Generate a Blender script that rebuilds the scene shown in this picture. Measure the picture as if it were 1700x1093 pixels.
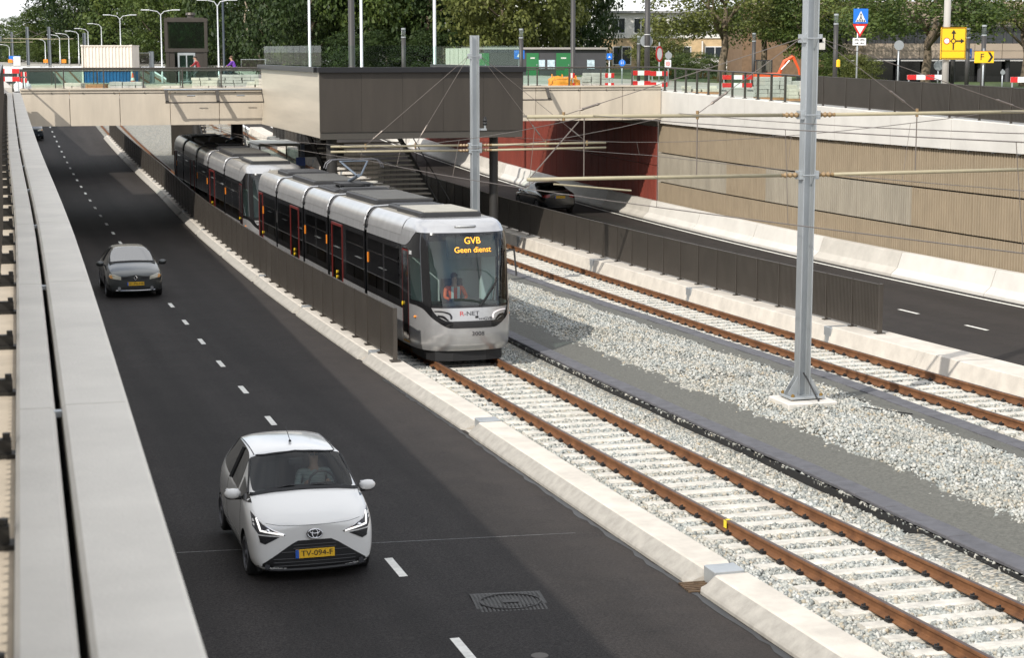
import bpy, bmesh, math, random
import numpy as np
from mathutils import Vector, Matrix
from mathutils.bvhtree import BVHTree

R = math.radians
rnd = random.Random(7)
for o in list(bpy.data.objects):
    bpy.data.objects.remove(o)
scene = bpy.context.scene
COL = scene.collection

# ------------------------------------------------------------------ camera, sky, sun, exposure
EYE = 7.5
YAW, PITCH, FPX = 16.534, 8.629, 3050.6
cam_d = bpy.data.cameras.new('camera')
cam = bpy.data.objects.new('camera', cam_d)
COL.objects.link(cam)
cam.location = (0, 0, EYE)
cam.rotation_euler = (R(90 - PITCH), 0, R(-YAW))
cam_d.sensor_width = 36
cam_d.lens = FPX / 1700 * 36
cam_d.clip_start = 0.1
cam_d.clip_end = 3000
cam_d.dof.use_dof = True
cam_d.dof.focus_distance = 40
cam_d.dof.aperture_fstop = 5.0
scene.camera = cam

SUN_EL = 37.0
SDX, SDY = 0.80, 0.60                      # where shadows point
world = bpy.data.worlds.new('World')
scene.world = world
world.use_nodes = True
wn, wl = world.node_tree.nodes, world.node_tree.links
wn.clear()
w_out = wn.new('ShaderNodeOutputWorld')
w_bg = wn.new('ShaderNodeBackground')
w_bg.inputs['Strength'].default_value = 0.165
sky = wn.new('ShaderNodeTexSky')
sky.sky_type = 'NISHITA'
sky.sun_disc = False
sky.sun_elevation = R(SUN_EL)
sky.sun_rotation = math.atan2(-SDX, -SDY)
sky.air_density = 1.0
sky.dust_density = 0.6
tc = wn.new('ShaderNodeTexCoord')
cn = wn.new('ShaderNodeTexNoise')
cn.inputs['Scale'].default_value = 2.6
cn.inputs['Detail'].default_value = 6
cn.inputs['Roughness'].default_value = 0.55
cmap = wn.new('ShaderNodeMapping')
cmap.inputs['Scale'].default_value = (1, 1, 2.2)
cr = wn.new('ShaderNodeValToRGB')
cr.color_ramp.elements[0].position = 0.32
cr.color_ramp.elements[1].position = 0.55
cmx = wn.new('ShaderNodeMixRGB')
cmx.inputs['Color2'].default_value = (8.2, 8.3, 8.5, 1)
wl.new(tc.outputs['Generated'], cmap.inputs['Vector'])
wl.new(cmap.outputs['Vector'], cn.inputs['Vector'])
wl.new(cn.outputs['Fac'], cr.inputs['Fac'])
wl.new(cr.outputs['Color'], cmx.inputs['Fac'])
wl.new(sky.outputs['Color'], cmx.inputs['Color1'])
wl.new(cmx.outputs['Color'], w_bg.inputs['Color'])
wl.new(w_bg.outputs['Background'], w_out.inputs['Surface'])

sun_d = bpy.data.lights.new('sun', 'SUN')
sun_d.energy = 4.35
sun_d.angle = R(0.53)
sun_d.color = (1.0, 0.945, 0.86)
sun = bpy.data.objects.new('sun', sun_d)
COL.objects.link(sun)
ce, se = math.cos(R(SUN_EL)), math.sin(R(SUN_EL))
sun.rotation_euler = Vector((SDX * ce, SDY * ce, -se)).to_track_quat('-Z', 'Y').to_euler()
sun.location = (-60, -40, 60)

scene.view_settings.view_transform = 'Standard'
scene.view_settings.look = 'None'
scene.view_settings.exposure = 0.0
scene.view_settings.gamma = 1.0
scene.view_settings.use_curve_mapping = False
scene.cycles.use_denoising = True
scene.cycles.max_bounces = 8
scene.cycles.transparent_max_bounces = 16
scene.cycles.caustics_reflective = False
scene.cycles.caustics_refractive = False

# ------------------------------------------------------------------ materials
MATS = {}
def mat(name, col, rough=0.7, metal=0.0, var=0.0, scale=3.0, bump=0.0, bscale=40.0, spec=0.5, stretch=None,
        col2=None, emit=None, emit_s=1.0, coat=0.0, detail=6):
    """principled material: colour varied by object-space noise, optional second colour in patches, fine bump"""
    if name in MATS:
        return MATS[name]
    m = bpy.data.materials.new(name)
    m.use_nodes = True
    n, l = m.node_tree.nodes, m.node_tree.links
    b = n['Principled BSDF']
    b.inputs['Base Color'].default_value = (*col, 1)
    b.inputs['Roughness'].default_value = rough
    b.inputs['Metallic'].default_value = metal
    b.inputs['Specular IOR Level'].default_value = spec
    if coat:
        b.inputs['Coat Weight'].default_value = coat
        b.inputs['Coat Roughness'].default_value = 0.05
    if emit:
        b.inputs['Emission Color'].default_value = (*emit, 1)
        b.inputs['Emission Strength'].default_value = emit_s
    if var or bump:
        t = n.new('ShaderNodeTexCoord')
        g = n.new('ShaderNodeNewGeometry')
        vec = g.outputs['Position']
        if stretch:
            mp = n.new('ShaderNodeMapping')
            mp.inputs['Scale'].default_value = stretch
            l.new(vec, mp.inputs['Vector'])
            vec = mp.outputs['Vector']
    if var:
        nz = n.new('ShaderNodeTexNoise')
        nz.inputs['Scale'].default_value = scale
        nz.inputs['Detail'].default_value = detail
        nz.inputs['Roughness'].default_value = 0.62
        l.new(vec, nz.inputs['Vector'])
        rp = n.new('ShaderNodeValToRGB')
        c1 = [max(0, c * (1 - var)) for c in col]
        c2 = col2 if col2 else [min(1, c * (1 + var)) for c in col]
        rp.color_ramp.elements[0].position = 0.3
        rp.color_ramp.elements[1].position = 0.72
        rp.color_ramp.elements[0].color = (*c1, 1)
        rp.color_ramp.elements[1].color = (*c2, 1)
        l.new(nz.outputs['Fac'], rp.inputs['Fac'])
        l.new(rp.outputs['Color'], b.inputs['Base Color'])
    if bump:
        bz = n.new('ShaderNodeTexNoise')
        bz.inputs['Scale'].default_value = bscale
        bz.inputs['Detail'].default_value = 5
        l.new(g.outputs['Position'], bz.inputs['Vector'])
        bp = n.new('ShaderNodeBump')
        bp.inputs['Strength'].default_value = bump
        bp.inputs['Distance'].default_value = 0.02
        l.new(bz.outputs['Fac'], bp.inputs['Height'])
        l.new(bp.outputs['Normal'], b.inputs['Normal'])
    MATS[name] = m
    return m

def glass(name, tint=(0.8, 0.9, 0.88), refl=0.08, rough=0.0, haze=None, ior=1.45, graze=1.0):
    """thin pane: see-through tint under a Fresnel reflection"""
    if name in MATS:
        return MATS[name]
    m = bpy.data.materials.new(name)
    m.use_nodes = True
    n, l = m.node_tree.nodes, m.node_tree.links
    n.clear()
    out = n.new('ShaderNodeOutputMaterial')
    tr = n.new('ShaderNodeBsdfTransparent')
    tr.inputs['Color'].default_value = (*tint, 1)
    gl = n.new('ShaderNodeBsdfGlossy')
    gl.inputs['Roughness'].default_value = rough
    lw = n.new('ShaderNodeLayerWeight')
    lw.inputs['Blend'].default_value = 0.5
    pw = n.new('ShaderNodeMath')
    pw.operation = 'POWER'
    pw.inputs[1].default_value = 5.0
    f0 = ((ior - 1) / (ior + 1)) ** 2 + refl
    ad = n.new('ShaderNodeMath')
    ad.operation = 'MULTIPLY_ADD'
    ad.use_clamp = True
    ad.inputs[1].default_value = (1 - f0) * graze
    ad.inputs[2].default_value = f0
    l.new(lw.outputs['Facing'], pw.inputs[0])
    mx = n.new('ShaderNodeMixShader')
    l.new(pw.outputs[0], ad.inputs[0])
    l.new(ad.outputs[0], mx.inputs['Fac'])
    l.new(tr.outputs['BSDF'], mx.inputs[1])
    l.new(gl.outputs['BSDF'], mx.inputs[2])
    last = mx
    if haze:
        df = n.new('ShaderNodeBsdfDiffuse')
        df.inputs['Color'].default_value = (*haze[0], 1)
        m2 = n.new('ShaderNodeMixShader')
        m2.inputs['Fac'].default_value = haze[1]
        l.new(last.outputs[0], m2.inputs[1])
        l.new(df.outputs[0], m2.inputs[2])
        last = m2
    l.new(last.outputs[0], out.inputs['Surface'])
    MATS[name] = m
    return m

# ------------------------------------------------------------------ mesh helpers
class MB:
    """collects verts and faces; build() links them as ONE mesh object"""
    def __init__(s):
        s.v, s.f, s.mi = [], [], []
    def add(s, vs, fs, m=0):
        k = len(s.v)
        s.v.extend([tuple(map(float, v)) for v in vs])
        for f in fs:
            s.f.append(tuple(i + k for i in f))
            s.mi.append(m)
        return s
    def box(s, c, d, rz=0.0, taper=1.0, m=0, rx=0.0, ry=0.0):
        x, y, z = d[0] / 2, d[1] / 2, d[2] / 2
        p = [(-x, -y, -z), (x, -y, -z), (x, y, -z), (-x, y, -z)] + [(a * taper, b * taper, z) for a, b in ((-x, -y), (x, -y), (x, y), (-x, y))]
        M = Matrix.Rotation(rz, 3, 'Z') @ Matrix.Rotation(ry, 3, 'Y') @ Matrix.Rotation(rx, 3, 'X')
        p = [M @ Vector(q) + Vector(c) for q in p]
        return s.add(p, [(0, 3, 2, 1), (4, 5, 6, 7), (0, 1, 5, 4), (1, 2, 6, 5), (2, 3, 7, 6), (3, 0, 4, 7)], m)
    def bevbox(s, c, d, b=0.02, rz=0.0):
        """box with chamfered vertical and top edges"""
        x, y, z = d[0] / 2, d[1] / 2, d[2] / 2
        def ring(ix, zz):
            a, e = x - ix, y - ix
            q = min(b, a, e)
            return [(-a + q, -e, zz), (a - q, -e, zz), (a, -e + q, zz), (a, e - q, zz), (a - q, e, zz), (-a + q, e, zz), (-a, e - q, zz), (-a, -e + q, zz)]
        rs = ring(0, -z) + ring(0, z - b) + ring(b, z)
        M = Matrix.Rotation(rz, 3, 'Z')
        p = [M @ Vector(q) + Vector(c) for q in rs]
        fs = [tuple(range(7, -1, -1)), tuple(range(16, 24))]
        for k in (0, 8):
            for i in range(8):
                j = (i + 1) % 8
                fs.append((k + i, k + j, k + 8 + j, k + 8 + i))
        return s.add(p, fs)
    def tube(s, pts, r, n=8, cap=True, r2=None, flat=1.0):
        pts = [Vector(p) for p in pts]
        k0 = len(s.v)
        rings = []
        up0 = Vector((0, 0, 1))
        for i, p in enumerate(pts):
            t = (pts[min(i + 1, len(pts) - 1)] - pts[max(i - 1, 0)])
            t = t.normalized() if t.length > 1e-9 else Vector((0, 0, 1))
            u = up0 if abs(t.z) < 0.95 else Vector((1, 0, 0))
            a = t.cross(u).normalized()
            b = a.cross(t).normalized()
            f = i / max(1, len(pts) - 1)
            rr = r if r2 is None else r + (r2 - r) * f
            if isinstance(r, (list, tuple)):
                rr = r[i]
            rings.append([p + (a * math.cos(2 * math.pi * q / n) + b * math.sin(2 * math.pi * q / n) * flat) * rr for q in range(n)])
        vs = [v for rg in rings for v in rg]
        fs = []
        for i in range(len(rings) - 1):
            for q in range(n):
                w = (q + 1) % n
                fs.append((i * n + q, i * n + w, (i + 1) * n + w, (i + 1) * n + q))
        if cap:
            fs.append(tuple(range(n - 1, -1, -1)))
            fs.append(tuple((len(rings) - 1) * n + q for q in range(n)))
        return s.add(vs, fs)
    def prism(s, poly, h, axis='z', at=0.0, m=0):
        """extrude a 2-D polygon: axis z -> (x,y), axis y -> (x,z), axis x -> (y,z); from at to at+h"""
        n = len(poly)
        def P(q, w):
            return {'z': (q[0], q[1], w), 'y': (q[0], w, q[1]), 'x': (w, q[0], q[1])}[axis]
        vs = [P(q, at) for q in poly] + [P(q, at + h) for q in poly]
        fs = [tuple(range(n - 1, -1, -1)), tuple(range(n, 2 * n))]
        for i in range(n):
            j = (i + 1) % n
            fs.append((i, j, n + j, n + i))
        return s.add(vs, fs, m)
    def sweep(s, prof, path, closed=True, cap=True, m=0):
        """profile [(dx,dz)] carried along path [(x,y,z)] whose sideways direction stays level"""
        P = [Vector(p) for p in path]
        n = len(prof)
        vs = []
        for i, p in enumerate(P):
            t = P[min(i + 1, len(P) - 1)] - P[max(i - 1, 0)]
            t.z = 0
            t.normalize()
            sd = Vector((t.y, -t.x, 0))
            for dx, dz in prof:
                vs.append(p + sd * dx + Vector((0, 0, dz)))
        fs = []
        for i in range(len(P) - 1):
            for q in range(n if closed else n - 1):
                w = (q + 1) % n
                fs.append((i * n + q, i * n + w, (i + 1) * n + w, (i + 1) * n + q))
        if closed and cap:
            fs.append(tuple(range(n - 1, -1, -1)))
            fs.append(tuple((len(P) - 1) * n + q for q in range(n)))
        return s.add(vs, fs, m)
    def disc(s, c, r, axis='y', n=24, th=0.01, r_in=None):
        pts = [(math.cos(2 * math.pi * i / n) * r, math.sin(2 * math.pi * i / n) * r) for i in range(n)]
        def P(a, b, w):
            return {'z': (a, b, w), 'y': (a, w, b), 'x': (w, a, b)}[axis]
        C = Vector(c)
        if r_in is None:
            vs = [C + Vector(P(a, b, -th / 2)) for a, b in pts] + [C + Vector(P(a, b, th / 2)) for a, b in pts]
            fs = [tuple(range(n - 1, -1, -1)), tuple(range(n, 2 * n))] + [(i, (i + 1) % n, n + (i + 1) % n, n + i) for i in range(n)]
        else:
            k = r_in / r
            vs = []
            for w in (-th / 2, th / 2):
                vs += [C + Vector(P(a, b, w)) for a, b in pts] + [C + Vector(P(a * k, b * k, w)) for a, b in pts]
            fs = []
            for i in range(n):
                j = (i + 1) % n
                fs += [(i, j, n + j, n + i), (2 * n + i, 3 * n + i, 3 * n + j, 2 * n + j), (i, 2 * n + i, 2 * n + j, j), (n + i, n + j, 3 * n + j, 3 * n + i)]
        return s.add(vs, fs)
    def sphere(s, c, r, n=10, k=6, sc=(1, 1, 1)):
        vs, fs = [], []
        for i in range(k + 1):
            a = math.pi * i / k
            for q in range(n):
                b = 2 * math.pi * q / n
                vs.append((c[0] + r * sc[0] * math.sin(a) * math.cos(b), c[1] + r * sc[1] * math.sin(a) * math.sin(b), c[2] + r * sc[2] * math.cos(a)))
        for i in range(k):
            for q in range(n):
                w = (q + 1) % n
                fs.append((i * n + q, (i + 1) * n + q, (i + 1) * n + w, i * n + w))
        return s.add(vs, fs)
    def mesh(s, name, mats):
        me = bpy.data.meshes.new(name)
        me.from_pydata(s.v, [], s.f)
        for q in (mats if isinstance(mats, (list, tuple)) else [mats]):
            me.materials.append(q)
        if any(s.mi):
            me.polygons.foreach_set('material_index', s.mi)
        bm = bmesh.new()
        bm.from_mesh(me)
        bmesh.ops.recalc_face_normals(bm, faces=bm.faces)
        bm.to_mesh(me)
        bm.free()
        me.update()
        return me
    def build(s, name, mats, parent=None, smooth=False, loc=None):
        me = s.mesh(name, mats)
        return put(name, me, parent, smooth, loc)

def put(name, me, parent=None, smooth=False, loc=None):
    if smooth:
        me.polygons.foreach_set('use_smooth', [True] * len(me.polygons))
        if smooth != True:
            try:
                me.set_sharp_from_angle(angle=R(smooth))
            except Exception:
                pass
    o = bpy.data.objects.new(name, me)
    COL.objects.link(o)
    if loc is not None:
        o.location = loc
    if parent is not None:
        o.parent = parent
    return o

def tag(o, label, cat, group=None):
    o['label'] = label
    o['category'] = cat
    if group:
        o['group'] = group
    return o

def struct(o, kind='structure'):
    o['kind'] = kind
    return o

def thing(name, label, cat, loc=(0, 0, 0), rz=0.0, group=None):
    o = bpy.data.objects.new(name, None)
    o.empty_display_size = 0.2
    COL.objects.link(o)
    o.location = loc
    o.rotation_euler = (0, 0, rz)
    return tag(o, label, cat, group)

def copy_tree(o, parent=None):
    c = o.copy()
    COL.objects.link(c)
    c.parent = parent
    for ch in list(o.children):
        copy_tree(ch, c)
    return c

def text_mb(body, size, mbo=None, depth=0.004, font_scale_x=1.0):
    """letters as mesh in the x-z plane facing -y, centred on the origin"""
    cu = bpy.data.curves.new('text', 'FONT')
    cu.body = body
    cu.size = size
    cu.align_x = 'CENTER'
    cu.align_y = 'CENTER'
    cu.extrude = depth / 2
    cu.resolution_u = 3
    o = bpy.data.objects.new('text', cu)
    COL.objects.link(o)
    dg = bpy.context.evaluated_depsgraph_get()
    me = bpy.data.meshes.new_from_object(o.evaluated_get(dg))
    bpy.data.objects.remove(o)
    b = MB()
    b.v = [(v.co.x * font_scale_x, -v.co.z, v.co.y) for v in me.vertices]
    b.f = [tuple(p.vertices) for p in me.polygons]
    b.mi = [0] * len(b.f)
    return b

def xf(mb, M):
    mb.v = [tuple(M @ Vector(v)) for v in mb.v]
    return mb

def smooth_split(cage_v, cage_f, tags, levels=2, creases=None):
    """subdivide a cage and hand back {tag: (verts, faces)} so that parts meet without a gap"""
    me = bpy.data.meshes.new('cage')
    me.from_pydata(cage_v, [], cage_f)
    keys = sorted(set(tags))
    for k in keys:
        me.materials.append(None)
    me.polygons.foreach_set('material_index', [keys.index(t) for t in tags])
    if creases:
        at = me.attributes.new('crease_edge', 'FLOAT', 'EDGE')
        val = [0.0] * len(me.edges)
        for i, e in enumerate(me.edges):
            val[i] = creases.get(tuple(sorted(e.vertices)), 0.0)
        at.data.foreach_set('value', val)
    o = bpy.data.objects.new('cage', me)
    COL.objects.link(o)
    md = o.modifiers.new('s', 'SUBSURF')
    md.levels = levels
    md.render_levels = levels
    md.boundary_smooth = 'PRESERVE_CORNERS'
    dg = bpy.context.evaluated_depsgraph_get()
    ev = bpy.data.meshes.new_from_object(o.evaluated_get(dg))
    bpy.data.objects.remove(o)
    V = [tuple(v.co) for v in ev.vertices]
    out = {k: ([], []) for k in keys}
    maps = {k: {} for k in keys}
    for p in ev.polygons:
        k = keys[p.material_index]
        vs, fs = out[k]
        mp = maps[k]
        f = []
        for i in p.vertices:
            if i not in mp:
                mp[i] = len(vs)
                vs.append(V[i])
            f.append(mp[i])
        fs.append(tuple(f))
    allf = [tuple(p.vertices) for p in ev.polygons]
    bvh = BVHTree.FromPolygons(V, allf)
    return out, bvh

def from_vf(vf):
    b = MB()
    b.add(vf[0], vf[1])
    return b

def interp(tab, y):
    if y <= tab[0][0]:
        (y0, a), (y1, b) = tab[0], tab[1]
    elif y >= tab[-1][0]:
        (y0, a), (y1, b) = tab[-2], tab[-1]
    else:
        for q in range(len(tab) - 1):
            if tab[q][0] <= y <= tab[q + 1][0]:
                (y0, a), (y1, b) = tab[q], tab[q + 1]
                break
    return a + (b - a) * (y - y0) / (y1 - y0)

# ------------------------------------------------------------------ the place: levels and lines
def zr(y):
    """rail-head level: the cutting sags under the bridge and climbs again beyond"""
    if y < 15:
        return 1.0644 - 0.03904 * (y - 15)
    if y <= 150:
        return 1.724188 - 0.04893815 * y + 0.000329985 * y * y
    z = 1.8081 + 0.05006 * (y - 150)
    return min(z, 5.35)
def zroad(y):
    return zr(y) - 0.15
STREET = 5.5
kerb_tab = [(10, 8.5), (21, 8.72), (33, 8.92), (57, 9.03), (77, 9.26), (100, 9.75), (150, 9.85), (240, 9.9)]
dash_tab = [(10, 4.95), (19.4, 5.2), (23.5, 5.33), (36, 5.58), (55, 5.78), (110, 6.11), (146, 6.45), (240, 7.2)]
wall_tab = [(-12, 0.1), (0, 0.42), (5, 0.57), (9, 0.69), (18, 0.945), (32.6, 1.215), (50, 1.61), (71, 2.1), (80, 2.3), (150, 2.7), (240, 3.2)]
kx = lambda y: interp(kerb_tab, y)
dxl = lambda y: interp(dash_tab, y)
def lx(y):
    """inner edge of the left wall, a smooth curve through the table"""
    h = 4.0
    return sum(w * interp(wall_tab, y + d * h) for d, w in ((-1.5, .1), (-.75, .2), (0, .4), (.75, .2), (1.5, .1)))
XN, XF = 10.416, 18.960            # left rail of the near and of the far track
G = 1.505
cyw, syw = math.cos(R(YAW)), math.sin(R(YAW))
def at(px, D):
    """ground point seen in photo column px at depth D along the view axis"""
    lat = (px - 850) / FPX * D
    return (D * syw + lat * cyw, D * cyw - lat * syw)
def zpx(py, D):
    """height seen in photo row py at depth D (small-pitch form)"""
    return EYE - (py - 83.5) / FPX * D
def yrange(a, b, st):
    n = max(1, int(round((b - a) / st)))
    return [a + (b - a) * i / n for i in range(n + 1)]
def sheet(name, xa, xb, ys, zf, m, nx=1):
    """strip of ground between two edge functions"""
    b = MB()
    vs, fs = [], []
    for y in ys:
        a, c = xa(y), xb(y)
        for i in range(nx + 1):
            x = a + (c - a) * i / nx
            vs.append((x, y, zf(x, y)))
    for j in range(len(ys) - 1):
        for i in range(nx):
            k = j * (nx + 1) + i
            fs.append((k, k + 1, k + nx + 2, k + nx + 1))
    b.add(vs, fs)
    return b
# ------------------------------------------------------------------ shared materials of the setting
def asphalt_mat():
    m = mat('asphalt', (0.0175, 0.0152, 0.0145), 0.80, var=0.2, scale=0.7, bump=0.5, bscale=90, spec=0.25)
    n, l = m.node_tree.nodes, m.node_tree.links
    b = n['Principled BSDF']
    g = n.new('ShaderNodeNewGeometry')
    mp = n.new('ShaderNodeMapping')
    mp.inputs['Scale'].default_value = (1.1, 0.035, 1)          # lengthwise wheel polish and joints
    z = n.new('ShaderNodeTexNoise')
    z.inputs['Scale'].default_value = 1.0
    z.inputs['Detail'].default_value = 4
    sp = n.new('ShaderNodeTexNoise')
    sp.inputs['Scale'].default_value = 34
    sp.inputs['Detail'].default_value = 3
    r1 = n.new('ShaderNodeMapRange')
    r1.inputs['From Min'].default_value = 0.3
    r1.inputs['From Max'].default_value = 0.7
    r1.inputs['To Min'].default_value = 0.62
    r1.inputs['To Max'].default_value = 1.5
    r2 = n.new('ShaderNodeMapRange')
    r2.inputs['From Min'].default_value = 0.35
    r2.inputs['From Max'].default_value = 0.7
    r2.inputs['To Min'].default_value = 0.45
    r2.inputs['To Max'].default_value = 2.0
    mu = n.new('ShaderNodeMath')
    mu.operation = 'MULTIPLY'
    hs = n.new('ShaderNodeMixRGB')
    hs.blend_type = 'MULTIPLY'
    hs.inputs['Fac'].default_value = 1
    l.new(g.outputs['Position'], mp.inputs['Vector'])
    l.new(mp.outputs['Vector'], z.inputs['Vector'])
    l.new(g.outputs['Position'], sp.inputs['Vector'])
    l.new(z.outputs['Fac'], r1.inputs['Value'])
    l.new(sp.outputs['Fac'], r2.inputs['Value'])
    l.new(r1.outputs['Result'], mu.inputs[0])
    l.new(r2.outputs['Result'], mu.inputs[1])
    src = b.inputs['Base Color'].links[0].from_socket
    l.new(src, hs.inputs['Color1'])
    l.new(mu.outputs[0], hs.inputs['Color2'])
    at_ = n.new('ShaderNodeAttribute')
    at_.attribute_name = 'brown_tint'                                  # lighter brown mixed in, stronger towards the left road's kerb
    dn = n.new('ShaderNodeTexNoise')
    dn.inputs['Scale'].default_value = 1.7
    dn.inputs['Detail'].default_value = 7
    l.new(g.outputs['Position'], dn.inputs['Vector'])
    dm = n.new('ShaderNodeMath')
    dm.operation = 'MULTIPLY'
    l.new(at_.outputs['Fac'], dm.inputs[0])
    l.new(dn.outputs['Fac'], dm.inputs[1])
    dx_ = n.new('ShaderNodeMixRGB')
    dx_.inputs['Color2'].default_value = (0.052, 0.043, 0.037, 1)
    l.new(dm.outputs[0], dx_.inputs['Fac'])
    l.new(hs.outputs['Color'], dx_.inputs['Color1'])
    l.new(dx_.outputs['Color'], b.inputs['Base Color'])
    return m
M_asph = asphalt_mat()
M_conc = mat('pale_concrete', (0.50, 0.47, 0.42), 0.85, var=0.13, scale=1.3, bump=0.25, bscale=30)
M_white_conc = mat('white_concrete', (0.60, 0.575, 0.53), 0.8, var=0.10, scale=0.8, bump=0.15, bscale=25)
M_cope = mat('coping_concrete', (0.68, 0.64, 0.57), 0.8, var=0.10, scale=1.4, bump=0.15, bscale=60)
M_kerb = mat('kerb_concrete', (0.58, 0.535, 0.47), 0.85, var=0.16, scale=1.8, bump=0.3, bscale=35)
M_kerb_dirty = mat('splashed_kerb_concrete', (0.36, 0.34, 0.305), 0.85, var=0.18, scale=5, bump=0.3, bscale=35)
M_paint = mat('road_paint', (0.72, 0.71, 0.66), 0.7, var=0.18, scale=9, bump=0.2, bscale=60)
M_dark_metal = mat('bronze_grey_steel', (0.078, 0.068, 0.058), 0.42, metal=0.35, var=0.12, scale=1.2)
M_galv = mat('galvanised_steel', (0.42, 0.445, 0.46), 0.42, metal=0.55, var=0.14, scale=2.5, stretch=(1, 1, 0.35))
M_rust = mat('rusty_rail', (0.165, 0.066, 0.024), 0.82, var=0.4, scale=3.5, bump=0.3, bscale=50, col2=(0.225, 0.098, 0.037))
M_railtop = mat('rail_running_face', (0.10, 0.065, 0.055), 0.45, metal=0.5, var=0.25, scale=4, stretch=(6, 0.5, 1))
M_black = mat('black_rubber', (0.012, 0.012, 0.013), 0.6)
M_sleeper = mat('sleeper_concrete', (0.55, 0.525, 0.47), 0.9, var=0.25, scale=5, bump=0.3, bscale=40)
M_mat = mat('geotextile', (0.105, 0.105, 0.092), 0.95, var=0.22, scale=16.0, bump=0.8, bscale=30, stretch=(1.2, 0.9, 1), col2=(0.15, 0.148, 0.13))
M_slab = mat('dark_duct_cover', (0.095, 0.094, 0.104), 0.7, var=0.25, scale=4, bump=0.2, bscale=50)
M_sand = mat('street_ground', (0.36, 0.34, 0.28), 0.95, var=0.3, scale=0.25, bump=0.4, bscale=8, col2=(0.42, 0.40, 0.36))
M_grass = mat('grass', (0.055, 0.085, 0.022), 0.95, var=0.5, scale=1.2, bump=0.8, bscale=20)

# ------------------------------------------------------------------ ground at street level, with the cutting left open
ys = yrange(-40, 235, 5)
gb = MB()
def quadstrip(b, A, B):
    vs = A + B
    n = len(A)
    b.add(vs, [(i, i + 1, n + i + 1, n + i) for i in range(n - 1)])
quadstrip(gb, [(-700, y, 5.62) for y in ys], [(lx(y) - 0.5, y, 5.62) for y in ys])
quadstrip(gb, [(31.3, y, 5.18 + 0.32 * min(1, max(0, (y - 45) / 35))) for y in ys], [(900, y, 5.18 + 0.32 * min(1, max(0, (y - 45) / 35))) for y in ys])
gb.add([(-700, 235, 5.6), (lx(235) - .5, 235, 5.6), (31.3, 235, 5.5), (900, 235, 5.5), (900, 1800, 5.5), (-700, 1800, 5.5)], [(0, 1, 2, 3, 4, 5)])
struct(gb.build('ground', M_sand))

yr = yrange(-25, 240, 2.5)
def road(xa, xb, brown_tint):
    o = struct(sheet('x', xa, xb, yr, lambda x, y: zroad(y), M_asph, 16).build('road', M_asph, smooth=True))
    a = o.data.attributes.new('brown_tint', 'FLOAT', 'POINT')
    a.data.foreach_set('value', [max(0.0, min(1.0, brown_tint(v.co.x, v.co.y))) for v in o.data.vertices])
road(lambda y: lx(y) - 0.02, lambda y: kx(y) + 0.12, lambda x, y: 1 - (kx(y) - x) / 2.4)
road(lambda y: 21.6, lambda y: 30.6, lambda x, y: .55)

# ------------------------------------------------------------------ painted lines, each dash a mark of its own
lane = thing('lane_marking', 'white dashed lane line down the road beside the long left wall', 'lane marking')
def dash(xf, y0, ln, w, parent):
    b = MB()
    a = [(xf(y0) - w / 2, y0, zroad(y0) + .006), (xf(y0) + w / 2, y0, zroad(y0) + .006)]
    c = [(xf(y0 + ln) + w / 2, y0 + ln, zroad(y0 + ln) + .006), (xf(y0 + ln) - w / 2, y0 + ln, zroad(y0 + ln) + .006)]
    b.add(a + c, [(0, 1, 2, 3)])
    return b.build('dash', M_paint, parent)
y = 14.85
while y < 190:
    dash(dxl, y, 1.05, 0.115, lane)
    y += 4.03
lane2 = thing('lane_marking', 'white dashed line on the right-hand road beyond the slatted fence end', 'lane marking')
for y in (20.6, 24.5, 28.4, 32.3, 36.2, 40.1 - 0.4, 43.0, 46.75, 50.6, 54.5, 58.4, 62.3, 66.2, 70.1):
    dash(lambda q: 26.05, y, 1.15, 0.12, lane2)
for y in yrange(104, 170, 4):
    dash(lambda q: 23.45, y, 1.3, 0.13, lane2)
edge = thing('edge_line', 'long solid white edge line below the concrete barrier', 'edge line')
sheet('x', lambda y: 29.62, lambda y: 29.76, yrange(10, 190, 3), lambda x, y: zroad(y) + .006, M_paint).build('stripe', M_paint, edge)

# sealed joint across the road, gutter seam, dirt
M_seal = mat('bitumen_seal', (0.012, 0.013, 0.015), 0.42, var=0.3, scale=6)
M_chalk = mat('worn_joint', (0.20, 0.20, 0.20), 0.8, var=0.5, scale=12)
b = MB()
b.add([(2.6, 25.2, zroad(25.2) + .005), (8.25, 24.55, zroad(24.5) + .005), (8.25, 24.575, zroad(24.6) + .005), (2.6, 25.225, zroad(25.2) + .005)], [(0, 1, 2, 3)])
tag(b.build('road_joint', M_chalk), 'thin pale joint line running across the road in front of the white car', 'road joint')
gs = MB()
sg = random.Random(3)
vs, fs = [], []
yy = yrange(14, 40, 0.25)
for y in yy:
    a = kx(y) - 0.09 + sg.uniform(-.02, .02)
    w = sg.uniform(0.03, 0.08)
    vs += [(a - w, y, zroad(y) + .006), (a + w * .4, y, zroad(y) + .006)]
fs = [(2 * i, 2 * i + 1, 2 * i + 3, 2 * i + 2) for i in range(len(yy) - 1)]
gs.add(vs, fs)
tag(gs.build('gutter_seal', M_seal), 'shiny black bitumen seam along the foot of the kerb', 'gutter seam')

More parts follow.
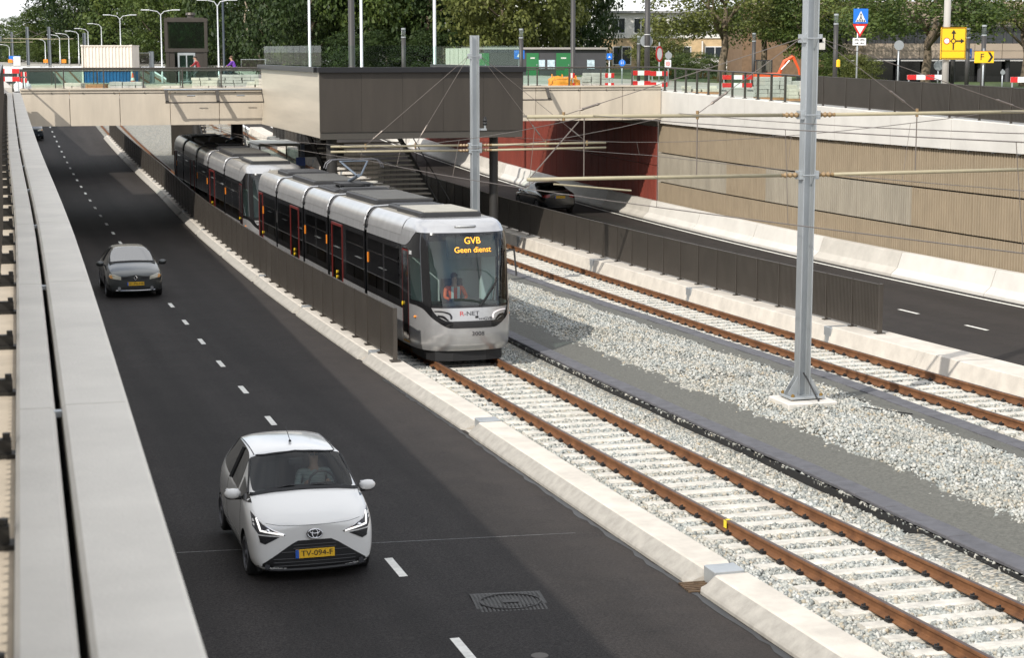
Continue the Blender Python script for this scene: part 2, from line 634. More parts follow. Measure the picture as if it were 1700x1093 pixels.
# manhole cover with ribs, and a gully grate at the kerb gap
mh = thing('manhole_cover', 'square cast-iron manhole cover with oval pattern in the asphalt', 'manhole cover', (6.28, 21.24, zroad(21.24)), R(-7))
M_iron = mat('cast_iron', (0.045, 0.043, 0.042), 0.55, metal=0.6, var=0.3, scale=12)
MB().box((0, 0, 0.002), (0.90, 0.84, 0.008)).build('frame', M_iron, mh)
bb = MB()
for i in range(17):
    for j in range(15):
        bb.box((-0.4 + i * .05, -0.36 + j * .0515, 0.010), (0.026, 0.028, 0.010))
q = bb.build('studs', mat('worn_iron', (0.10, 0.098, 0.095), 0.5, metal=0.6), mh)
q['kind'] = 'stuff'
ov = MB()
rg = [(math.cos(a) * .38, math.sin(a) * .31, .015) for a in [i * 2 * math.pi / 40 for i in range(41)]]
ov.tube(rg, 0.012, 6, cap=False)
ov.build('ring', M_iron, mh)
MB().box((0, 0, 0.014), (0.20, 0.11, 0.016)).build('name_plate', M_iron, mh)
gr = thing('gully_grate', 'small rusty iron gully grate at the kerb gap', 'drain grate', (8.78, 21.15, zroad(21.15)), R(-3))
MB().box((0, 0, 0.0), (0.42, 0.46, 0.012)).build('pit', mat('grate_pit', (0.012, 0.01, 0.009), 0.9), gr)
for i in range(6):
    MB().box((0, -0.19 + i * .076, 0.016), (0.42, 0.036, 0.02)).build('bar', mat('rusty_iron', (0.13, 0.085, 0.05), 0.8, metal=.3, var=.4, scale=15), gr)
b = MB()
b.disc((5.95, 18.95, zroad(18.95) + .006), 0.10, 'z', 14, 0.004)
tag(b.build('drill_plug', mat('plug', (.12, .11, .10), .9)), 'small round grey core plug in the asphalt near the front edge', 'core plug')

# ------------------------------------------------------------------ ballast: ground under the tracks
nsl_tab = [(10, 12.6), (18, 12.88), (22, 13.02), (27, 13.2), (40, 13.3), (50, 13.5), (66, 13.6)]
fsl_tab = [(15, 17.1), (27, 17.55), (36, 18.05), (47, 18.0), (57, 17.8), (68, 17.75)]
nmo_tab = [(10, 13.5), (21, 13.95), (28, 14.3), (37, 14.35), (48, 14.4), (66, 14.5)]
fmo_tab = [(15, 16.3), (27, 16.85), (35, 17.35), (45, 17.3), (57, 17.0), (68, 16.9)]
nsl = lambda y: interp(nsl_tab, y)
fsl = lambda y: interp(fsl_tab, y)
nmo = lambda y: interp(nmo_tab, y)
fmo = lambda y: interp(fmo_tab, y)
def bal(x, y):
    """ballast level at a point"""
    z = zr(y)
    if y < 70:
        a, c = nmo(y), fmo(y)
        if a <= x <= c:
            t = (x - a) / (c - a)
            return z + 0.0 + 0.16 * math.sin(math.pi * t) ** .7 + 0.05 * math.sin(x * 2.1 + y * .7) * math.sin(y * .9)
        if nsl(y) - .2 <= x < a:
            return z - 0.07 + 0.08 * (x - nsl(y)) / (a - nsl(y))
        if c < x <= fsl(y) + .2:
            return z - 0.05 + 0.06 * (fsl(y) - x) / (fsl(y) - c)
    return z - 0.216 + 0.012 * math.sin(x * 3 + y * 1.3)
def ballast_mat(name='ballast'):
    m = bpy.data.materials.new(name)
    m.use_nodes = True
    n, l = m.node_tree.nodes, m.node_tree.links
    b = n['Principled BSDF']
    b.inputs['Roughness'].default_value = 0.9
    b.inputs['Specular IOR Level'].default_value = 0.3
    g = n.new('ShaderNodeNewGeometry')
    v = n.new('ShaderNodeTexVoronoi')
    v.inputs['Scale'].default_value = 17
    v.inputs['Randomness'].default_value = 1
    r = n.new('ShaderNodeValToRGB')
    e = r.color_ramp.elements
    e[0].position, e[0].color = 0.0, (0.13, 0.135, 0.125, 1)
    e[1].position, e[1].color = 1.0, (0.48, 0.465, 0.42, 1)
    for p, c in ((0.3, (0.25, 0.255, 0.235, 1)), (0.55, (0.34, 0.34, 0.31, 1)), (0.82, (0.38, 0.34, 0.27, 1))):
        q = e.new(p)
        q.color = c
    sep = n.new('ShaderNodeSeparateColor')
    l.new(g.outputs['Position'], v.inputs['Vector'])
    l.new(v.outputs['Color'], sep.inputs['Color'])
    l.new(sep.outputs[0], r.inputs['Fac'])
    l.new(r.outputs['Color'], b.inputs['Base Color'])
    bp = n.new('ShaderNodeBump')
    bp.inputs['Strength'].default_value = 1.0
    bp.inputs['Distance'].default_value = 0.05
    l.new(v.outputs['Distance'], bp.inputs['Height'])
    bp.invert = True
    l.new(bp.outputs['Normal'], b.inputs['Normal'])
    return m
M_bal = ballast_mat()  # bed toned darker than its stones: crevice shade put into the colour
bs = sheet('x', lambda y: 9.05, lambda y: 21.4, yrange(-20, 72, .6) + yrange(73, 240, 4), bal, M_bal, 26)
struct(bs.build('ballast_bed', M_bal, smooth=True), 'stuff')
# geotextile mats either side of the middle ridge
def mat_z(x, y):
    return bal(x, y) + 0.035 + 0.008 * math.sin(7 * x + 3.1 * y)
jag = random.Random(5)
jy = yrange(12, 66, .35)
j1 = {y: jag.uniform(-.07, .07) for y in jy}
j2 = {y: jag.uniform(-.07, .07) for y in jy}
struct(sheet('x', lambda y: nsl(y) - .02, lambda y: nmo(y) + .10 + j1[y], jy, mat_z, M_mat, 4).build('geotextile_strip', M_mat, smooth=True), 'stuff')
struct(sheet('x', lambda y: fmo(y) - .10 + j2[y], lambda y: fsl(y) + .02, jy, mat_z, M_mat, 4).build('geotextile_strip', M_mat, smooth=True), 'stuff')

# duct covers: one slab after another
def duct(label, fx, y0, y1, side):
    t = thing('cable_duct', label, 'cable duct')
    me = MB().bevbox((0, 0, 0), (0.38, 0.985, 0.05), 0.012).mesh('cover_slab', M_slab)
    sd = random.Random(int(y0 * 10))
    y = y0
    while y < y1:
        o = put('cover_slab', me, t, loc=(fx(y + .5), y + .5, zr(y + .5) + 0.0 + sd.uniform(-.006, .006)))
        a = math.atan2(fx(y + 1) - fx(y), 1.0)
        o.rotation_euler = (math.atan2(zr(y + 1) - zr(y), 1.0), 0, -a + sd.uniform(-.008, .008))
        y += 1.0
    w = MB()
    path = [(fx(q) + side * .2, q, zr(q) - .11) for q in yrange(y0, y1, 2)]
    w.sweep([(-.015, -.1), (.015, -.1), (.015, .06), (-.015, .06)], path)
    w.build('side_wall', M_black, t)
    return t
duct('dark slab-covered cable duct beside the near track', nsl, 14, 62, -1)
duct('dark slab-covered cable duct beside the far track', fsl, 20, 66, 1)

# ------------------------------------------------------------------ tracks: rails, sleepers, clips
RAIL = [(-.075, -.16), (.075, -.16), (.075, -.148), (.018, -.128), (.010, -.115), (.010, -.05), (.036, -.038), (.036, -.006), (.028, 0), (-.028, 0), (-.036, -.006), (-.036, -.038), (-.010, -.05), (-.010, -.115), (-.018, -.128), (-.075, -.148)]
sl = MB()
prof = [(-.14, -.2), (.14, -.2), (.115, -.02), (.09, 0), (-.09, 0), (-.115, -.02)]
sl.prism(prof, 2.42, 'x', -1.21)
for sx in (-.7525, .7525):
    pass
SLEEPER = sl.mesh('sleeper', M_sleeper)
cl = MB()
for s in (-1, 1):
    pass
def clip_mb(sx, s):
    c = MB()
    c.box((sx + s * .105, 0, .014), (.06, .11, .028))
    c.tube([(sx + s * .07, -.045, .036), (sx + s * .11, -.052, .048), (sx + s * .14, 0, .04), (sx + s * .11, .052, .048), (sx + s * .07, .045, .036)], .010, 6)
    c.tube([(sx + s * .10, 0, .03), (sx + s * .10, 0, .075)], .014, 6)
    return c
CLIPS = [clip_mb(sx, s).mesh('rail_clip', M_black) for sx in (-.7525, .7525) for s in (-1, 1)]
def track(label, x0, y0, y1, yfirst, nclip):
    t = thing('railway_track', label, 'railway track')
    for dx in (0, G):
        path = [(x0 + dx, y, zr(y)) for y in yrange(y0, y1, 2.0)]
        rb = MB()
        rb.sweep(RAIL, path)
        r = rb.build('rail', M_rust, t, smooth=30)
        hb = MB()
        hb.sweep([(-.027, .001), (.027, .001), (.027, .0035), (-.027, .0035)], path)
        hb.build('running_surface', M_railtop, r)
    y, k = yfirst, 0
    rest = MB()
    sr = random.Random(11)
    while y < y1:
        z = zr(y) - .163
        o = put('sleeper', SLEEPER, t, loc=(x0 + G / 2 + sr.uniform(-.012, .012), y, z))
        o.rotation_euler = (math.atan2(zr(y + .5) - zr(y - .5), 1), 0, sr.uniform(-.006, .006))
        if k < nclip:
            for c in CLIPS:
                put('rail_clip', c, o)
        else:
            for c in CLIPS:
                rest.add([(v.co.x + x0 + G / 2, v.co.y + y, v.co.z + z) for v in c.vertices], [tuple(p.vertices) for p in c.polygons])
        k += 1
        y += .6
        if y > 96:
            break
    if rest.v:
        q = rest.build('rail_clip', M_black, t)
        q['kind'] = 'stuff'
    return t
track('near railway track with rusty rails that the tram stands on', XN, 8, 240, 14.2, 36)
track('far railway track with rusty rails beside the slatted fence', XF, 15, 240, 23.3, 36)
b = MB()
b.box((XN - .042, 24.05, zr(24.05) - .06), (.006, .10, .11)).box((XN, 24.05, zr(24.05) + .005), (.06, .06, .004))
tag(b.build('paint_mark', mat('yellow_paint', (.75, .6, .03), .6)), 'yellow paint mark on the side of the rusty near rail', 'paint mark')

# stones: angular lumps over the bed
def stones(seed, n, xa, xb, ya, yb, smin, smax, keep):
    rg = np.random.default_rng(seed)
    # more of them near the viewer
    X = rg.uniform(xa, xb, n)
    Y = ya + (yb - ya) * rg.uniform(0, 1, n) ** 1.25
    ok = np.array([keep(a, c) for a, c in zip(X, Y)])
    X, Y = X[ok], Y[ok]
    Z = np.array([bal(a, c) for a, c in zip(X, Y)])
    k = len(X)
    s = rg.uniform(smin, smax, k)
    cube = np.array([(-1, -1, -1), (1, -1, -1), (1, 1, -1), (-1, 1, -1), (-1, -1, 1), (1, -1, 1), (1, 1, 1), (-1, 1, 1)], float)
    P = cube[None] * rg.uniform(.55, 1.15, (k, 8, 3)) * np.stack([np.ones(k), rg.uniform(.6, 1, k), rg.uniform(.5, .8, k)], 1)[:, None]
    q = rg.normal(size=(k, 4))
    q /= np.linalg.norm(q, axis=1)[:, None]
    w, x, y_, z = q.T
    Rm = np.stack([np.stack([1 - 2 * (y_ * y_ + z * z), 2 * (x * y_ - z * w), 2 * (x * z + y_ * w)], 1),
                   np.stack([2 * (x * y_ + z * w), 1 - 2 * (x * x + z * z), 2 * (y_ * z - x * w)], 1),
                   np.stack([2 * (x * z - y_ * w), 2 * (y_ * z + x * w), 1 - 2 * (x * x + y_ * y_)], 1)], 1)
    P = np.einsum('kij,kvj->kvi', Rm, P) * (s / 2)[:, None, None]
    P += np.stack([X, Y, Z + s * rg.uniform(0.0, .38, k)], 1)[:, None]
    F = np.array([(0, 3, 2, 1), (4, 5, 6, 7), (0, 1, 5, 4), (1, 2, 6, 5), (2, 3, 7, 6), (3, 0, 4, 7)])
    A = (F[None] + (np.arange(k) * 8)[:, None, None]).reshape(-1)
    me = bpy.data.meshes.new('ballast_stones')
    me.vertices.add(k * 8)
    me.vertices.foreach_set('co', P.reshape(-1))
    me.loops.add(k * 24)
    me.loops.foreach_set('vertex_index', A.astype(np.int32))
    me.polygons.add(k * 6)
    me.polygons.foreach_set('loop_start', np.arange(0, k * 24, 4, dtype=np.int32))
    me.polygons.foreach_set('loop_total', np.full(k * 6, 4, dtype=np.int32))
    tone = me.attributes.new('tone', 'FLOAT', 'POINT')
    tone.data.foreach_set('value', np.repeat(rg.uniform(0, 1, k), 8))
    me.update(calc_edges=True)
    return me
def stone_mat():
    m = bpy.data.materials.new('ballast_stone')
    m.use_nodes = True
    n, l = m.node_tree.nodes, m.node_tree.links
    b = n['Principled BSDF']
    b.inputs['Roughness'].default_value = 0.9
    b.inputs['Specular IOR Level'].default_value = 0.3
    a = n.new('ShaderNodeAttribute')
    a.attribute_name = 'tone'
    r = n.new('ShaderNodeValToRGB')
    e = r.color_ramp.elements
    e[0].position, e[0].color = 0.0, (0.22, 0.23, 0.22, 1)
    e[1].position, e[1].color = 1.0, (0.58, 0.56, 0.51, 1)
    for p, c in ((0.25, (0.34, 0.35, 0.33, 1)), (0.5, (0.45, 0.45, 0.415, 1)), (0.75, (0.52, 0.505, 0.46, 1)), (0.86, (0.42, 0.36, 0.27, 1)), (0.9, (0.58, 0.57, 0.54, 1))):
        q = e.new(p)
        q.color = c
    l.new(a.outputs['Fac'], r.inputs['Fac'])
    g = n.new('ShaderNodeNewGeometry')
    mp = n.new('ShaderNodeMapping')
    mp.inputs['Scale'].default_value = (1.4, .5, 1)
    z = n.new('ShaderNodeTexNoise')
    z.inputs['Scale'].default_value = 1.0
    z.inputs['Detail'].default_value = 5
    rr = n.new('ShaderNodeValToRGB')
    rr.color_ramp.elements[0].position, rr.color_ramp.elements[0].color = .36, (.90, .88, .84, 1)
    rr.color_ramp.elements[1].position, rr.color_ramp.elements[1].color = .60, (.93, .96, .98, 1)
    mu = n.new('ShaderNodeMixRGB')
    mu.blend_type = 'MULTIPLY'
    mu.inputs['Fac'].default_value = 1
    l.new(g.outputs['Position'], mp.inputs['Vector'])
    l.new(mp.outputs['Vector'], z.inputs['Vector'])
    l.new(z.outputs['Fac'], rr.inputs['Fac'])
    l.new(r.outputs['Color'], mu.inputs['Color1'])
    l.new(rr.outputs['Color'], mu.inputs['Color2'])
    l.new(mu.outputs['Color'], b.inputs['Base Color'])
    return m
M_stone = stone_mat()
def off_sleeper(x0, yf):
    def f(x, y):
        d = (y - yf) % .6
        d = min(d, .6 - d)
        return d > .115 or not (x0 - .5 < x < x0 + G + .5)
    return f
nt, ft = off_sleeper(XN, 14.2), off_sleeper(XF, 23.3)
def keep_track(x, y):
    for x0 in (XN, XF):
        for d in (0, G):
            if abs(x - x0 - d) < .10:
                return False
    return nt(x, y) and ft(x, y)
def keep_near(x, y):
    return x > kx(y) + .60 and x < nsl(y) - .16 and keep_track(x, y)
def keep_mid(x, y):
    return nmo(y) + rnd.uniform(-.12, .16) < x < fmo(y) - rnd.uniform(-.12, .16)
def keep_far(x, y):
    return x > fsl(y) + .2 and x < 20.98 and keep_track(x, y)
for nm, sd, n, xa, xb, ya, yb, kp in (('near', 1, 74000, 9.1, 13.5, 14, 45, keep_near), ('mid', 2, 52000, 13.4, 17.6, 18, 62, keep_mid), ('far', 3, 40000, 17.5, 21.0, 22, 62, keep_far)):
    me = stones(sd, n, xa, xb, ya, yb, .035, .075, kp)
    me.materials.append(M_stone)
    struct(put('ballast_stones', me), 'stuff')

# ------------------------------------------------------------------ kerbs of precast blocks
KB = [12.0, 21.2, 33.1, 43.0, 52.5, 61.0, 69.6, 78.2, 86.8, 95.4, 104, 112.6, 121.2, 129.8, 138.4]
kb = thing('concrete_kerb', 'low chamfered precast concrete kerb between left road and near track', 'kerb')
for a, c in zip(KB, KB[1:]):
    b = MB()
    L0, L1 = a + .16, c - .16
    secs = [(L0, .0), (L0 + .18, 1.0)] + [(q, 1.0) for q in yrange(L0 + 1, L1 - 1, 2)] + [(L1 - .18, 1.0), (L1, .0)]
    vs, fs = [], []
    for q, t in secs:
        x0, z = kx(q), zr(q)
        ins = 0.14 * (1 - t)
        vs += [(x0 - .04, q, z - .3), (x0 - .04 + ins * .6, q, z - .11), (x0 - .02 + ins, q, z - .08), (x0 + .15 + ins, q, z + .065 - ins * .7), (x0 + .18 + ins, q, z + .08 - ins * .7), (x0 + .60, q, z + .08 - ins * .5), (x0 + .62, q, z + .06 - ins * .5), (x0 + .62, q, z - .3)]
    n = 8
    low = []
    for i in range(len(secs) - 1):
        for q in range(n - 1):
            (low if q < 3 else fs).append((i * n + q, i * n + q + 1, (i + 1) * n + q + 1, (i + 1) * n + q))
    fs += [tuple(range(n)), tuple((len(secs) - 1) * n + q for q in range(n))]
    b.add(vs, fs)
    b.f += low
    b.mi += [1] * len(low)
    b.build('kerb_block', [M_kerb, M_kerb_dirty], kb)
for c in KB[1:-1]:
    b = MB()
    b.bevbox((kx(c) + .42, c, zr(c) - .07), (.42, .36, .30), .01)
    b.build('steel_plate', M_galv, kb)
    MB().box((kx(c) + .32, c, zr(c) - .22), (.6, .3, .16)).build('footing', M_conc, kb)
kr = thing('concrete_kerb', 'low pale concrete kerb carrying the slatted fence beside the right road', 'kerb')
KR = [14, 23.5, 33, 42.4, 51.9, 61, 70, 79, 88, 97, 106, 115, 124, 133, 142]
for a, c in zip(KR, KR[1:]):
    b = MB()
    b.sweep([(20.96, -.3), (21.08, .235), (21.11, .25), (22.0, .25), (22.04, .22), (22.1, -.3)], [(0, q, zr(q)) for q in yrange(a + .13, c - .13, 2)])
    b.build('kerb_block', M_kerb, kr)
for c in KR[1:-1]:
    b = MB()
    b.bevbox((21.4, c, zr(c) - .05), (.74, .40, .58), .01)
    b.build('steel_plate', M_galv, kr)

# ------------------------------------------------------------------ slatted fences
def panel_mesh(w, h, pitch, z0=.055):
    b = MB()
    n = int(w / pitch)
    for i in range(n):
        x = -w / 2 + (i + .5) * w / n
        b.box((0, x, z0 + (h - z0) / 2), (.030, w / n * .62, h - z0))
    b.box((0, 0, h - .012), (.045, w, .03))
    b.box((0, 0, z0 + .012), (.045, w, .03))
    b.box((.012, 0, z0 + (h - z0) / 2), (.006, w, h - z0 - .05))
    return b.mesh('slat_panel', M_dark_metal)
PANEL = panel_mesh(1.42, 1.22, .075)
pb = MB()
pb.box((0, 0, .61), (.07, .035, 1.24)).bevbox((0, 0, .012), (.20, .16, .024), .004)
POST = pb.mesh('post', M_dark_metal)
ep = MB()
ep.box((0, 0, .62), (.09, .10, 1.26)).bevbox((0, 0, .012), (.24, .2, .024), .004)
EPOST = ep.mesh('post', M_dark_metal)
fm = MB()
fm.bevbox((0, 0, .012), (.22, .16, .024), .004).box((0, 0, .04), (.05, .05, .05))
def slat_fence(label, fx, fz, y0, y1, st=1.48):
    t = thing('slat_fence', label, 'fence')
    y = y0
    put('post', EPOST, t, loc=(fx(y), y, fz(y)))
    while y + st <= y1 + .01:
        x0, x1, z0, z1 = fx(y), fx(y + st), fz(y), fz(y + st)
        o = put('slat_panel', PANEL, t, loc=((x0 + x1) / 2, y + st / 2, (z0 + z1) / 2 + .01))
        o.rotation_euler = (math.atan2(z1 - z0, st), 0, -math.atan2(x1 - x0, st))
        put('post', POST, t, loc=(x1, y + st, z1))
        y += st
    return t
slat_fence('dark slatted steel fence on the kerb between left road and tram', lambda y: kx(y) + .36 if y > 60 else 9.36, lambda y: zr(y) + .10, 41.05, 138)
slat_fence('dark slatted steel fence along the right road, ending near the mast', lambda y: 21.62, lambda y: zr(y) + .25, 40.7, 134)

# ------------------------------------------------------------------ left retaining wall with coping, ledge and railing
lw = thing('retaining_wall', 'long concrete retaining wall with two rows of coping slabs on the left', 'wall')
COP = 5.8
b = MB()
b.sweep([(-.03, -6.5), (-.03, -.135), (-.27, -.135), (-.27, -6.5)], [(lx(y), y, COP) for y in yrange(-12, 79, 3)])
b.build('wall_face', M_conc, lw)
b = MB()
b.sweep([(-.36, -6.5), (-.36, -.15), (-.75, -.15), (-.75, -6.5)], [(lx(y), y, COP) for y in yrange(-12, 79, 3)])
b.build('wall_back', mat('dark_joint', (.03, .027, .024), .9), lw)
def cope(y0, y1, a, c, zt):
    b = MB()
    th = .13
    path = [(lx(y), y, COP) for y in yrange(y0 + .006, y1 - .006, 1.2)]
    b.sweep([(a, zt - th), (c, zt - th), (c, zt - .02), (c - .018, zt), (a + .018, zt), (a, zt - .02)], path)
    b.build('coping_slab', M_cope, lw)
y = -10.8
while y < 78:
    cope(y, min(y + 4.95, 78.9), -.29, .03, 0.0)
    cope(y + .0, min(y + 4.95, 78.9), -.505, -.322, -.012)
    for q in (-.05, .05):
        pass
    y += 4.95
b = MB()
b.sweep([(-1.05, -.20), (-.51, -.20), (-.51, -.10), (-1.05, -.10)], [(lx(y), y, COP) for y in yrange(-12, 79, 2)])
b.build('ledge', mat('tan_ledge', (.42, .36, .28), .9, var=.15, scale=3), lw)
y = -5.85
while y < 70:
    MB().box((lx(y) - .312, y, COP - .04), (.04, .05, .03)).build('spacer', M_galv, lw)
    y += 4.95
# railing
rl = thing('wall_railing', 'dark steel railing with round handrail on top of the left wall', 'railing')
hp = [(lx(y) - .67, y, COP + 1.13) for y in yrange(-9, 79, 1.5)]
hb = MB()
hb.tube(hp, .038, 12)
hb.build('handrail', mat('worn_grey_steel', (.20, .19, .18), .35, metal=.6, var=.1, scale=2), rl, smooth=True)
bar = MB()
bar.box((0, 0, .58), (.112, .012, 1.06))
BAR = bar.mesh('bar', M_dark_metal)
br = MB()
br.box((0, 0, -.04), (.16, .10, .02)).box((.01, 0, .0), (.10, .05, .07)).tube([(.04, 0, -.03), (.04, 0, .06)], .02, 6).tube([(-.05, 0, -.03), (-.05, 0, .05)], .02, 6)
BRK = br.mesh('bracket', mat('dark_bolts', (.03, .028, .025), .5, metal=.5))
rest = MB()
y, k = -8.9, 0
while y < 78:
    p = (lx(y) - .67, y, COP + .02)
    if y < 24:
        put('bar', BAR, rl, loc=p)
    else:
        rest.add([(v.co.x + p[0], v.co.y + p[1], v.co.z + p[2]) for v in BAR.vertices], [tuple(q.vertices) for q in BAR.polygons])
    if k % 16 == 0:
        MB().box((0, 0, .5), (.07, .05, 1.2)).build('post', M_dark_metal, rl, loc=p)
        put('bracket', BRK, rl, loc=(lx(y) - .585, y, COP - .05))
    y += .098
    k += 1
q = rest.build('bar', M_dark_metal, rl)
q['kind'] = 'stuff'
bt = MB()
bt.tube([(p[0], p[1], COP + .06) for p in hp], .018, 6)
bt.build('bottom_rail', M_dark_metal, rl)
# continuing walls beyond the bridge
b = MB()
b.sweep([(-.6, -6.2), (-.03, -6.2), (-.03, .0), (-.6, .0)], [(lx(y), y, 5.7) for y in yrange(94, 236, 6)])
tag(b.build('retaining_wall', M_conc), 'concrete retaining wall of the left road beyond the bridge', 'wall')

# ------------------------------------------------------------------ right retaining wall: cap, ribbed panels, barrier
rw = thing('retaining_wall', 'tall retaining wall of ribbed tan concrete panels under a white cap', 'wall')
M_rib = mat('ribbed_tan_concrete', (0.30, 0.24, 0.165), 0.9, var=0.10, scale=2.0, bump=0.3, bscale=18, stretch=(1, 1, .5))
M_rib2 = mat('ribbed_grey_concrete', (0.33, 0.295, 0.235), 0.9, var=0.16, scale=1.5, bump=0.3, bscale=18, stretch=(1, 1, .3))
def rib_panel(L, h):
    b = MB()
    n = int(L / .155)
    w = L / n
    prof = []
    for i in range(n):
        y = -L / 2 + i * w
        prof += [(y + .004, .0), (y + w * .10, -.055), (y + w * .58, -.055), (y + w * .66, .0)]
    prof += [(L / 2, 0), (L / 2, .12), (-L / 2, .12)]
    vs = [(x, y, 0) for y, x in prof] + [(x, y, h) for y, x in prof]
    k = len(prof)
    fs = [(i, (i + 1) % k, k + (i + 1) % k, k + i) for i in range(k)] + [tuple(range(k, 2 * k))]
    b.add(vs, fs)
    return b
RIBS = [rib_panel(3.96, 1.30), rib_panel(3.96, 1.62)]
RM = {(i, j): RIBS[i].mesh('ribbed_panel', m) for i in (0, 1) for j, m in enumerate((M_rib, M_rib2))}
grey = {(76.3, 1), (72.3, 1), (64.3, 1), (60.3, 1), (56.3, 1)}
yp = 80.3
while yp > 20:
    yc = yp - 2
    zz = zroad(yc)
    sl_ = math.atan2(zroad(yp) - zroad(yp - 4), 4)
    for k, (z0, kind) in enumerate(((.35, 0), (1.71, 0), (3.07, 1))):
        g = 1 if (round(yp - 4 + .0, 1), k) in {(round(a, 1), c) for a, c in grey} else 0
        o = put('ribbed_panel', RM[(kind, g)], rw, loc=(30.98, yc, zz + z0))
        o.rotation_euler = (sl_, 0, 0)
    yp -= 4
bk = MB()
bk.sweep([(31.11, -1), (31.6, -1), (31.6, 5.2), (31.11, 5.2)], [(0, y, 0) for y in yrange(18, 80.3, 10)])
bk.build('backing_wall', mat('dark_joint', (.03, .027, .024), .9), rw)
def captop(y):
    return 5.26 + .41 * (y - 49.5) / 30.7
cs = [80.25, 76.3, 70.1, 64.8, 61.9, 57.6, 53.5, 48.6, 43.6, 38.6, 33.6, 28.6, 23.6]
for a, c in zip(cs, cs[1:]):
    b = MB()
    vs = []
    for y in (c + .012, a - .012):
        zb = zroad(y) + 4.42
        vs += [(30.78, y, zb), (30.78, y, captop(y) - .02), (30.80, y, captop(y)), (31.45, y, captop(y)), (31.45, y, zb)]
    b.add(vs, [(0, 1, 6, 5), (1, 2, 7, 6), (2, 3, 8, 7), (3, 4, 9, 8), (4, 0, 5, 9), (0, 1, 2, 3, 4), (5, 6, 7, 8, 9)])
    b.build('cap_panel', M_white_conc, rw)
    for f in (.2, .5, .8):
        y = c + (a - c) * f
        MB().box((30.9, y, zroad(y) + 4.40), (.1, .16, .05)).build('cap_bracket', M_galv, rw)
jb = thing('safety_barrier', 'smooth pale concrete safety barrier along the foot of the ribbed wall', 'barrier')
y = 20
k = 0
while y < 150:
    b = MB()
    L = 5.96
    b.sweep([(30.06, -.05), (30.07, .10), (30.30, .30), (30.46, .80), (30.50, .82), (30.74, .82), (30.74, -.05)], [(0, q, zroad(q)) for q in yrange(y + .01, y + L, 1.5)])
    b.build('barrier_section', M_conc if k % 4 == 2 else M_white_conc, jb)
    y += L + .03
    k += 1
b = MB()
b.sweep([(29.86, .004), (30.06, .004), (30.06, .008), (29.86, .008)], [(0, q, zroad(q)) for q in yrange(15, 150, 3)])
tag(b.build('gutter', mat('gutter_dark', (.02, .019, .018), .6)), 'dark drainage gutter at the foot of the concrete barrier', 'gutter')

# red corrugated cladding under the bridge
M_red = mat('red_corrugated_steel', (0.21, 0.038, 0.022), 0.55, metal=0.2, var=0.2, scale=1.5, stretch=(1, 1, .3))
rd = thing('red_cladding', 'dark red corrugated metal cladding on the wall under the bridge', 'cladding')
def red_panel(L, h):
    n = 6
    w = L / n
    prof = []
    for i in range(n):
        y = -L / 2 + i * w
        prof += [(y + .003, 0), (y + w * .2, -.06), (y + w * .62, -.06), (y + w * .82, 0)]
    prof += [(L / 2, 0), (L / 2, .05), (-L / 2, .05)]
    k = len(prof)
    b = MB()
    b.add([(x, y, 0) for y, x in prof] + [(x, y, h) for y, x in prof], [(i, (i + 1) % k, k + (i + 1) % k, k + i) for i in range(k)] + [tuple(range(k, 2 * k)), tuple(range(k))])
    return b.mesh('cladding_panel', M_red)
RP = red_panel(1.11, 1.78)
y = 81.0
while y < 140:
    for z0 in (.62, 2.43):
        o = put('cladding_panel', RP, rd, loc=(30.93, y, zroad(y) + z0))
        o.rotation_euler = (math.atan2(zroad(y + .5) - zroad(y - .5), 1), 0, 0)
    y += 1.16
b = MB()
b.sweep([(31.0, -1), (31.6, -1), (31.6, 5.6), (31.0, 5.6)], [(0, y, 0) for y in yrange(80.4, 236, 10)])
tag(b.build('retaining_wall', M_conc), 'plain concrete retaining wall beyond the red cladding', 'wall')
# ------------------------------------------------------------------ bridge over the cutting
M_panel = mat('beige_facade_concrete', (0.56, 0.49, 0.395), 0.8, var=0.13, scale=1.1, bump=0.1, bscale=20, stretch=(1.5, 1, .3))
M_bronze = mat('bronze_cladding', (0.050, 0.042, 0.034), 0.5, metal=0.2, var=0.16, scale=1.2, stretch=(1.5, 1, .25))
M_bronze_side = mat('sunlit_brushed_bronze', (0.56, 0.50, 0.41), 0.40, metal=0.25, var=0.16, scale=0.9, stretch=(.2, .12, 2.2))  # far paler than the front; sun on the left side put into colour
M_blackcap = mat('black_edge_trim', (0.014, 0.014, 0.016), 0.4, metal=0.2)
M_glass = glass('balustrade_glass', (0.90, 0.955, 0.93), 0.0, ior=1.12, graze=0.3)
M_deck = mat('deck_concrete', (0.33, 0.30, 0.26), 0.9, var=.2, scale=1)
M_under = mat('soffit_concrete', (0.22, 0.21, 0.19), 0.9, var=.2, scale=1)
DK = 5.5
bg = thing('road_bridge', 'beige panelled concrete road bridge crossing over tram tracks and road', 'bridge')
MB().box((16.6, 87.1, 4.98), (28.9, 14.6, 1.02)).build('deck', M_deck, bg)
xs = [2.30, 4.30, 6.36, 8.46, 10.54, 12.52]
xs2 = [20.04, 22.0, 24.74 - .7, 24.76, 26.84, 28.88, 30.76]
xs2 = [20.06, 22.6, 24.74, 26.84, 28.88, 30.76]
for row in (xs, xs2):
    for a, c in zip(row, row[1:]):
        b = MB()
        b.bevbox(((a + c) / 2, 79.62, 5.11), (c - a - .022, .14, 1.50), .008)
        p = b.build('facade_panel', M_panel, bg)
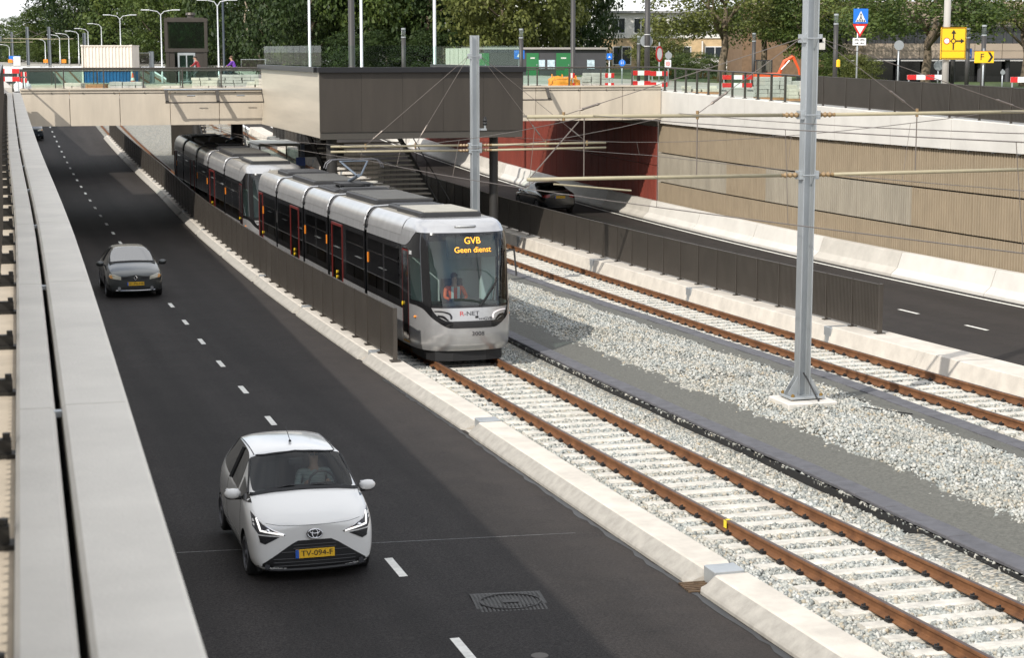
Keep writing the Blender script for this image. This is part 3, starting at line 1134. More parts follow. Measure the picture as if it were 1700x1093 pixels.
for a, c in ((2.30, 12.5), (20.06, 30.76)):
    MB().box(((a + c) / 2, 79.66, 5.895), (c - a, .34, .07)).build('coping_strip', M_panel, bg)
    b = MB()
    b.box(((a + c) / 2, 79.535, 5.73), (c - a, .02, .018))
    b.build('drip_line', M_dark_metal, bg)
    n = int((c - a) / 1.2)
    for i in range(n + 1):
        MB().box((a + (c - a) * i / n, 79.53, 5.73), (.05, .03, .05)).build('bolt', M_dark_metal, bg)
# abutment piers
for x, w in ((2.3, 1.2), (31.85, .9)):
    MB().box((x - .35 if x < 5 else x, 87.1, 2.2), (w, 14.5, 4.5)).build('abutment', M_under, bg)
# second deck beyond the opening
bg2 = thing('rear_bridge_deck', 'second bridge deck beyond the station opening carrying container and cyclists', 'bridge')
MB().box((16.7, 115.3, 4.95), (29.0, 11.6, .95)).build('deck', M_deck, bg2)
MB().bevbox((16.7, 109.45, 5.0), (29.0, .12, 1.1), .01).build('facade_panel', M_panel, bg2)
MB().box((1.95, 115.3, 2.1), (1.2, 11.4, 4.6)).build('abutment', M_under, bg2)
# hanging cable-tray brackets on the facade
ct = thing('cable_tray', 'black cable tray on slanting brackets across the bridge facade left of the box', 'cable tray')
for x in (8.28, 10.42, 12.40):
    b = MB()
    b.box((x, 79.18, 5.60), (.14, .07, .62), rx=R(-42))
    b.box((x, 78.95, 5.34), (.16, .12, .05))
    b.build('bracket', M_dark_metal, ct)
MB().tube([(8.2, 78.95, 5.32), (12.45, 78.95, 5.32)], .035, 6).build('tray_rail', M_dark_metal, ct)
MB().tube([(8.2, 79.40, 5.86), (12.45, 79.40, 5.86)], .04, 6).build('upper_rail', M_galv, ct)
for x in (9.3, 11.4):
    MB().box((x, 79.12, 5.60), (.34, .05, .03), rx=R(-42)).build('lamp_bar', M_galv, ct)
ct2 = thing('cable_tray', 'short black cable tray bracket on the bridge facade right of the box', 'cable tray')
b = MB()
b.box((25.2, 79.18, 5.60), (.14, .07, .62), rx=R(-42)).box((25.2, 78.95, 5.34), (.16, .12, .05))
b.build('bracket', M_dark_metal, ct2)
MB().tube([(22.2, 78.95, 5.32), (25.3, 78.95, 5.32)], .035, 6).build('tray_rail', M_dark_metal, ct2)

# the projecting station box
sb = thing('station_box', 'dark bronze clad box jutting out from the bridge above the platform', 'station box')
BX0, BX1, BY0, BY1, BZ0, BZ1 = 12.36, 20.02, 66.0, 79.5, 4.30, 6.74
for i in range(5):
    w_ = (BX1 - BX0) / 5
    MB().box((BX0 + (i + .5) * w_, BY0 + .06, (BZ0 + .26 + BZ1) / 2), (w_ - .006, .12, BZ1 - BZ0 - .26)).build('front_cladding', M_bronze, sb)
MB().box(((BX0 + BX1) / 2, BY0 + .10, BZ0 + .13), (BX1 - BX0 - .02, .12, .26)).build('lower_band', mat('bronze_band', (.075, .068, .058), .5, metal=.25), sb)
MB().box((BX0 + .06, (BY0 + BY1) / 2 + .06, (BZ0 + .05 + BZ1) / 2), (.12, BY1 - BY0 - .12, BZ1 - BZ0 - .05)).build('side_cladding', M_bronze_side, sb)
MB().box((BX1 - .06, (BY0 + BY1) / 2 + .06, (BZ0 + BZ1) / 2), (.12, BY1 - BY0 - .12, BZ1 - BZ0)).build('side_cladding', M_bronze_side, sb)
MB().box(((BX0 + BX1) / 2, (BY0 + BY1) / 2 + .1, BZ0 + .33), (BX1 - BX0 - .26, BY1 - BY0 - .26, .3)).build('floor_slab', M_under, sb)
for c, d in (((16.19, BY0 - .0, BZ1 + .07), (BX1 - BX0 + .16, .36, .19)), ((BX0 + .0, 72.86, BZ1 + .07), (.36, 13.3, .186)), ((BX1, 72.86, BZ1 + .07), (.36, 13.3, .186))):
    MB().box(c, d).build('edge_trim', M_blackcap, sb)
def glass_run(label, pts, z0, z1, st, posts=True, rail=True, name='glass_balustrade', tz=None, post_w=.05, gm=None):
    t = thing(name, label, 'glass railing')
    for (xa, ya), (xb, yb) in zip(pts, pts[1:]):
        L = math.hypot(xb - xa, yb - ya)
        n = max(1, round(L / st))
        ang = math.atan2(yb - ya, xb - xa)
        for i in range(n):
            f0, f1 = i / n, (i + 1) / n
            fm_ = (f0 + f1) / 2
            za = z0(ya + (yb - ya) * fm_) if callable(z0) else z0
            zb = z1(ya + (yb - ya) * fm_) if callable(z1) else z1
            MB().box((xa + (xb - xa) * fm_, ya + (yb - ya) * fm_, (za + zb) / 2 + .02), (L / n - .05, .012, zb - za - .12), rz=ang).build('pane', gm or M_glass, t)
            if posts:
                x, y = xa + (xb - xa) * f0, ya + (yb - ya) * f0
                b = MB()
                b.box((x, y, (za + zb) / 2 - .02), (post_w, .09, zb - za + .0), rz=ang)
                b.box((x, y, za + .0), (.12, .16, .03), rz=ang)
                b.build('post', M_dark_metal, t)
        if rail:
            za = z1(ya) if callable(z1) else z1
            zb = z1(yb) if callable(z1) else z1
            b = MB()
            b.tube([(xa, ya, za), (xb, yb, zb)], .035, 8)
            b.build('handrail', M_dark_metal, t)
    return t
glass_run('tall frameless glass balustrade on top of the dark bronze box', [(BX0 + .1, 79.3), (BX0 + .1, BY0 + .1), (BX1 - .1, BY0 + .1), (BX1 - .1, 79.3)], BZ1 + .12, 7.72, 1.45, posts=False, rail=False)
glass_run('glass railing on the bridge edge left of the dark box', [(2.45, 79.7), (12.3, 79.7)], 5.93, 6.76, 1.6)
glass_run('glass railing on the bridge edge right of the dark box', [(20.3, 79.7), (30.9, 79.7)], 5.93, 6.74, 1.5)
glass_run('glass railing along the far edge of the front bridge deck', [(2.4, 94.2), (30.9, 94.2)], 5.5, 6.5, 2.0)
glass_run('glass railing of the second bridge deck before the cyclists', [(2.6, 109.6), (30.9, 109.6)], 5.42, 6.42, 2.3)
RT = lambda y: captop(y)
glass_run('glass railing on top of the white wall cap beside the brick stacks', [(30.95, 79.6), (30.95, 65.3)], lambda y: captop(y) + .02, lambda y: captop(y) + 1.06, 1.32)
# slatted fence on the right wall cap
PAN2 = panel_mesh(1.80, 1.10, .078, .06)
fr_ = thing('slat_fence', 'dark slatted steel fence on top of the white wall cap below the yellow signs', 'fence')
y = 65.1
while y > 24:
    o = put('slat_panel', PAN2, fr_, loc=(30.95, y - .93, captop(y - .93) + .0))
    o.rotation_euler = (math.atan2(.41, 30.7), 0, 0)
    MB().box((30.95, y, captop(y) + .54), (.07, .045, 1.14)).build('post', M_dark_metal, fr_)
    y -= 1.86

# ------------------------------------------------------------------ station under the bridge
pf = thing('tram_platform', 'island tram platform with pale edge in the shade under the bridge', 'platform')
b = MB()
b.sweep([(12.62, -.3), (12.62, .28), (18.2, .28), (18.2, -.3)], [(0, y, zr(y)) for y in yrange(71, 113, 3)])
b.build('slab', mat('platform_paving', (.30, .29, .27), .85, var=.15, scale=1), pf)
for x in (12.72, 18.1):
    b = MB()
    b.sweep([(x - .12, .20), (x + .12, .20), (x + .12, .30), (x - .12, .30)], [(0, y, zr(y)) for y in yrange(71, 113, 3)])
    b.build('edge_stone', M_white_conc, pf)
M_stair = mat('black_stair_steel', (.022, .021, .020), .5, metal=.3)
M_tread = mat('stair_tread', (.34, .31, .26), .8)
def stair(label, xa, xb, ya, yb, za, zb, n):
    t = thing('staircase', label, 'staircase')
    for i in range(n):
        f = (i + .5) / n
        MB().box(((xa + xb) / 2, ya + (yb - ya) * f, za + (zb - za) * f), (xb - xa - .12, abs(yb - ya) / n + .02, .05)).build('tread', M_tread, t)
    for x in (xa, xb):
        b = MB()
        b.add([(x - .03, ya, za - .2), (x + .03, ya, za - .2), (x + .03, yb, zb - .2), (x - .03, yb, zb - .2), (x - .03, ya, za + .14), (x + .03, ya, za + .14), (x + .03, yb, zb + .14), (x - .03, yb, zb + .14)],
              [(0, 3, 2, 1), (4, 5, 6, 7), (0, 1, 5, 4), (1, 2, 6, 5), (2, 3, 7, 6), (3, 0, 4, 7)])
        b.build('stringer', M_stair, t)
        b = MB()
        b.tube([(x, ya, za + 1.05), (x, yb, zb + 1.05)], .025, 6)
        for i in range(0, n + 1, 4):
            f = i / n
            b.tube([(x, ya + (yb - ya) * f, za + (zb - za) * f), (x, ya + (yb - ya) * f, za + (zb - za) * f + 1.05)], .018, 5)
        b.build('handrail', M_stair, t)
    return t
stair('dark steel staircase with pale treads hanging below the station box', 14.9, 19.0, 86.5, 73.0, 5.2, .35, 28)
stair('dark open staircase behind the rear tram under the bridge', 12.9, 15.2, 101, 110, .7, 5.2, 24)
M_col = mat('dark_column_paint', (.028, .026, .024), .5)
for x, y, zt, r_, lab in ((13.0, 67.2, 4.4, .20, 'dark round column below the left front corner of the bronze box'), (19.45, 68.0, 4.4, .17, 'dark column below the right front corner of the bronze box'),
                     (13.1, 92.5, 4.5, .3, 'dark column beside the rear tram under the bridge'), (17.6, 92.5, 4.5, .3, 'dark column beside the far track under the bridge'), (13.0, 108, 4.6, .3, 'dark column by the platform end below the second deck')):
    c = thing('bridge_column', lab, 'column', (x, y, zr(y)))
    MB().tube([(0, 0, -.1), (0, 0, zt - zr(y) + .1)], r_, 16).build('shaft', M_col, c, smooth=40)
    MB().tube([(0, 0, .2), (0, 0, .34)], r_ + .06, 16).build('base_ring', M_col, c)
# lift shaft below and glazed lift tower above
sh = thing('platform_shelter', 'small glass platform shelter with pale roof behind the rear tram', 'shelter', (15.4, 95.5, zr(95.5) + .28))
MB().bevbox((0, 0, 2.4), (2.2, 4.2, .14), .04).build('roof', mat('shelter_roof', (.42, .42, .38), .5), sh)
for x in (-1, 1):
    for y in (-1.9, 1.9):
        MB().box((x, y, 1.17), (.07, .07, 2.34)).build('post', M_dark_metal, sh)
MB().box((.98, 0, 1.2), (.015, 3.7, 1.9)).build('pane', M_glass, sh)
MB().box((0, -1.9, 1.2), (1.9, .015, 1.9)).build('pane', M_glass, sh)
MB().box((.6, 0, .45), (.4, 3, .06)).build('seat', M_dark_metal, sh)
sp = thing('sign_column', 'slim blue-grey stop sign column on the platform', 'sign column', (14.7, 83.0, zr(83) + .28))
MB().box((0, 0, 1.55), (.16, .28, 3.1)).build('body', mat('blue_grey_paint', (.07, .09, .13), .45), sp)
MB().box((-.12, -.2, 2.3), (.42, .06, .38)).build('sign_face', mat('blue_sign', (.03, .07, .25), .4), sp)
ds = thing('information_display', 'black platform information display hanging under the bridge', 'display', (16.6, 88.5, 2.5))
MB().bevbox((0, 0, .2), (2.2, .35, .62), .03).build('housing', M_blackcap, ds)
MB().box((0, 0, 1.15), (.08, .08, 1.7)).build('hanger', M_blackcap, ds)
MB().box((.9, -.19, .32), (.12, .02, .12)).build('lamp', mat('red_marker', (.4, .03, .02), .4), ds)
# canopy soffit strips that hang under the front deck
lt = thing('lift_tower', 'dark framed glass lift tower rising from the platform with metal door', 'lift tower', (14.6, 126.0, 5.4), R(-8))
MB().box((0, 0, -2.5), (2.3, 2.3, 5.0)).build('shaft', M_bronze, lt)
W = 1.25
fr = MB()
for x in (-W, W):
    for y in (-W, W):
        fr.box((x, y, 1.0), (.22, .22, 2.0))
fr.box((0, W, 1.0), (2 * W, .1, 2.0)).box((-W + .2, -W, 1.0), (.55, .14, 2.0)).box((W - .3, -W, 1.0), (.75, .14, 2.0)).box((W, 0, 1.0), (.1, 2 * W, 2.0)).box((-W, 0, 1.0), (.1, 2 * W, 2.0))
fr.build('lower_cladding', M_bronze, lt)
fr = MB()
for x in (-W - .05, W + .05):
    for y in (-W - .05, W + .05):
        fr.box((x, y, 3.15), (.2, .2, 1.9))
for z in (2.12, 4.1):
    fr.box((0, -W - .05, z), (2 * W + .3, .24, .24)).box((0, W + .05, z), (2 * W + .3, .24, .24)).box((-W - .05, 0, z), (.24, 2 * W + .06, .236)).box((W + .05, 0, z), (.24, 2 * W + .06, .236))
fr.build('upper_frame', M_bronze, lt)
for c, d in (((0, -W - .02, 3.1), (2.3, .02, 1.75)), ((0, W + .02, 3.1), (2.3, .02, 1.75)), ((-W - .02, 0, 3.1), (.02, 2.3, 1.75)), ((W + .02, 0, 3.1), (.02, 2.3, 1.75))):
    MB().box(c, d).build('pane', glass('lift_glass', (.5, .62, .56), .0, ior=1.2), lt)
MB().box((0, 0, 4.24), (2.4, 2.4, .06)).build('roof', M_dark_metal, lt)
MB().tube([(.3, .3, 4.27), (.3, .3, 4.42), (.3, .3, 4.46), (.3, .3, 4.62)], [.22, .22, .34, .3], 12).build('roof_vent', M_dark_metal, lt)
d = MB().box((.0, -W - .09, .98), (1.15, .05, 1.95)).build('door_frame', M_galv, lt)
for x in (-.25, .25):
    MB().box((x, -W - .122, .95), (.42, .01, 1.7)).build('door_leaf', glass('lift_door_glass', (.45, .55, .5), .12), d)
# ------------------------------------------------------------------ overhead line: masts, tubes, wires
M_tube = mat('beige_composite_tube', (0.34, 0.30, 0.20), 0.5, var=0.1, scale=3)
M_wire = mat('catenary_wire', (0.20, 0.17, 0.15), 0.45, metal=0.6)
M_ins = mat('brown_insulator', (0.26, 0.17, 0.08), 0.4)
def mast(label, x, y, z0, h, w=.225):
    t = thing('catenary_mast', label, 'mast', (x, y, z0))
    b = MB()
    b.box((-w / 2, 0, h / 2 + .1), (.022, w, h)).box((w / 2, 0, h / 2 + .1), (.022, w, h)).box((0, .02, h / 2 + .1), (w - .024, .016, h - .004))
    b.build('h_beam', M_galv, t)
    b = MB()
    b.bevbox((0, 0, .09), (.72, .56, .045), .01)
    b.build('base_plate', M_galv, t)
    for sx in (-1, 1):
        b = MB()
        b.prism([(sx * (w / 2 + .013), .113), (sx * .34, .113), (sx * .34, .16), (sx * (w / 2 + .013), .50)], .02, 'y', -.09)
        b.prism([(sx * (w / 2 + .013), .113), (sx * .34, .113), (sx * .34, .16), (sx * (w / 2 + .013), .50)], .02, 'y', .07)
        b.build('gusset', M_galv, t)
        for sy in (-1, 1):
            b = MB()
            b.tube([(sx * .30, sy * .23, .02), (sx * .30, sy * .23, .17)], .018, 6)
            b.tube([(sx * .30, sy * .23, .115), (sx * .30, sy * .23, .155)], .036, 6)
            b.build('anchor_bolt', mat('brass_bolt', (.35, .22, .07), .4, metal=.6), t)
    MB().bevbox((0, -.05, -.02), (1.05, .95, .12), .02).build('footing', M_white_conc, t)
    return t
M1Y, M1Z = 32.37, bal(15.54, 32.37) + .03
m1 = mast('tall galvanised catenary mast standing in the ballast between the tracks', 15.54, M1Y, M1Z, 9.4)
M2Y = 56.5
m2 = mast('galvanised catenary mast behind the front of the tram', 15.54, M2Y, bal(15.54, M2Y), 7.7)
b = MB()
b.box((.2, -.02, 6.92), (.13, .16, .22))
b.build('junction_box', M_white_conc, m1)
b = MB()
b.tube([(.0, -.05, .55), (.04, -.2, .40), (.12, -.40, .12), (.15, -.45, .05)], .016, 6)
b.build('earth_cable', M_black, m1)
cb = MB()
cb.tube([(16.4, 31.5, bal(16.4, 31.5) + .05), (16.8, 31.2, bal(16.8, 31.2) + .045), (17.3, 31.15, bal(17.2, 31.15) + .04)], .012, 5)
tag(cb.build('loose_cable', M_black), 'loose black cable end lying on the ballast by the tall mast', 'cable')
def wirepts(p, q, sag=0.0, n=8):
    p, q = Vector(p), Vector(q)
    return [p.lerp(q, i / n) - Vector((0, 0, sag * 4 * (i / n) * (1 - i / n))) for i in range(n + 1)]
def clampring(t, x, y, z, w=.225):
    b = MB()
    b.box((x - w / 2 - .05, y, z), (.09, .2, .16)).box((x + w / 2 + .05, y, z), (.09, .2, .16)).tube([(x - w / 2 - .05, y - w / 2 - .04, z), (x + w / 2 + .05, y - w / 2 - .04, z)], .014, 6)
    b.build('clamp', M_galv, t)
def cant(label, x, y, zu, zl, xl, xr, ztop, stays, tie):
    t = thing('cantilever', label, 'cantilever')
    for z in (zu, zl):
        clampring(t, x, y, z)
        for s, xe in ((-1, xl), (1, xr)):
            b = MB()
            b.tube([(x + s * .55, y, z), (xe, y, z + .02)], .036, 10)
            b.build('tube', M_tube, t, smooth=True)
            b = MB()
            xs_ = [x + s * (.2 + .05 * i) for i in range(8)]
            b.tube([(q, y, z) for q in xs_], [.03, .055, .03, .055, .03, .055, .03, .04], 8)
            b.build('insulator', M_ins, t)
    clampring(t, x, y, ztop)
    for xe in stays:
        s = -1 if xe < x else 1
        p, q = Vector((x + s * .2, y, ztop)), Vector((xe, y, zu + .04))
        b = MB()
        b.tube([p, q], .008, 5)
        d = (q - p).normalized()
        m0 = q - d * .75
        b.tube([m0, m0 + d * .06, m0 + d * .1, m0 + d * .34, m0 + d * .38, m0 + d * .45], [.008, .03, .022, .022, .03, .008], 6)
        b.build('stay_wire', M_wire, t)
        MB().tube([(xe, y, zu - .06), (xe, y, zu + .1)], .03, 6).build('hook', M_ins, t)
    for xe in tie:
        MB().tube([(xe, y, zu), (xe, y, zl)], .012, 5).build('drop_rod', M_wire, t)
    return t
cant('beige tube cantilever arms on the tall mast over both tracks', 15.54, M1Y, M1Z + 5.57, M1Z + 4.42, 9.9, 21.4, M1Z + 7.02, (10.6, 13.25, 17.86, 20.3), (13.25, 17.86, 20.3, 11.0))
cant('paired beige tube cantilever arms on the mast behind the tram', 15.54, M2Y, 4.52, 4.36, 10.9, 19.95, 7.32, (12.0, 13.6, 17.9, 19.3), (13.6, 12.0))
st = thing('steady_arm', 'short beige steady arm holding the near contact wire by the tall mast', 'steady arm')
MB().tube([(10.35, M1Y - .2, M1Z + 4.36), (11.9, M1Y - .1, M1Z + 4.20)], .018, 6).build('arm', M_tube, st)
MB().tube([(10.9, M1Y, M1Z + 5.5), (9.95, M1Y, M1Z + 4.46)], .012, 5).build('brace', M_wire, st)
js = thing('line_insulator', 'dark insulator on a bracket of the mast behind the tram', 'insulator', (15.54, M2Y, 0))
MB().box((.26, -.02, 5.02), (.24, .08, .06)).box((.33, -.02, 5.12), (.05, .05, .18)).build('bracket', M_galv, js)
MB().tube([(.33, -.02, 5.15), (.33, -.02, 5.2), (.33, -.02, 5.25), (.33, -.02, 5.30), (.33, -.02, 5.35), (.33, -.02, 5.42)], [.05, .075, .05, .075, .05, .04], 8).build('body', M_black, js)
b = MB()
b.tube(wirepts((12.2, M2Y, 4.52), (15.9, M2Y - .02, 5.42), -.12), .009, 5)
b.tube(wirepts((15.9, M2Y - .02, 5.42), (19.2, M2Y, 4.52), -.22), .009, 5)
b.build('jumper_wire', M_wire, js)
def contact_z(y):
    return zr(y) + 4.3 - (0.38 * min(1, max(0, (y - 52) / 22)))
for nm, xc, far in (('contact wire and messenger over the near track above the tram', XN + G / 2, 0), ('contact wire and messenger over the far track by the slatted fence', XF + G / 2, 1)):
    t = thing('overhead_wire', nm, 'overhead wire')
    b = MB()
    b.tube([(xc + .16 * math.sin(y / 9.0 + far), y, contact_z(y)) for y in yrange(4, 150, 2)], .0085, 5, cap=False)
    b.build('contact_wire', M_wire, t)
    sup = [(-8, zr(0) + 5.75), (M1Y, M1Z + 5.60), (M2Y, 4.58), (80, contact_z(80) + .10), (110, contact_z(110) + .12), (150, contact_z(150) + .5)]
    b = MB()
    mp = []
    for (ya, za), (yb, zb) in zip(sup, sup[1:]):
        mp += wirepts((xc, ya, za), (xc, yb, zb), .22 if ya < 40 else .05, 10)[:-1]
    b.tube(mp, .008, 5, cap=False)
    b.build('messenger_wire', M_wire, t)
    mt = [(p.y, p.z) for p in mp]
    for y in (12, 18, 24, 29, 36, 42, 48, 53):
        zc, zm = contact_z(y), interp(mt, y)
        MB().tube([(xc + .16 * math.sin(y / 9.0 + far), y, zc), (xc, y, zm)], .0055, 4).build('dropper', M_wire, t)
fw = thing('feeder_wire', 'slack feeder wire strung beside the messenger over the near track', 'wire')
b = MB()
b.tube(wirepts((12.6, 2, 7.4), (12.9, M1Y, M1Z + 5.62), .3) + wirepts((12.9, M1Y, M1Z + 5.62), (12.2, M2Y, 4.55), .35)[1:], .007, 5, cap=False)
b.build('wire', M_wire, fw)
# ------------------------------------------------------------------ people
M_skin = mat('skin', (.46, .27, .19), .55)
def skin_person(joints, edges, radii, root, subdiv=1):
    me = bpy.data.meshes.new('person')
    me.from_pydata(joints, edges, [])
    o = bpy.data.objects.new('person', me)
    COL.objects.link(o)
    sk = o.modifiers.new('k', 'SKIN')
    sk.use_smooth_shade = True
    for i, v in enumerate(me.skin_vertices[0].data):
        r = radii[i]
        v.radius = r if isinstance(r, tuple) else (r, r)
        v.use_root = (i == root)
    s = o.modifiers.new('s', 'SUBSURF')
    s.levels = s.render_levels = subdiv
    dg = bpy.context.evaluated_depsgraph_get()
    out = bpy.data.meshes.new_from_object(o.evaluated_get(dg))
    bpy.data.objects.remove(o)
    return out
def person(label, loc, rz, pose, top, legs, hair=(.03, .02, .015), name='person', vest=None, glasses=False):
    """pose: dict of joint positions (local, facing -y). One continuous body; hair, vest, glasses are children."""
    P = dict(pelvis=(0, 0, .95), chest=(0, 0, 1.28), neck=(0, 0, 1.47), head=(0, -.01, 1.60), crown=(0, 0, 1.70),
             shl=(-.19, 0, 1.41), ell=(-.27, 0, 1.14), hal=(-.28, -.10, .90), fil=(-.28, -.13, .82),
             shr=(.19, 0, 1.41), elr=(.27, 0, 1.14), har=(.28, -.10, .90), fir=(.28, -.13, .82),
             hil=(-.10, 0, .90), knl=(-.11, -.02, .50), anl=(-.11, .02, .09), tol=(-.12, -.15, .04),
             hir=(.10, 0, .90), knr=(.11, -.02, .50), anr=(.11, .02, .09), tor=(.12, -.15, .04))
    P.update(pose)
    K = list(P)
    E = [('pelvis', 'chest'), ('chest', 'neck'), ('neck', 'head'), ('head', 'crown'), ('chest', 'shl'), ('shl', 'ell'), ('ell', 'hal'), ('hal', 'fil'),
         ('chest', 'shr'), ('shr', 'elr'), ('elr', 'har'), ('har', 'fir'), ('pelvis', 'hil'), ('hil', 'knl'), ('knl', 'anl'), ('anl', 'tol'), ('pelvis', 'hir'), ('hir', 'knr'), ('knr', 'anr'), ('anr', 'tor')]
    rad = dict(pelvis=(.15, .11), chest=(.17, .12), neck=.055, head=(.078, .095), crown=(.065, .08), hil=.085, hir=.085, knl=.058, knr=.058, anl=.042, anr=.042, tol=.035, tor=.035,
               shl=.062, shr=.062, ell=.045, elr=.045, hal=.034, har=.034, fil=.026, fir=.026)
    me = skin_person([P[k] for k in K], [(K.index(a), K.index(c)) for a, c in E], [rad[k] for k in K], K.index('pelvis'))
    for m in (M_skin, top, legs, M_black):
        me.materials.append(m)
    pts = {k: Vector(v) for k, v in P.items()}
    def near(v):
        best, bk, bt = 9, 'chest', 0
        for a, c in E:
            d = pts[c] - pts[a]
            t = max(0, min(1, (v - pts[a]).dot(d) / max(1e-9, d.dot(d))))
            q = (v - pts[a] - d * t).length
            if q < best:
                best, bk, bt = q, (a, c), t
        return bk, bt
    idx = []
    for p in me.polygons:
        (a, c), t = near(Vector(p.center))
        if c in ('head', 'crown') or (c in ('hal', 'har') and t > .92) or c in ('fil', 'fir') or (c == 'neck' and t > .75):
            idx.append(0)
        elif c in ('tol', 'tor') or (c in ('anl', 'anr') and t > .92):
            idx.append(3)
        elif c in ('hil', 'hir', 'knl', 'knr', 'anl', 'anr') or (c == 'chest' and t < .1):
            idx.append(2)
        else:
            idx.append(1)
    me.polygons.foreach_set('material_index', idx)
    o = put(name, me, None, True, loc)
    o.rotation_euler = (0, 0, rz)
    tag(o, label, 'person')
    hd, cr_ = pts['head'], pts['crown']
    h = MB()
    h.sphere(tuple(cr_ + Vector((0, .025, -.025))), .105, 10, 7, (.88, 1.0, .82))
    h.build('hair', mat('hair_%.2f' % hair[0], hair, .6), o, True)
    f = MB()
    f.sphere(tuple(hd + Vector((0, -.105, -.005))), .016, 6, 4, (.8, 1.2, 1.4))
    f.build('nose', M_skin, o, True)
    e = MB()
    for s in (-1, 1):
        e.sphere(tuple(hd + Vector((s * .034, -.088, .032))), .013 if not glasses else .028, 6, 4, (1.2, .6, .8))
    e.build('eyes' if not glasses else 'sunglasses', M_black, o, True)
    if vest:
        c, s_ = pts['chest'], (pts['shl'], pts['shr'])
        for s in (-1, 1):
            v = MB()
            v.box(tuple(c + Vector((s * .075, -.135, -.02))), (.06, .012, .34))
            v.build('reflective_stripe', mat('reflective_tape', (.7, .72, .7), .3), o)
    return o

# ------------------------------------------------------------------ trams
M_silver = mat('silver_paint', (0.50, 0.50, 0.505), 0.28, metal=0.6, var=0.10, scale=2.0, coat=.3, stretch=(1, 1, .6))
M_silver_d = mat('silver_paint_grey', (0.34, 0.34, 0.345), 0.38, metal=0.5, var=0.16, scale=2.2, stretch=(1, 2, .6))
M_tblack = mat('tram_black_gloss', (0.010, 0.010, 0.011), 0.12, coat=.3)
M_bellow = mat('bellows_rubber', (0.016, 0.016, 0.017), 0.8)
M_tglass = glass('tram_tinted_glass', (.16, .18, .18), .03)
M_tscreen = glass('tram_windscreen', (.72, .83, .81), .04)
M_tside = glass('tram_cab_side_glass', (.5, .62, .58), .05)
M_reddoor = mat('red_door_frame', (.12, .010, .008), .4)
M_roofeq = mat('roof_equipment_grey', (.030, .030, .032), .55, var=.2, scale=3)
M_roofeq2 = mat('roof_equipment_pale', (.36, .34, .29), .6, var=.15, scale=3)
M_roof = mat('dusty_roof', (.24, .22, .185), .8, var=.2, scale=2)
M_amber = mat('amber_reflector', (.85, .26, .02), .3)
M_yellow = mat('yellow_button', (.75, .5, .02), .4)
M_int = mat('tram_interior', (.30, .32, .32), .7)
M_intd = mat('tram_interior_dark', (.035, .036, .038), .7)

U_TAB = [(0, 0, 0), (.401, .40, .03), (.714, .70, .12), (.998, .92, .30), (1.329, 1.06, .60), (1.737, 1.14, 1.0), (2.239, 1.185, 1.5), (2.939, 1.20, 2.2), (9.739, 1.20, 9.0)]
WS = [(.25, .96), (.40, .985), (.65, 1.0), (2.2, 1.0), (2.68, .995), (2.9, .975), (3.05, .945), (3.17, .90), (3.25, .84), (3.30, .76)]
RK = [(.25, .25), (.40, .10), (.65, .02), (.95, 0), (1.30, .04), (2.2, .26), (2.85, .44), (3.02, .50), (3.17, .66), (3.25, .85), (3.30, 1.1)]
def smoothi(tab, x, k):
    """monotone-ish cubic through table column k"""
    n = len(tab)
    if x <= tab[0][0]:
        return tab[0][k]
    for i in range(n - 1):
        if x <= tab[i + 1][0]:
            break
    x0, x1 = tab[i][0], tab[i + 1][0]
    y0, y1 = tab[i][k], tab[i + 1][k]
    def sl(j):
        if j <= 0:
            return 0.0 if k == 2 else (tab[1][k] - tab[0][k]) / (tab[1][0] - tab[0][0])
        if j >= n - 1:
            return (tab[n - 1][k] - tab[n - 2][k]) / (tab[n - 1][0] - tab[n - 2][0])
        return (tab[j + 1][k] - tab[j - 1][k]) / (tab[j + 1][0] - tab[j - 1][0])
    h = x1 - x0
    t = (x - x0) / h
    a, c = sl(i) * h, sl(i + 1) * h
    return (2 * t ** 3 - 3 * t * t + 1) * y0 + (t ** 3 - 2 * t * t + t) * a + (-2 * t ** 3 + 3 * t * t) * y1 + (t ** 3 - t * t) * c
def S(u, z, off=0.0):
    """cab skin: u runs round the nose (0 at the centre, + to the right), z is height"""
    s = 1 if u >= 0 else -1
    a = abs(u)
    def P(a, z):
        x, y = smoothi(U_TAB, a, 1), smoothi(U_TAB, a, 2)
        f = 1 - min(1, max(0, (a - .5) / 1.9))
        f = f * f * (3 - 2 * f)
        return Vector((x * interp(WS, z), y + interp(RK, z) * f, z))
    p = P(a, z)
    if off:
        e = .02
        du = P(a + e, z) - P(max(0, a - e), z)
        dz = P(a, min(3.3, z + e)) - P(a, max(.25, z - e))
        n = dz.cross(du)
        n.normalize()
        if n.y > .2 or (abs(n.y) <= .2 and n.x < 0):
            n = -n
        p = p + n * off
    return Vector((p.x * s, p.y, p.z))
def skin_poly(poly, off=0.0, thick=0.0, cell=.07):
    """a polygon in (u,z) laid on the cab skin, cut into cells so that it follows the curve"""
    bm = bmesh.new()
    vs = [bm.verts.new((u, z, 0)) for u, z in poly]
    bm.faces.new(vs)
    us, zs = [q[0] for q in poly], [q[1] for q in poly]
    for ax, lo, hi in ((0, min(us), max(us)), (1, min(zs), max(zs))):
        k = math.floor(lo / cell) + 1
        while k * cell < hi:
            co, no = [0, 0, 0], [0, 0, 0]
            co[ax] = k * cell
            no[ax] = 1
            bmesh.ops.bisect_plane(bm, geom=bm.verts[:] + bm.edges[:] + bm.faces[:], plane_co=co, plane_no=no)
            k += 1
    bm.verts.index_update()
    b = MB()
    b.add([S(v.co.x, v.co.y, off) for v in bm.verts], [tuple(v.index for v in f.verts) for f in bm.faces])
    bm.free()
    return b
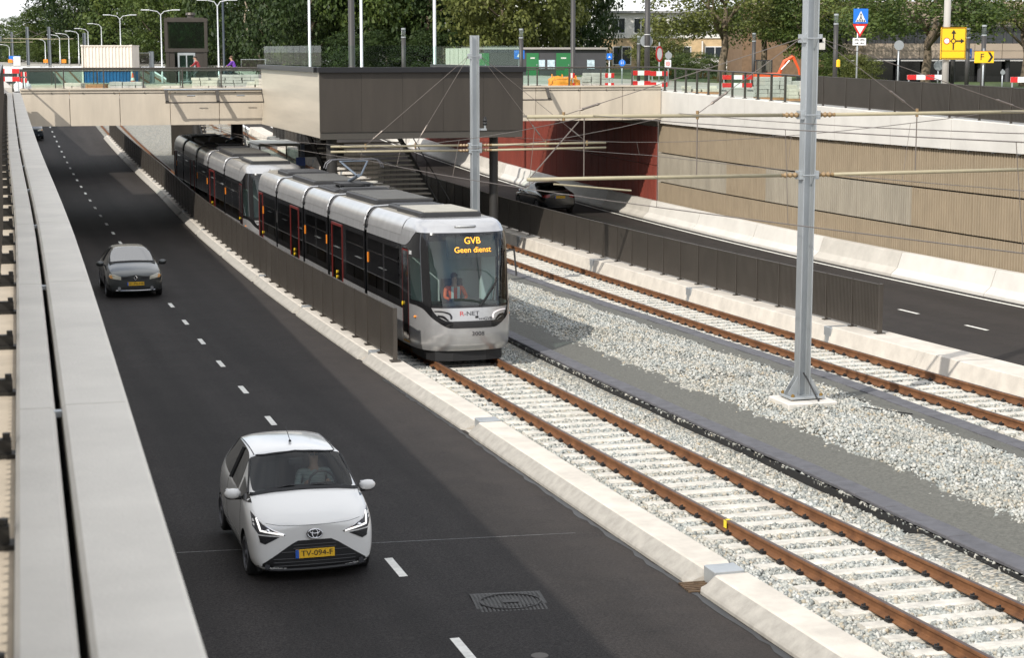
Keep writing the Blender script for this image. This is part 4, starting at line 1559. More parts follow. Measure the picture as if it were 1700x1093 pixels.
def arc(pts, n=8):
    """round a list of (u,z) control points with a quadratic through the middle ones"""
    out = []
    m = len(pts)
    for i in range(m - 1):
        p0, p1 = Vector(pts[i]), Vector(pts[i + 1])
        a = (p1 - Vector(pts[i - 1])) * .5 if i > 0 else (p1 - p0)
        c = (Vector(pts[i + 2]) - p0) * .5 if i + 2 < m else (p1 - p0)
        for q in range(n):
            t = q / n
            out.append(tuple((2 * t ** 3 - 3 * t * t + 1) * p0 + (t ** 3 - 2 * t * t + t) * a + (-2 * t ** 3 + 3 * t * t) * p1 + (t ** 3 - t * t) * c))
    out.append(tuple(pts[-1]))
    return out
def rev(b):
    b.f = [tuple(reversed(f)) for f in b.f]
    return b

def tram(label, y0, front=True):
    XC = XN + G / 2
    t = thing('tram', label, 'tram', (XC, y0, 0), 0, 'coupled trams in the cutting')
    L = [6.25, 5.15, 4.05, 5.15, 4.25]
    ys_ = [0]
    for q in L:
        ys_.append(ys_[-1] + q)
    def zc(i):
        return zr(y0 + (ys_[i] + ys_[i + 1]) / 2)
    def slope(i):
        return math.atan2(zr(y0 + ys_[i + 1]) - zr(y0 + ys_[i]), L[i])
    def B(mb, name, m, i, parent=t, smooth=False, flip=False):
        """build in module coordinates (y from the module's front) and set it on the track"""
        o = mb.build(name, m, None, smooth)
        yc = ys_[i] + L[i] / 2
        o.parent = parent
        if parent is t:
            o.location = (0, yc, zc(i))
            o.rotation_euler = (slope(i), 0, 0)
            o.data.transform(Matrix.Translation((0, -L[i] / 2, 0)) if not flip else Matrix.Diagonal((-1, -1, 1, 1)) @ Matrix.Translation((0, -L[i] / 2, 0)))
        else:
            o.data.transform(Matrix.Translation((0, -L[i] / 2, 0)) if not flip else Matrix.Diagonal((-1, -1, 1, 1)) @ Matrix.Translation((0, -L[i] / 2, 0)))
        return o
    def side_strip(xs_z, ya, yb, s):
        b = MB()
        vs = [(s * x, ya, z) for x, z in xs_z] + [(s * x, yb, z) for x, z in xs_z]
        n = len(xs_z)
        b.add(vs, [(q, q + 1, n + q + 1, n + q) for q in range(n - 1)])
        return b
    COVE = [(1.2 * interp(WS, z), z) for z in (2.66, 2.72, 2.80, 2.88, 2.95, 3.02, 3.08, 3.14, 3.19, 3.23, 3.26, 3.285, 3.30)]
    SKIRT = [(1.2 * interp(WS, z), z) for z in (.27, .33, .42, .55, .7, 1.12)]
    def body(i, ya, yb, wins, doors, flip=False):
        for s in (-1, 1):
            B(side_strip(SKIRT, ya, yb, s), 'skirt_panel', M_silver_d, i, smooth=True, flip=flip)
            B(side_strip(COVE[:4], ya, yb, s), 'cove_panel', M_silver_d, i, smooth=True, flip=flip)
            B(side_strip([(x + .012, z + .0) for x, z in COVE[3:]], ya, yb, s), 'shoulder_panel', M_silver, i, smooth=True, flip=flip)
            # black band with window and door openings
            ops = sorted([(a, c, 1.30, 2.52) for a, c in wins] + [(a, c, .40, 2.56) for a, c in doors])
            b = MB()
            cur = ya
            def rect(y1, y2, z1, z2):
                b.box((s * 1.19, (y1 + y2) / 2, (z1 + z2) / 2), (.03, y2 - y1, z2 - z1))
            for a, c, z1, z2 in ops:
                if a > cur:
                    rect(cur, a, 1.12, 2.66)
                rect(a, c, z2, 2.66)
                if z1 > 1.12:
                    rect(a, c, 1.12, z1)
                cur = c
            if cur < yb:
                rect(cur, yb, 1.12, 2.66)
            B(b, 'window_band', M_tblack, i, flip=flip)
            for a, c in wins:
                w = MB()
                w.box((s * 1.198, (a + c) / 2, 1.91), (.012, c - a, 1.22))
                B(w, 'side_window', M_tglass, i, flip=flip)
                w = MB()
                w.box((s * 1.207, (a + c) / 2, 2.20), (.006, c - a, .02))
                B(w, 'window_bar', M_tblack, i, flip=flip)
            for a, c in doors:
                d = MB()
                f = .018
                xs_ = s * 1.212
                d.box((xs_, a + f / 2, 1.48), (.03, f, 2.16)).box((xs_, c - f / 2, 1.48), (.03, f, 2.16)).box((xs_, (a + c) / 2, 2.57), (.03, c - a, .07))
                dd = B(d, 'door', M_reddoor, i, flip=flip)
                g = MB()
                g.box((s * 1.20, (a + c) / 2, 1.48), (.014, c - a - .09, 2.10))
                o = B(g, 'door_glass', M_tglass, i, dd, flip=flip)
                bt = MB()
                n = 2 if c - a > 1.2 else 1
                for q in range(n):
                    bt.disc((s * 1.226, (a + c) / 2 + (.03 if n == 2 else -.42 + .0), 1.22 - .14 * q + (.0)), .05, 'x', 12, .02)
                B(bt, 'door_button', M_yellow, i, dd, flip=flip)
                sp_ = MB()
                sp_.box((s * 1.20, (a + c) / 2, .37), (.03, c - a, .05))
                B(sp_, 'door_step', mat('step_yellow', (.55, .3, .03), .5), i, dd, flip=flip)
        r = MB()
        xr_ = COVE[-1][0] + .012
        r.box((0, (ya + yb) / 2, 3.285), (2 * xr_, yb - ya, .03))
        B(r, 'roof', M_roof, i, flip=flip)
        fl = MB()
        fl.box((0, (ya + yb) / 2, .38), (2.3, yb - ya - .04, .1))
        B(fl, 'floor', M_intd, i, flip=flip)
        ce_ = MB()
        ce_.box((0, (ya + yb) / 2, 2.72), (2.3, yb - ya - .04, .04))
        B(ce_, 'ceiling', M_int, i, flip=flip)
        sb_ = MB()
        y = ya + .7
        while y < yb - .5:
            for s in (-1, 1):
                sb_.box((s * .75, y, .85), (.8, .45, .1)).box((s * .75, y + .2, 1.2), (.8, .08, .65))
            y += 1.1
        q = B(sb_, 'seats', mat('seat_fabric', (.06, .065, .075), .9), i, flip=flip)
        q['kind'] = 'stuff'
        un = MB()
        un.box((0, (ya + yb) / 2, .24), (1.9, yb - ya - .3, .16))
        B(un, 'underframe', M_black, i, flip=flip)
    # ---- middle modules
    g = .16
    body(1, g, L[1] - g, [(.25, 2.55), (4.62, 4.88)], [(3.05, 4.55)])
    body(2, g, L[2] - g, [(.30, 1.85), (2.0, 3.6)], [])
    body(3, g, L[3] - g, [(.3, .75), (2.45, 4.8)], [(.85, 2.35)])
    # ---- joints
    for i in range(4):
        yj = ys_[i + 1]
        b = MB()
        prof = [(1.10, .45), (1.13, 1.2), (1.13, 2.6), (1.08, 3.0), (.92, 3.19), (.75, 3.24)]
        prof = prof + [(-x, z) for x, z in reversed(prof)]
        for q in range(5):
            k = .965 + .035 * (q % 2)
            vs = [(x * k, -g + 2 * g * q / 4, z) for x, z in prof]
            b.add(vs, [])
        n = len(prof)
        for q in range(4):
            for w in range(n):
                e = (w + 1) % n
                b.f.append((q * n + w, q * n + e, (q + 1) * n + e, (q + 1) * n + w))
                b.mi.append(0)
        o = b.build('bellows', M_bellow, t, loc=(0, yj, zr(y0 + yj)))
        # silver hoop over the joint edge
        for s in (-1, 1):
            h = MB()
            pts = [(x + .02, z) for x, z in COVE[2:]] + [(.6, 3.315), (0, 3.33)]
            pts2 = pts + [(-x, z) for x, z in reversed(pts[:-1])]
            h.tube([(x, s * (g + .005), z) for x, z in pts2], .03, 6)
            h.build('joint_hoop', M_silver if s > 0 else M_roofeq, t, loc=(0, yj, zr(y0 + yj)), smooth=True)
    # ---- cab modules (front one faces the viewer, rear one is the same turned round)
    def cab(i, flip, lit):
        uE = 2.939
        Lc = L[i]
        yside = 2.2
        # shell pieces
        lowp = [(-uE, .27), (uE, .27), (uE, 1.30), (-uE, 1.30)]
        B(skin_poly(lowp, 0, cell=.06), 'nose_shell', M_silver, i, smooth=True, flip=flip)
        WL, WR, WB, WT = -1.04, 1.04, 1.30, 3.02
        B(skin_poly([(-uE, 3.02), (uE, 3.02), (uE, 3.30), (-uE, 3.30)], 0, cell=.05), 'brow', M_silver, i, smooth=True, flip=flip)
        for s in (-1, 1):
            def m(pl):
                return [(s * u, z) for u, z in pl]
            # black mask between windscreen and door, with the cab side window left open
            pl = [[(1.04, 1.30), (1.32, 1.30), (1.32, 3.02), (1.04, 3.02)], [(1.32, 1.30), (2.02, 1.30), (2.02, 1.36), (1.32, 1.36)],
                  [(1.32, 2.42), (2.02, 2.42), (2.02, 3.02), (1.32, 3.02)], [(2.02, 1.30), (2.14, 1.30), (2.14, 3.02), (2.02, 3.02)], [(2.14, 2.60), (uE, 2.60), (uE, 3.02), (2.14, 3.02)]]
            for q in pl[:4] if False else pl:
                B(skin_poly(m(q), 0, cell=.06), 'black_mask', M_tblack, i, smooth=True, flip=flip)
            B(skin_poly(m([(1.32, 1.36), (2.02, 1.36), (2.02, 2.42), (1.32, 2.42)]), -.004, cell=.06), 'cab_side_window', M_tside, i, smooth=True, flip=flip)
            bz = MB()
            # silver cheek panel above the mask: sweeps from the brow down to the shoulder
            ch = arc([(uE, 2.66), (2.45, 2.68), (2.10, 2.78), (1.75, 2.97)], 6) + [(1.62, 3.03), (uE, 3.03)]
            B(skin_poly(m(ch), .008, cell=.05), 'cheek_panel', M_silver_d, i, smooth=True, flip=flip)
            # driver's door: single leaf
            d0, d1 = 2.16, 2.72
            dd = B(skin_poly(m([(d0, .42), (d0 + .03, .42), (d0 + .03, 2.54), (d1 - .03, 2.54), (d1 - .03, .42), (d1, .42), (d1, 2.58), (d0, 2.58)]), .014, cell=.2), 'door', M_reddoor, i, flip=flip)
            B(skin_poly(m([(d0 + .03, .42), (d1 - .03, .42), (d1 - .03, 2.54), (d0 + .03, 2.54)]), .010, cell=.2), 'door_glass', M_tblack, i, dd, flip=flip)
            yb_ = MB()
            p = S(s * (d1 - .06), 1.25, .03)
            yb_.disc(tuple(p), .05, 'x', 12, .02)
            B(yb_, 'door_button', M_yellow, i, dd, flip=flip)
            B(skin_poly(m([(d1, 1.12), (uE, 1.12), (uE, 2.62), (d1, 2.62)]), .006, cell=.2), 'black_mask', M_tblack, i, flip=flip)
            B(skin_poly(m([(d0, .34), (d1, .34), (d1, .39), (d0, .39)]), .016, cell=.2), 'door_step', mat('step_yellow', (.55, .3, .03), .5), i, flip=flip)
            # sweeping lower mask edge and turn signal
            sw = arc([(2.12, 1.31), (1.6, 1.30), (1.25, 1.24), (.95, 1.05), (.62, .86), (.45, .83)], 6) + [(.45, .99)] + arc([(.62, 1.0), (.85, 1.13), (1.02, 1.34)], 5) + [(1.3, 1.42), (2.12, 1.42)]
            B(skin_poly(m(sw), .007, cell=.05), 'smile_band', M_tblack, i, smooth=True, flip=flip)
            ts = MB()
            ts.sphere(tuple(S(s * 1.72, 1.03, .01)), .05, 10, 6, (.7, 1.2, .6))
            B(ts, 'turn_signal', M_amber, i, smooth=True, flip=flip)
            # headlamp: black eyelid strokes on the silver panel
            e1 = arc([(.90, 1.235), (.72, 1.235), (.54, 1.19), (.48, 1.11), (.49, 1.04)], 5) + arc([(.525, 1.045), (.53, 1.11), (.57, 1.16), (.72, 1.205), (.90, 1.21)], 5)
            e2 = arc([(.82, 1.14), (.68, 1.125), (.60, 1.06), (.55, 1.01)], 4) + [(.59, 1.00), (.70, 1.07), (.82, 1.10)]
            hl = B(skin_poly(m(e1), .010, cell=.05), 'headlamp', M_tblack if s < 0 or not lit else mat('drl_rim', (.75, .7, .7), .2, emit=(1, .9, .88), emit_s=.35), i, flip=flip)
            B(skin_poly(m(e2), .010, cell=.05), 'lens', M_tblack, i, hl, flip=flip)
        B(skin_poly([(-.46, .83), (.46, .83), (.46, .995), (-.46, .995)], .009, cell=.06), 'coupler_cover', mat('satin_black', (.02, .02, .021), .45), i, smooth=True, flip=flip)
        ws_ = B(skin_poly([(WL, WB), (WR, WB), (WR, WT), (WL, WT)], -.003, cell=.06), 'windscreen', M_tscreen, i, smooth=True, flip=flip)
        # black frit border and header
        for pl in ([(WL, WB), (WR, WB), (WR, WB + .06), (WL, WB + .06)], [(WL, WB), (WL + .07, WB), (WL + .07, WT), (WL, WT)], [(WR - .07, WB), (WR, WB), (WR, WT), (WR - .07, WT)], [(WL, WT - .05), (WR, WT - .05), (WR, WT), (WL, WT)]):
            B(skin_poly(pl, .003, cell=.07), 'screen_border', M_tblack, i, ws_, smooth=True, flip=flip)
        # side between nose part and module end
        # roof over the nose
        rb = MB()
        ring = [S(u, 3.295) for u in [-uE + 2 * uE * q / 40 for q in range(41)]]
        rb.add(ring, [tuple(range(41))])
        B(rb, 'roof', M_silver, i, flip=flip)
        sl_ = MB()
        p0, p1 = S(-.28, 3.15, .012), S(.28, 3.15, .012)
        sl_.tube([p0, (0, (p0.y + p1.y) / 2 - .015, p0.z), p1], .03, 8, flat=.8)
        B(sl_, 'marker_lamp', M_silver_d, i, smooth=True, flip=flip)
        lens_ = MB()
        lens_.tube([p0 + Vector((.03, -.022, 0)), (0, (p0.y + p1.y) / 2 - .037, p0.z), p1 + Vector((-.03, -.022, 0))], .017, 6, flat=.7)
        B(lens_, 'marker_lens', mat('lamp_lens', (.6, .62, .62), .15), i, smooth=True, flip=flip)
        # rest of the module as straight body
        wn_ = [(yside + .12, yside + 1.75), (yside + 1.95, Lc - g - .15)] if not flip else [(yside + .12, yside + 1.75), (yside + 1.95, Lc - g - .15)]
        body(i, yside, Lc - g, wn_, [], flip=flip)
        # under-nose
        fe = MB()
        fe.prism([(-.95, .9), (-.80, .45), (-.4, .33), (.4, .33), (.80, .45), (.95, .9), (.95, 2.1), (-.95, 2.1)], .30, 'z', .02)
        B(fe, 'fender', M_black, i, flip=flip)
        # cab interior: dash, bulkhead, seat
        ib = MB()
        ib.box((0, 2.15, 1.6), (2.1, .05, 2.2))
        B(ib, 'bulkhead', mat('cab_bulkhead', (.45, .50, .49), .7), i, flip=flip)
        ib = MB()
        ib.box((0, 1.0, 1.08), (1.7, .7, .5)).box((.1, .95, 1.36), (.7, .4, .08))
        B(ib, 'dashboard', M_intd, i, flip=flip)
        ib = MB()
        ib.box((0, 1.9, 1.3), (.5, .1, 1.0)).box((0, 1.72, .95), (.5, .5, .12))
        B(ib, 'driver_seat', M_intd, i, flip=flip)
        ib = MB()
        ib.box((.78, 1.5, 1.75), (.35, .2, 1.3))
        B(ib, 'cabinet', mat('cab_grey', (.5, .53, .53), .6), i, flip=flip)
        # wiper
        wp = MB()
        wp.tube([S(.18, 1.33, .03), S(.42, 1.62, .05), S(.66, 1.93, .05)], .018, 6)
        wp.tube([S(.5, 1.45, .05), S(.62, 1.98, .05)], .014, 6)
        wp.tube([S(.25, 1.36, .03), S(.6, 1.80, .05)], .010, 6)
        B(wp, 'wiper', M_black, i, flip=flip)
        mk = MB()
        mk.tube([S(1.25, 2.55, .02), S(1.25, 2.55, .20), S(1.22, 1.95, .22)], .025, 6)
        B(mk, 'mirror_arm', M_black, i, flip=flip)
        if lit:
            # roller-blind display behind the top of the screen, letters as lit dots of amber
            dp = MB()
            dp.add([S(u, z, -.05) for u, z in ((-.52, 2.45), (.78, 2.45), (.78, 2.97), (-.52, 2.97))], [(0, 1, 2, 3)])
            B(dp, 'destination_display', mat('display_black', (.012, .014, .014), .4), i)
            AM = mat('amber_led', (.9, .35, .02), .5, emit=(1.0, .42, .04), emit_s=1.6)
            for body_, u0, z0, sz in (('GVB', .12, 2.83, .215), ('Geen dienst', .12, 2.62, .185)):
                tb = text_mb(body_, sz, font_scale_x=1.0)
                # lay on the skin
                tb.v = [tuple(S(u0 + v[0], z0 + v[2] * 1.0, .009 + (.002 if v[1] > 0 else 0))) for v in tb.v]
                B(tb, 'display_text', AM, i)
            for body_, u0, z0, sz, mt, fx in (('R', -.255, 1.165, .15, mat('red_print', (.5, .03, .03), .5), 1.25), ('-NET', -.02, 1.165, .14, mat('dark_print', (.03, .03, .035), .5), 1.2), ('GVB', .38, 1.035, .095, mat('dark_print', (.03, .03, .035), .5), 1.2), ('3008', .13, .69, .135, mat('dark_print', (.03, .03, .035), .5), 1.15)):
                tb = text_mb(body_, sz, font_scale_x=fx)
                tb.v = [tuple(S(u0 + v[0], z0 + v[2], .006 + (.003 if v[1] < 0 else 0))) for v in tb.v]
                B(tb, 'lettering', mt, i)
            lg = MB()
            for q in range(3):
                lg.tube([S(.17 + q * .045, 1.02, .006), S(.17 + q * .045, 1.055, .006)], .006, 4)
            lg.tube([S(.15, 1.038, .006), S(.29, 1.038, .006)], .005, 4)
            B(lg, 'emblem', mat('dark_print', (.03, .03, .035), .5), i)
            tb = text_mb('3008', .13, font_scale_x=.9)
            tb.v = [tuple(S(-1.98 + v[0], 2.52 + v[2], .012 + (.003 if v[1] < 0 else 0))) for v in tb.v]
            B(tb, 'lettering', mat('white_print', (.7, .7, .7), .5), i)
            bx_ = MB()
            bx_.bevbox(tuple(S(.10, 1.085, .006)), (.075, .03, .05), .008)
            B(bx_, 'camera_eye', M_black, i)
    cab(0, False, front)
    # tail: straight body with a rounded rear end
    body(4, g, L[4] - .40, [(.30, 2.75)], [(2.95, 3.75)])
    out = SKIRT + [(1.2, 1.9), (1.2, 2.4)] + COVE
    out = out + [(-x, z) for x, z in reversed(out)]
    n = len(out)
    b = MB()
    for yy, kx_, dz in ((L[4] - .40, 1.0, 0), (L[4] - .18, .985, 0), (L[4] - .05, .94, -.03), (L[4], .86, -.10)):
        b.add([(x * kx_, yy, .27 + (z - .27) * (1 + dz * .3)) for x, z in out], [])
    for q in range(3):
        for w in range(n):
            e = (w + 1) % n
            b.f.append((q * n + w, q * n + e, (q + 1) * n + e, (q + 1) * n + w))
            b.mi.append(0)
    b.f.append(tuple(3 * n + w for w in range(n)))
    b.mi.append(0)
    B(b, 'tail_shell', M_silver_d, 4, smooth=40)
    b = MB()
    b.bevbox((0, L[4] - .9, 3.31), (1.6, 1.5, .06), .03)
    B(b, 'tail_dome', M_roof, 4)
    # orange side markers
    for i, yy in ((0, 5.9), (2, .22), (2, 3.75), (4, 2.85)):
        b = MB()
        b.box((-1.215, yy, 2.02), (.02, .07, .26))
        B(b, 'side_marker', M_amber, i)
    # roof equipment
    def eq(i, ya, yb, w, h, m=M_roofeq, top=None):
        b = MB()
        b.bevbox((0, (ya + yb) / 2, 3.30 + h / 2), (w, yb - ya, h), .03)
        o = B(b, 'roof_unit', m, i)
        b = MB()
        n = max(2, int((yb - ya) / .55))
        for q in range(n):
            b.bevbox((0, ya + (q + .5) * (yb - ya) / n, 3.30 + h + .006), (w - .16, (yb - ya) / n - .05, .02), .005)
        B(b, 'cover_plate', top or m, i, o)
    eq(0, 1.9, 4.5, 1.50, .12, M_roofeq, M_roofeq2)
    eq(0, 4.8, 5.9, 1.3, .10)
    eq(1, .5, 4.6, 1.55, .15, M_roofeq, mat('roof_equipment_mid', (.075, .072, .064), .6, var=.2, scale=3))
    eq(2, .3, .9, 1.4, .16)
    eq(2, 1.0, 3.7, 1.6, .08)
    eq(3, .5, 4.5, 1.5, .15, M_roofeq, mat('roof_equipment_mid', (.075, .072, .064), .6, var=.2, scale=3))
    eq(4, .5, 2.5, 1.45, .14)
    # pantograph on the middle module
    b = MB()
    b.box((0, 2.2, 3.50), (1.0, 1.2, .06)).box((-.4, 1.9, 3.43), (.1, .1, .12)).box((.4, 1.9, 3.43), (.1, .1, .12)).box((-.4, 2.6, 3.43), (.1, .1, .12)).box((.4, 2.6, 3.43), (.1, .1, .12))
    pg = B(b, 'pantograph', M_roofeq, 2)
    b = MB()
    hz = contact_z(y0 + ys_[2] + 1.9) - zc(2) - .03
    b.tube([(0, 2.75, 3.55), (0, 1.35, 3.78 + .0)], .055, 8)
    b.tube([(-.06, 1.35, 3.78), (-.42, 2.05, hz - .06)], .03, 6).tube([(.06, 1.35, 3.78), (.42, 2.05, hz - .06)], .03, 6)
    b.tube([(-.42, 2.05, hz - .06), (.42, 2.05, hz - .06)], .025, 6)
    b.tube([(.0, 1.5, 3.78), (-.35, 2.0, hz - .1)], .012, 5)
    B(b, 'arm', mat('pantograph_blue_grey', (.14, .17, .21), .4, metal=.4), 2, pg)
    for dy in (-.16, .16):
        b = MB()
        b.tube([(-0.88, 2.05 + dy, hz - .26), (-.83, 2.05 + dy, hz - .12), (-.70, 2.05 + dy, hz - .02), (-.5, 2.05 + dy, hz), (.5, 2.05 + dy, hz), (.70, 2.05 + dy, hz - .02), (.83, 2.05 + dy, hz - .12), (0.88, 2.05 + dy, hz - .26)], .018, 6)
        B(b, 'contact_strip', mat('strip_grey', (.12, .12, .13), .4, metal=.5), 2, pg)
    # bogie shadows: wheels
    for i, yy in ((0, 3.6), (2, 2.0), (4, 3.0)):
        for dy in (-.8, .8):
            for s in (-1, 1):
                w = MB()
                w.disc((s * .75, yy + dy, .29), .29, 'x', 20, .12)
                B(w, 'wheel', M_black, i)
    return t
T1 = tram('silver and black tram with lit amber display and number 3008 on its front', 40.8)
T2 = tram('second silver and black tram coupled behind, half in shade under the bridge', 68.05, front=False)
M_orange = mat('hi_vis_orange', (.80, .115, .03), .6, emit=None)
M_navy = mat('dark_trousers', (.02, .024, .035), .8)
zt = zr(43.9) + .43
sit = dict(pelvis=(0, 0, .52), chest=(0, -.02, .86), neck=(0, -.03, 1.05), head=(0, -.05, 1.18), crown=(0, -.04, 1.28), shl=(-.2, -.02, .99), ell=(-.27, -.16, .76), hal=(-.16, -.40, .72), fil=(-.14, -.48, .72),
           shr=(.2, -.02, .99), elr=(.27, -.16, .76), har=(.16, -.40, .72), fir=(.14, -.48, .72), hil=(-.1, -.02, .50), knl=(-.13, -.42, .52), anl=(-.13, -.46, .10), tol=(-.13, -.6, .05), hir=(.1, -.02, .50), knr=(.13, -.42, .52), anr=(.13, -.46, .10), tor=(.13, -.6, .05))
person('tram driver in an orange high-visibility vest seated behind the windscreen', (XN + G / 2 + .0, 42.55, zr(42) + .62), 0, sit, M_orange, M_navy, vest=True)
stand = dict(hal=(-.12, -.26, 1.10), fil=(-.08, -.34, 1.12), ell=(-.28, -.08, 1.14), har=(.14, -.28, 1.12), fir=(.10, -.36, 1.13))
person('person in orange jacket standing inside the front tram by the first door', (XN + G / 2 - .55, 44.3, zr(44) + .43), R(60), stand, M_orange, M_navy, vest=True)
person('person in orange jacket seated inside the middle of the front tram', (XN + G / 2 - .6, 52.9, zr(53) + .43), R(40), sit, M_orange, M_navy)
# ------------------------------------------------------------------ cars
M_tyre = mat('tyre', (.013, .013, .013), .85)
M_plate = mat('yellow_plate', (.80, .46, .01), .5)
M_plate_blue = mat('plate_blue', (.01, .09, .42), .5)
M_ink = mat('plate_ink', (.012, .010, .008), .6)
M_trim = mat('black_plastic', (.014, .014, .015), .5)
M_chrome = mat('chrome', (.75, .75, .77), .12, metal=1.0)
M_cglass = glass('car_glass', (.74, .80, .79), .02)
M_cglass_d = glass('car_glass_dark', (.10, .11, .115), .04)
M_lens = glass('lamp_cover', (.85, .87, .88), .10)
def car_shell(stations, wheels, wr, tagf, creases=None, levels=3, wid=.34):
    """stations: [(y, [(x,z) x 9 from underside to roof centre])], mirrored; wheel arches are cut out"""
    n = 9
    V, F, T = [], [], []
    idx = {}
    for j, (y, ring) in enumerate(stations):
        for i, (x, z) in enumerate(ring):
            for s in ((1, -1) if i not in (0, n - 1) else (1,)):
                idx[(j, i, s)] = len(V)
                V.append((s * x, y, z))
                if i in (0, n - 1):
                    idx[(j, i, -1)] = idx[(j, i, 1)]
    for j in range(len(stations) - 1):
        for i in range(n - 1):
            for s in (1, -1):
                q = [idx[(j, i, s)], idx[(j + 1, i, s)], idx[(j + 1, i + 1, s)], idx[(j, i + 1, s)]]
                F.append(tuple(q if s > 0 else reversed(q)))
                T.append(tagf(j, i))
    for j, rv in ((0, False), (len(stations) - 1, True)):
        for i in range(n - 1):
            q = [idx[(j, i, 1)], idx[(j, i + 1, 1)], idx[(j, i + 1, -1)], idx[(j, i, -1)]]
            q = list(dict.fromkeys(q))
            F.append(tuple(q if not rv else reversed(q)))
            T.append('body')
    keys = sorted(set(T)) + ['arch']
    me = bpy.data.meshes.new('cage')
    me.from_pydata(V, [], F)
    for k in keys:
        me.materials.append(bpy.data.materials.get('arch_' + k) or bpy.data.materials.new('arch_' + k))
    me.polygons.foreach_set('material_index', [keys.index(t) for t in T])
    if creases:
        cv = {}
        for (j0, i0), (j1, i1), w in creases:
            for s in (1, -1):
                cv[tuple(sorted((idx[(j0, i0, s)], idx[(j1, i1, s)])))] = w
        a = me.attributes.new('crease_edge', 'FLOAT', 'EDGE')
        a.data.foreach_set('value', [cv.get(tuple(sorted(e.vertices)), 0.0) for e in me.edges])
    bm = bmesh.new()
    bm.from_mesh(me)
    bmesh.ops.recalc_face_normals(bm, faces=bm.faces)
    bm.to_mesh(me)
    bm.free()
    o = bpy.data.objects.new('cage', me)
    COL.objects.link(o)
    md = o.modifiers.new('s', 'SUBSURF')
    md.levels = md.render_levels = levels
    cut = []
    for wy in wheels:
        for s in (-1, 1):
            b = MB()
            xw = max(x for x, z in stations[len(stations) // 2][1])
            b.tube([(s * (xw - wid), wy, wr[1]), (s * (xw + .3), wy, wr[1])], wr[0] + .045, 28)
            c = b.build('cut', MATS.setdefault('arch_dark', mat('arch_dark', (.008, .008, .008), .9)))
            c.data.materials.clear()
            c.data.materials.append(bpy.data.materials['arch_arch'])
            m2 = o.modifiers.new('b', 'BOOLEAN')
            m2.operation = 'DIFFERENCE'
            m2.object = c
            m2.solver = 'EXACT'
            try:
                m2.material_mode = 'TRANSFER'
            except Exception:
                pass
            cut.append(c)
    dg = bpy.context.evaluated_depsgraph_get()
    ev = bpy.data.meshes.new_from_object(o.evaluated_get(dg))
    names = [m.name.replace('arch_', '', 1) if m else 'body' for m in ev.materials]
    bpy.data.objects.remove(o)
    for c in cut:
        bpy.data.objects.remove(c)
    W = [tuple(v.co) for v in ev.vertices]
    parts = {}
    for p in ev.polygons:
        k = names[p.material_index] if p.material_index < len(names) else 'body'
        vs, fs, mp = parts.setdefault(k, ([], [], {}))
        f = []
        for i in p.vertices:
            if i not in mp:
                mp[i] = len(vs)
                vs.append(W[i])
            f.append(mp[i])
        fs.append(tuple(f))
    bvh = BVHTree.FromPolygons(W, [tuple(p.vertices) for p in ev.polygons])
    return parts, bvh
def side_glass(vf, t):
    for s in (-1, 1):
        b = MB()
        b.add(vf[0], [f for f in vf[1] if vf[0][f[0]][0] * s > 0])
        use = sorted({i for f in b.f for i in f})
        mp = {i: k for k, i in enumerate(use)}
        b.v = [b.v[i] for i in use]
        b.f = [tuple(mp[i] for i in f) for f in b.f]
        b.build('side_window', M_cglass_d, t, True)
def decal(bvh, poly, direc, off=.005, cell=.04, thick=0.0):
    """outline drawn in front view (x,z) [direc y] or side view (y,z) [direc x] laid on the body skin"""
    bm = bmesh.new()
    vs = [bm.verts.new((u, z, 0)) for u, z in poly]
    bm.faces.new(vs)
    us, zs = [q[0] for q in poly], [q[1] for q in poly]
    for ax, lo, hi in ((0, min(us), max(us)), (1, min(zs), max(zs))):
        k = math.floor(lo / cell) + 1
        while k * cell < hi:
            co, no = [0, 0, 0], [0, 0, 0]
            co[ax] = k * cell
            no[ax] = 1
            bmesh.ops.bisect_plane(bm, geom=bm.verts[:] + bm.edges[:] + bm.faces[:], plane_co=co, plane_no=no)
            k += 1
    bm.verts.index_update()
    d = Vector(direc)
    out = []
    last = None
    for v in bm.verts:
        o = (Vector((v.co.x, 0, v.co.y)) if abs(d.y) > .5 else Vector((0, v.co.x, v.co.y))) - d * 5
        h = bvh.ray_cast(o, d)
        if h[0] is None:
            h = bvh.find_nearest(o + d * 4.0)
        out.append(h[0] - d * off)
    b = MB()
    b.add(out, [tuple(v.index for v in f.verts) for f in bm.faces])
    bm.free()
    return b
def stroke(bvh, pts, direc, r=.006, off=.001):
    d = Vector(direc)
    P = []
    for u, z in pts:
        o = (Vector((u, 0, z)) if abs(d.y) > .5 else Vector((0, u, z))) - d * 5
        h = bvh.ray_cast(o, d)
        if h[0] is not None:
            P.append(h[0] - d * off)
    b = MB()
    if len(P) > 1:
        b.tube(P, r, 5)
    return b
def dense(pts, n=8):
    out = []
    for p, q in zip(pts, pts[1:]):
        out += [(p[0] + (q[0] - p[0]) * i / n, p[1] + (q[1] - p[1]) * i / n) for i in range(n)]
    return out + [pts[-1]]
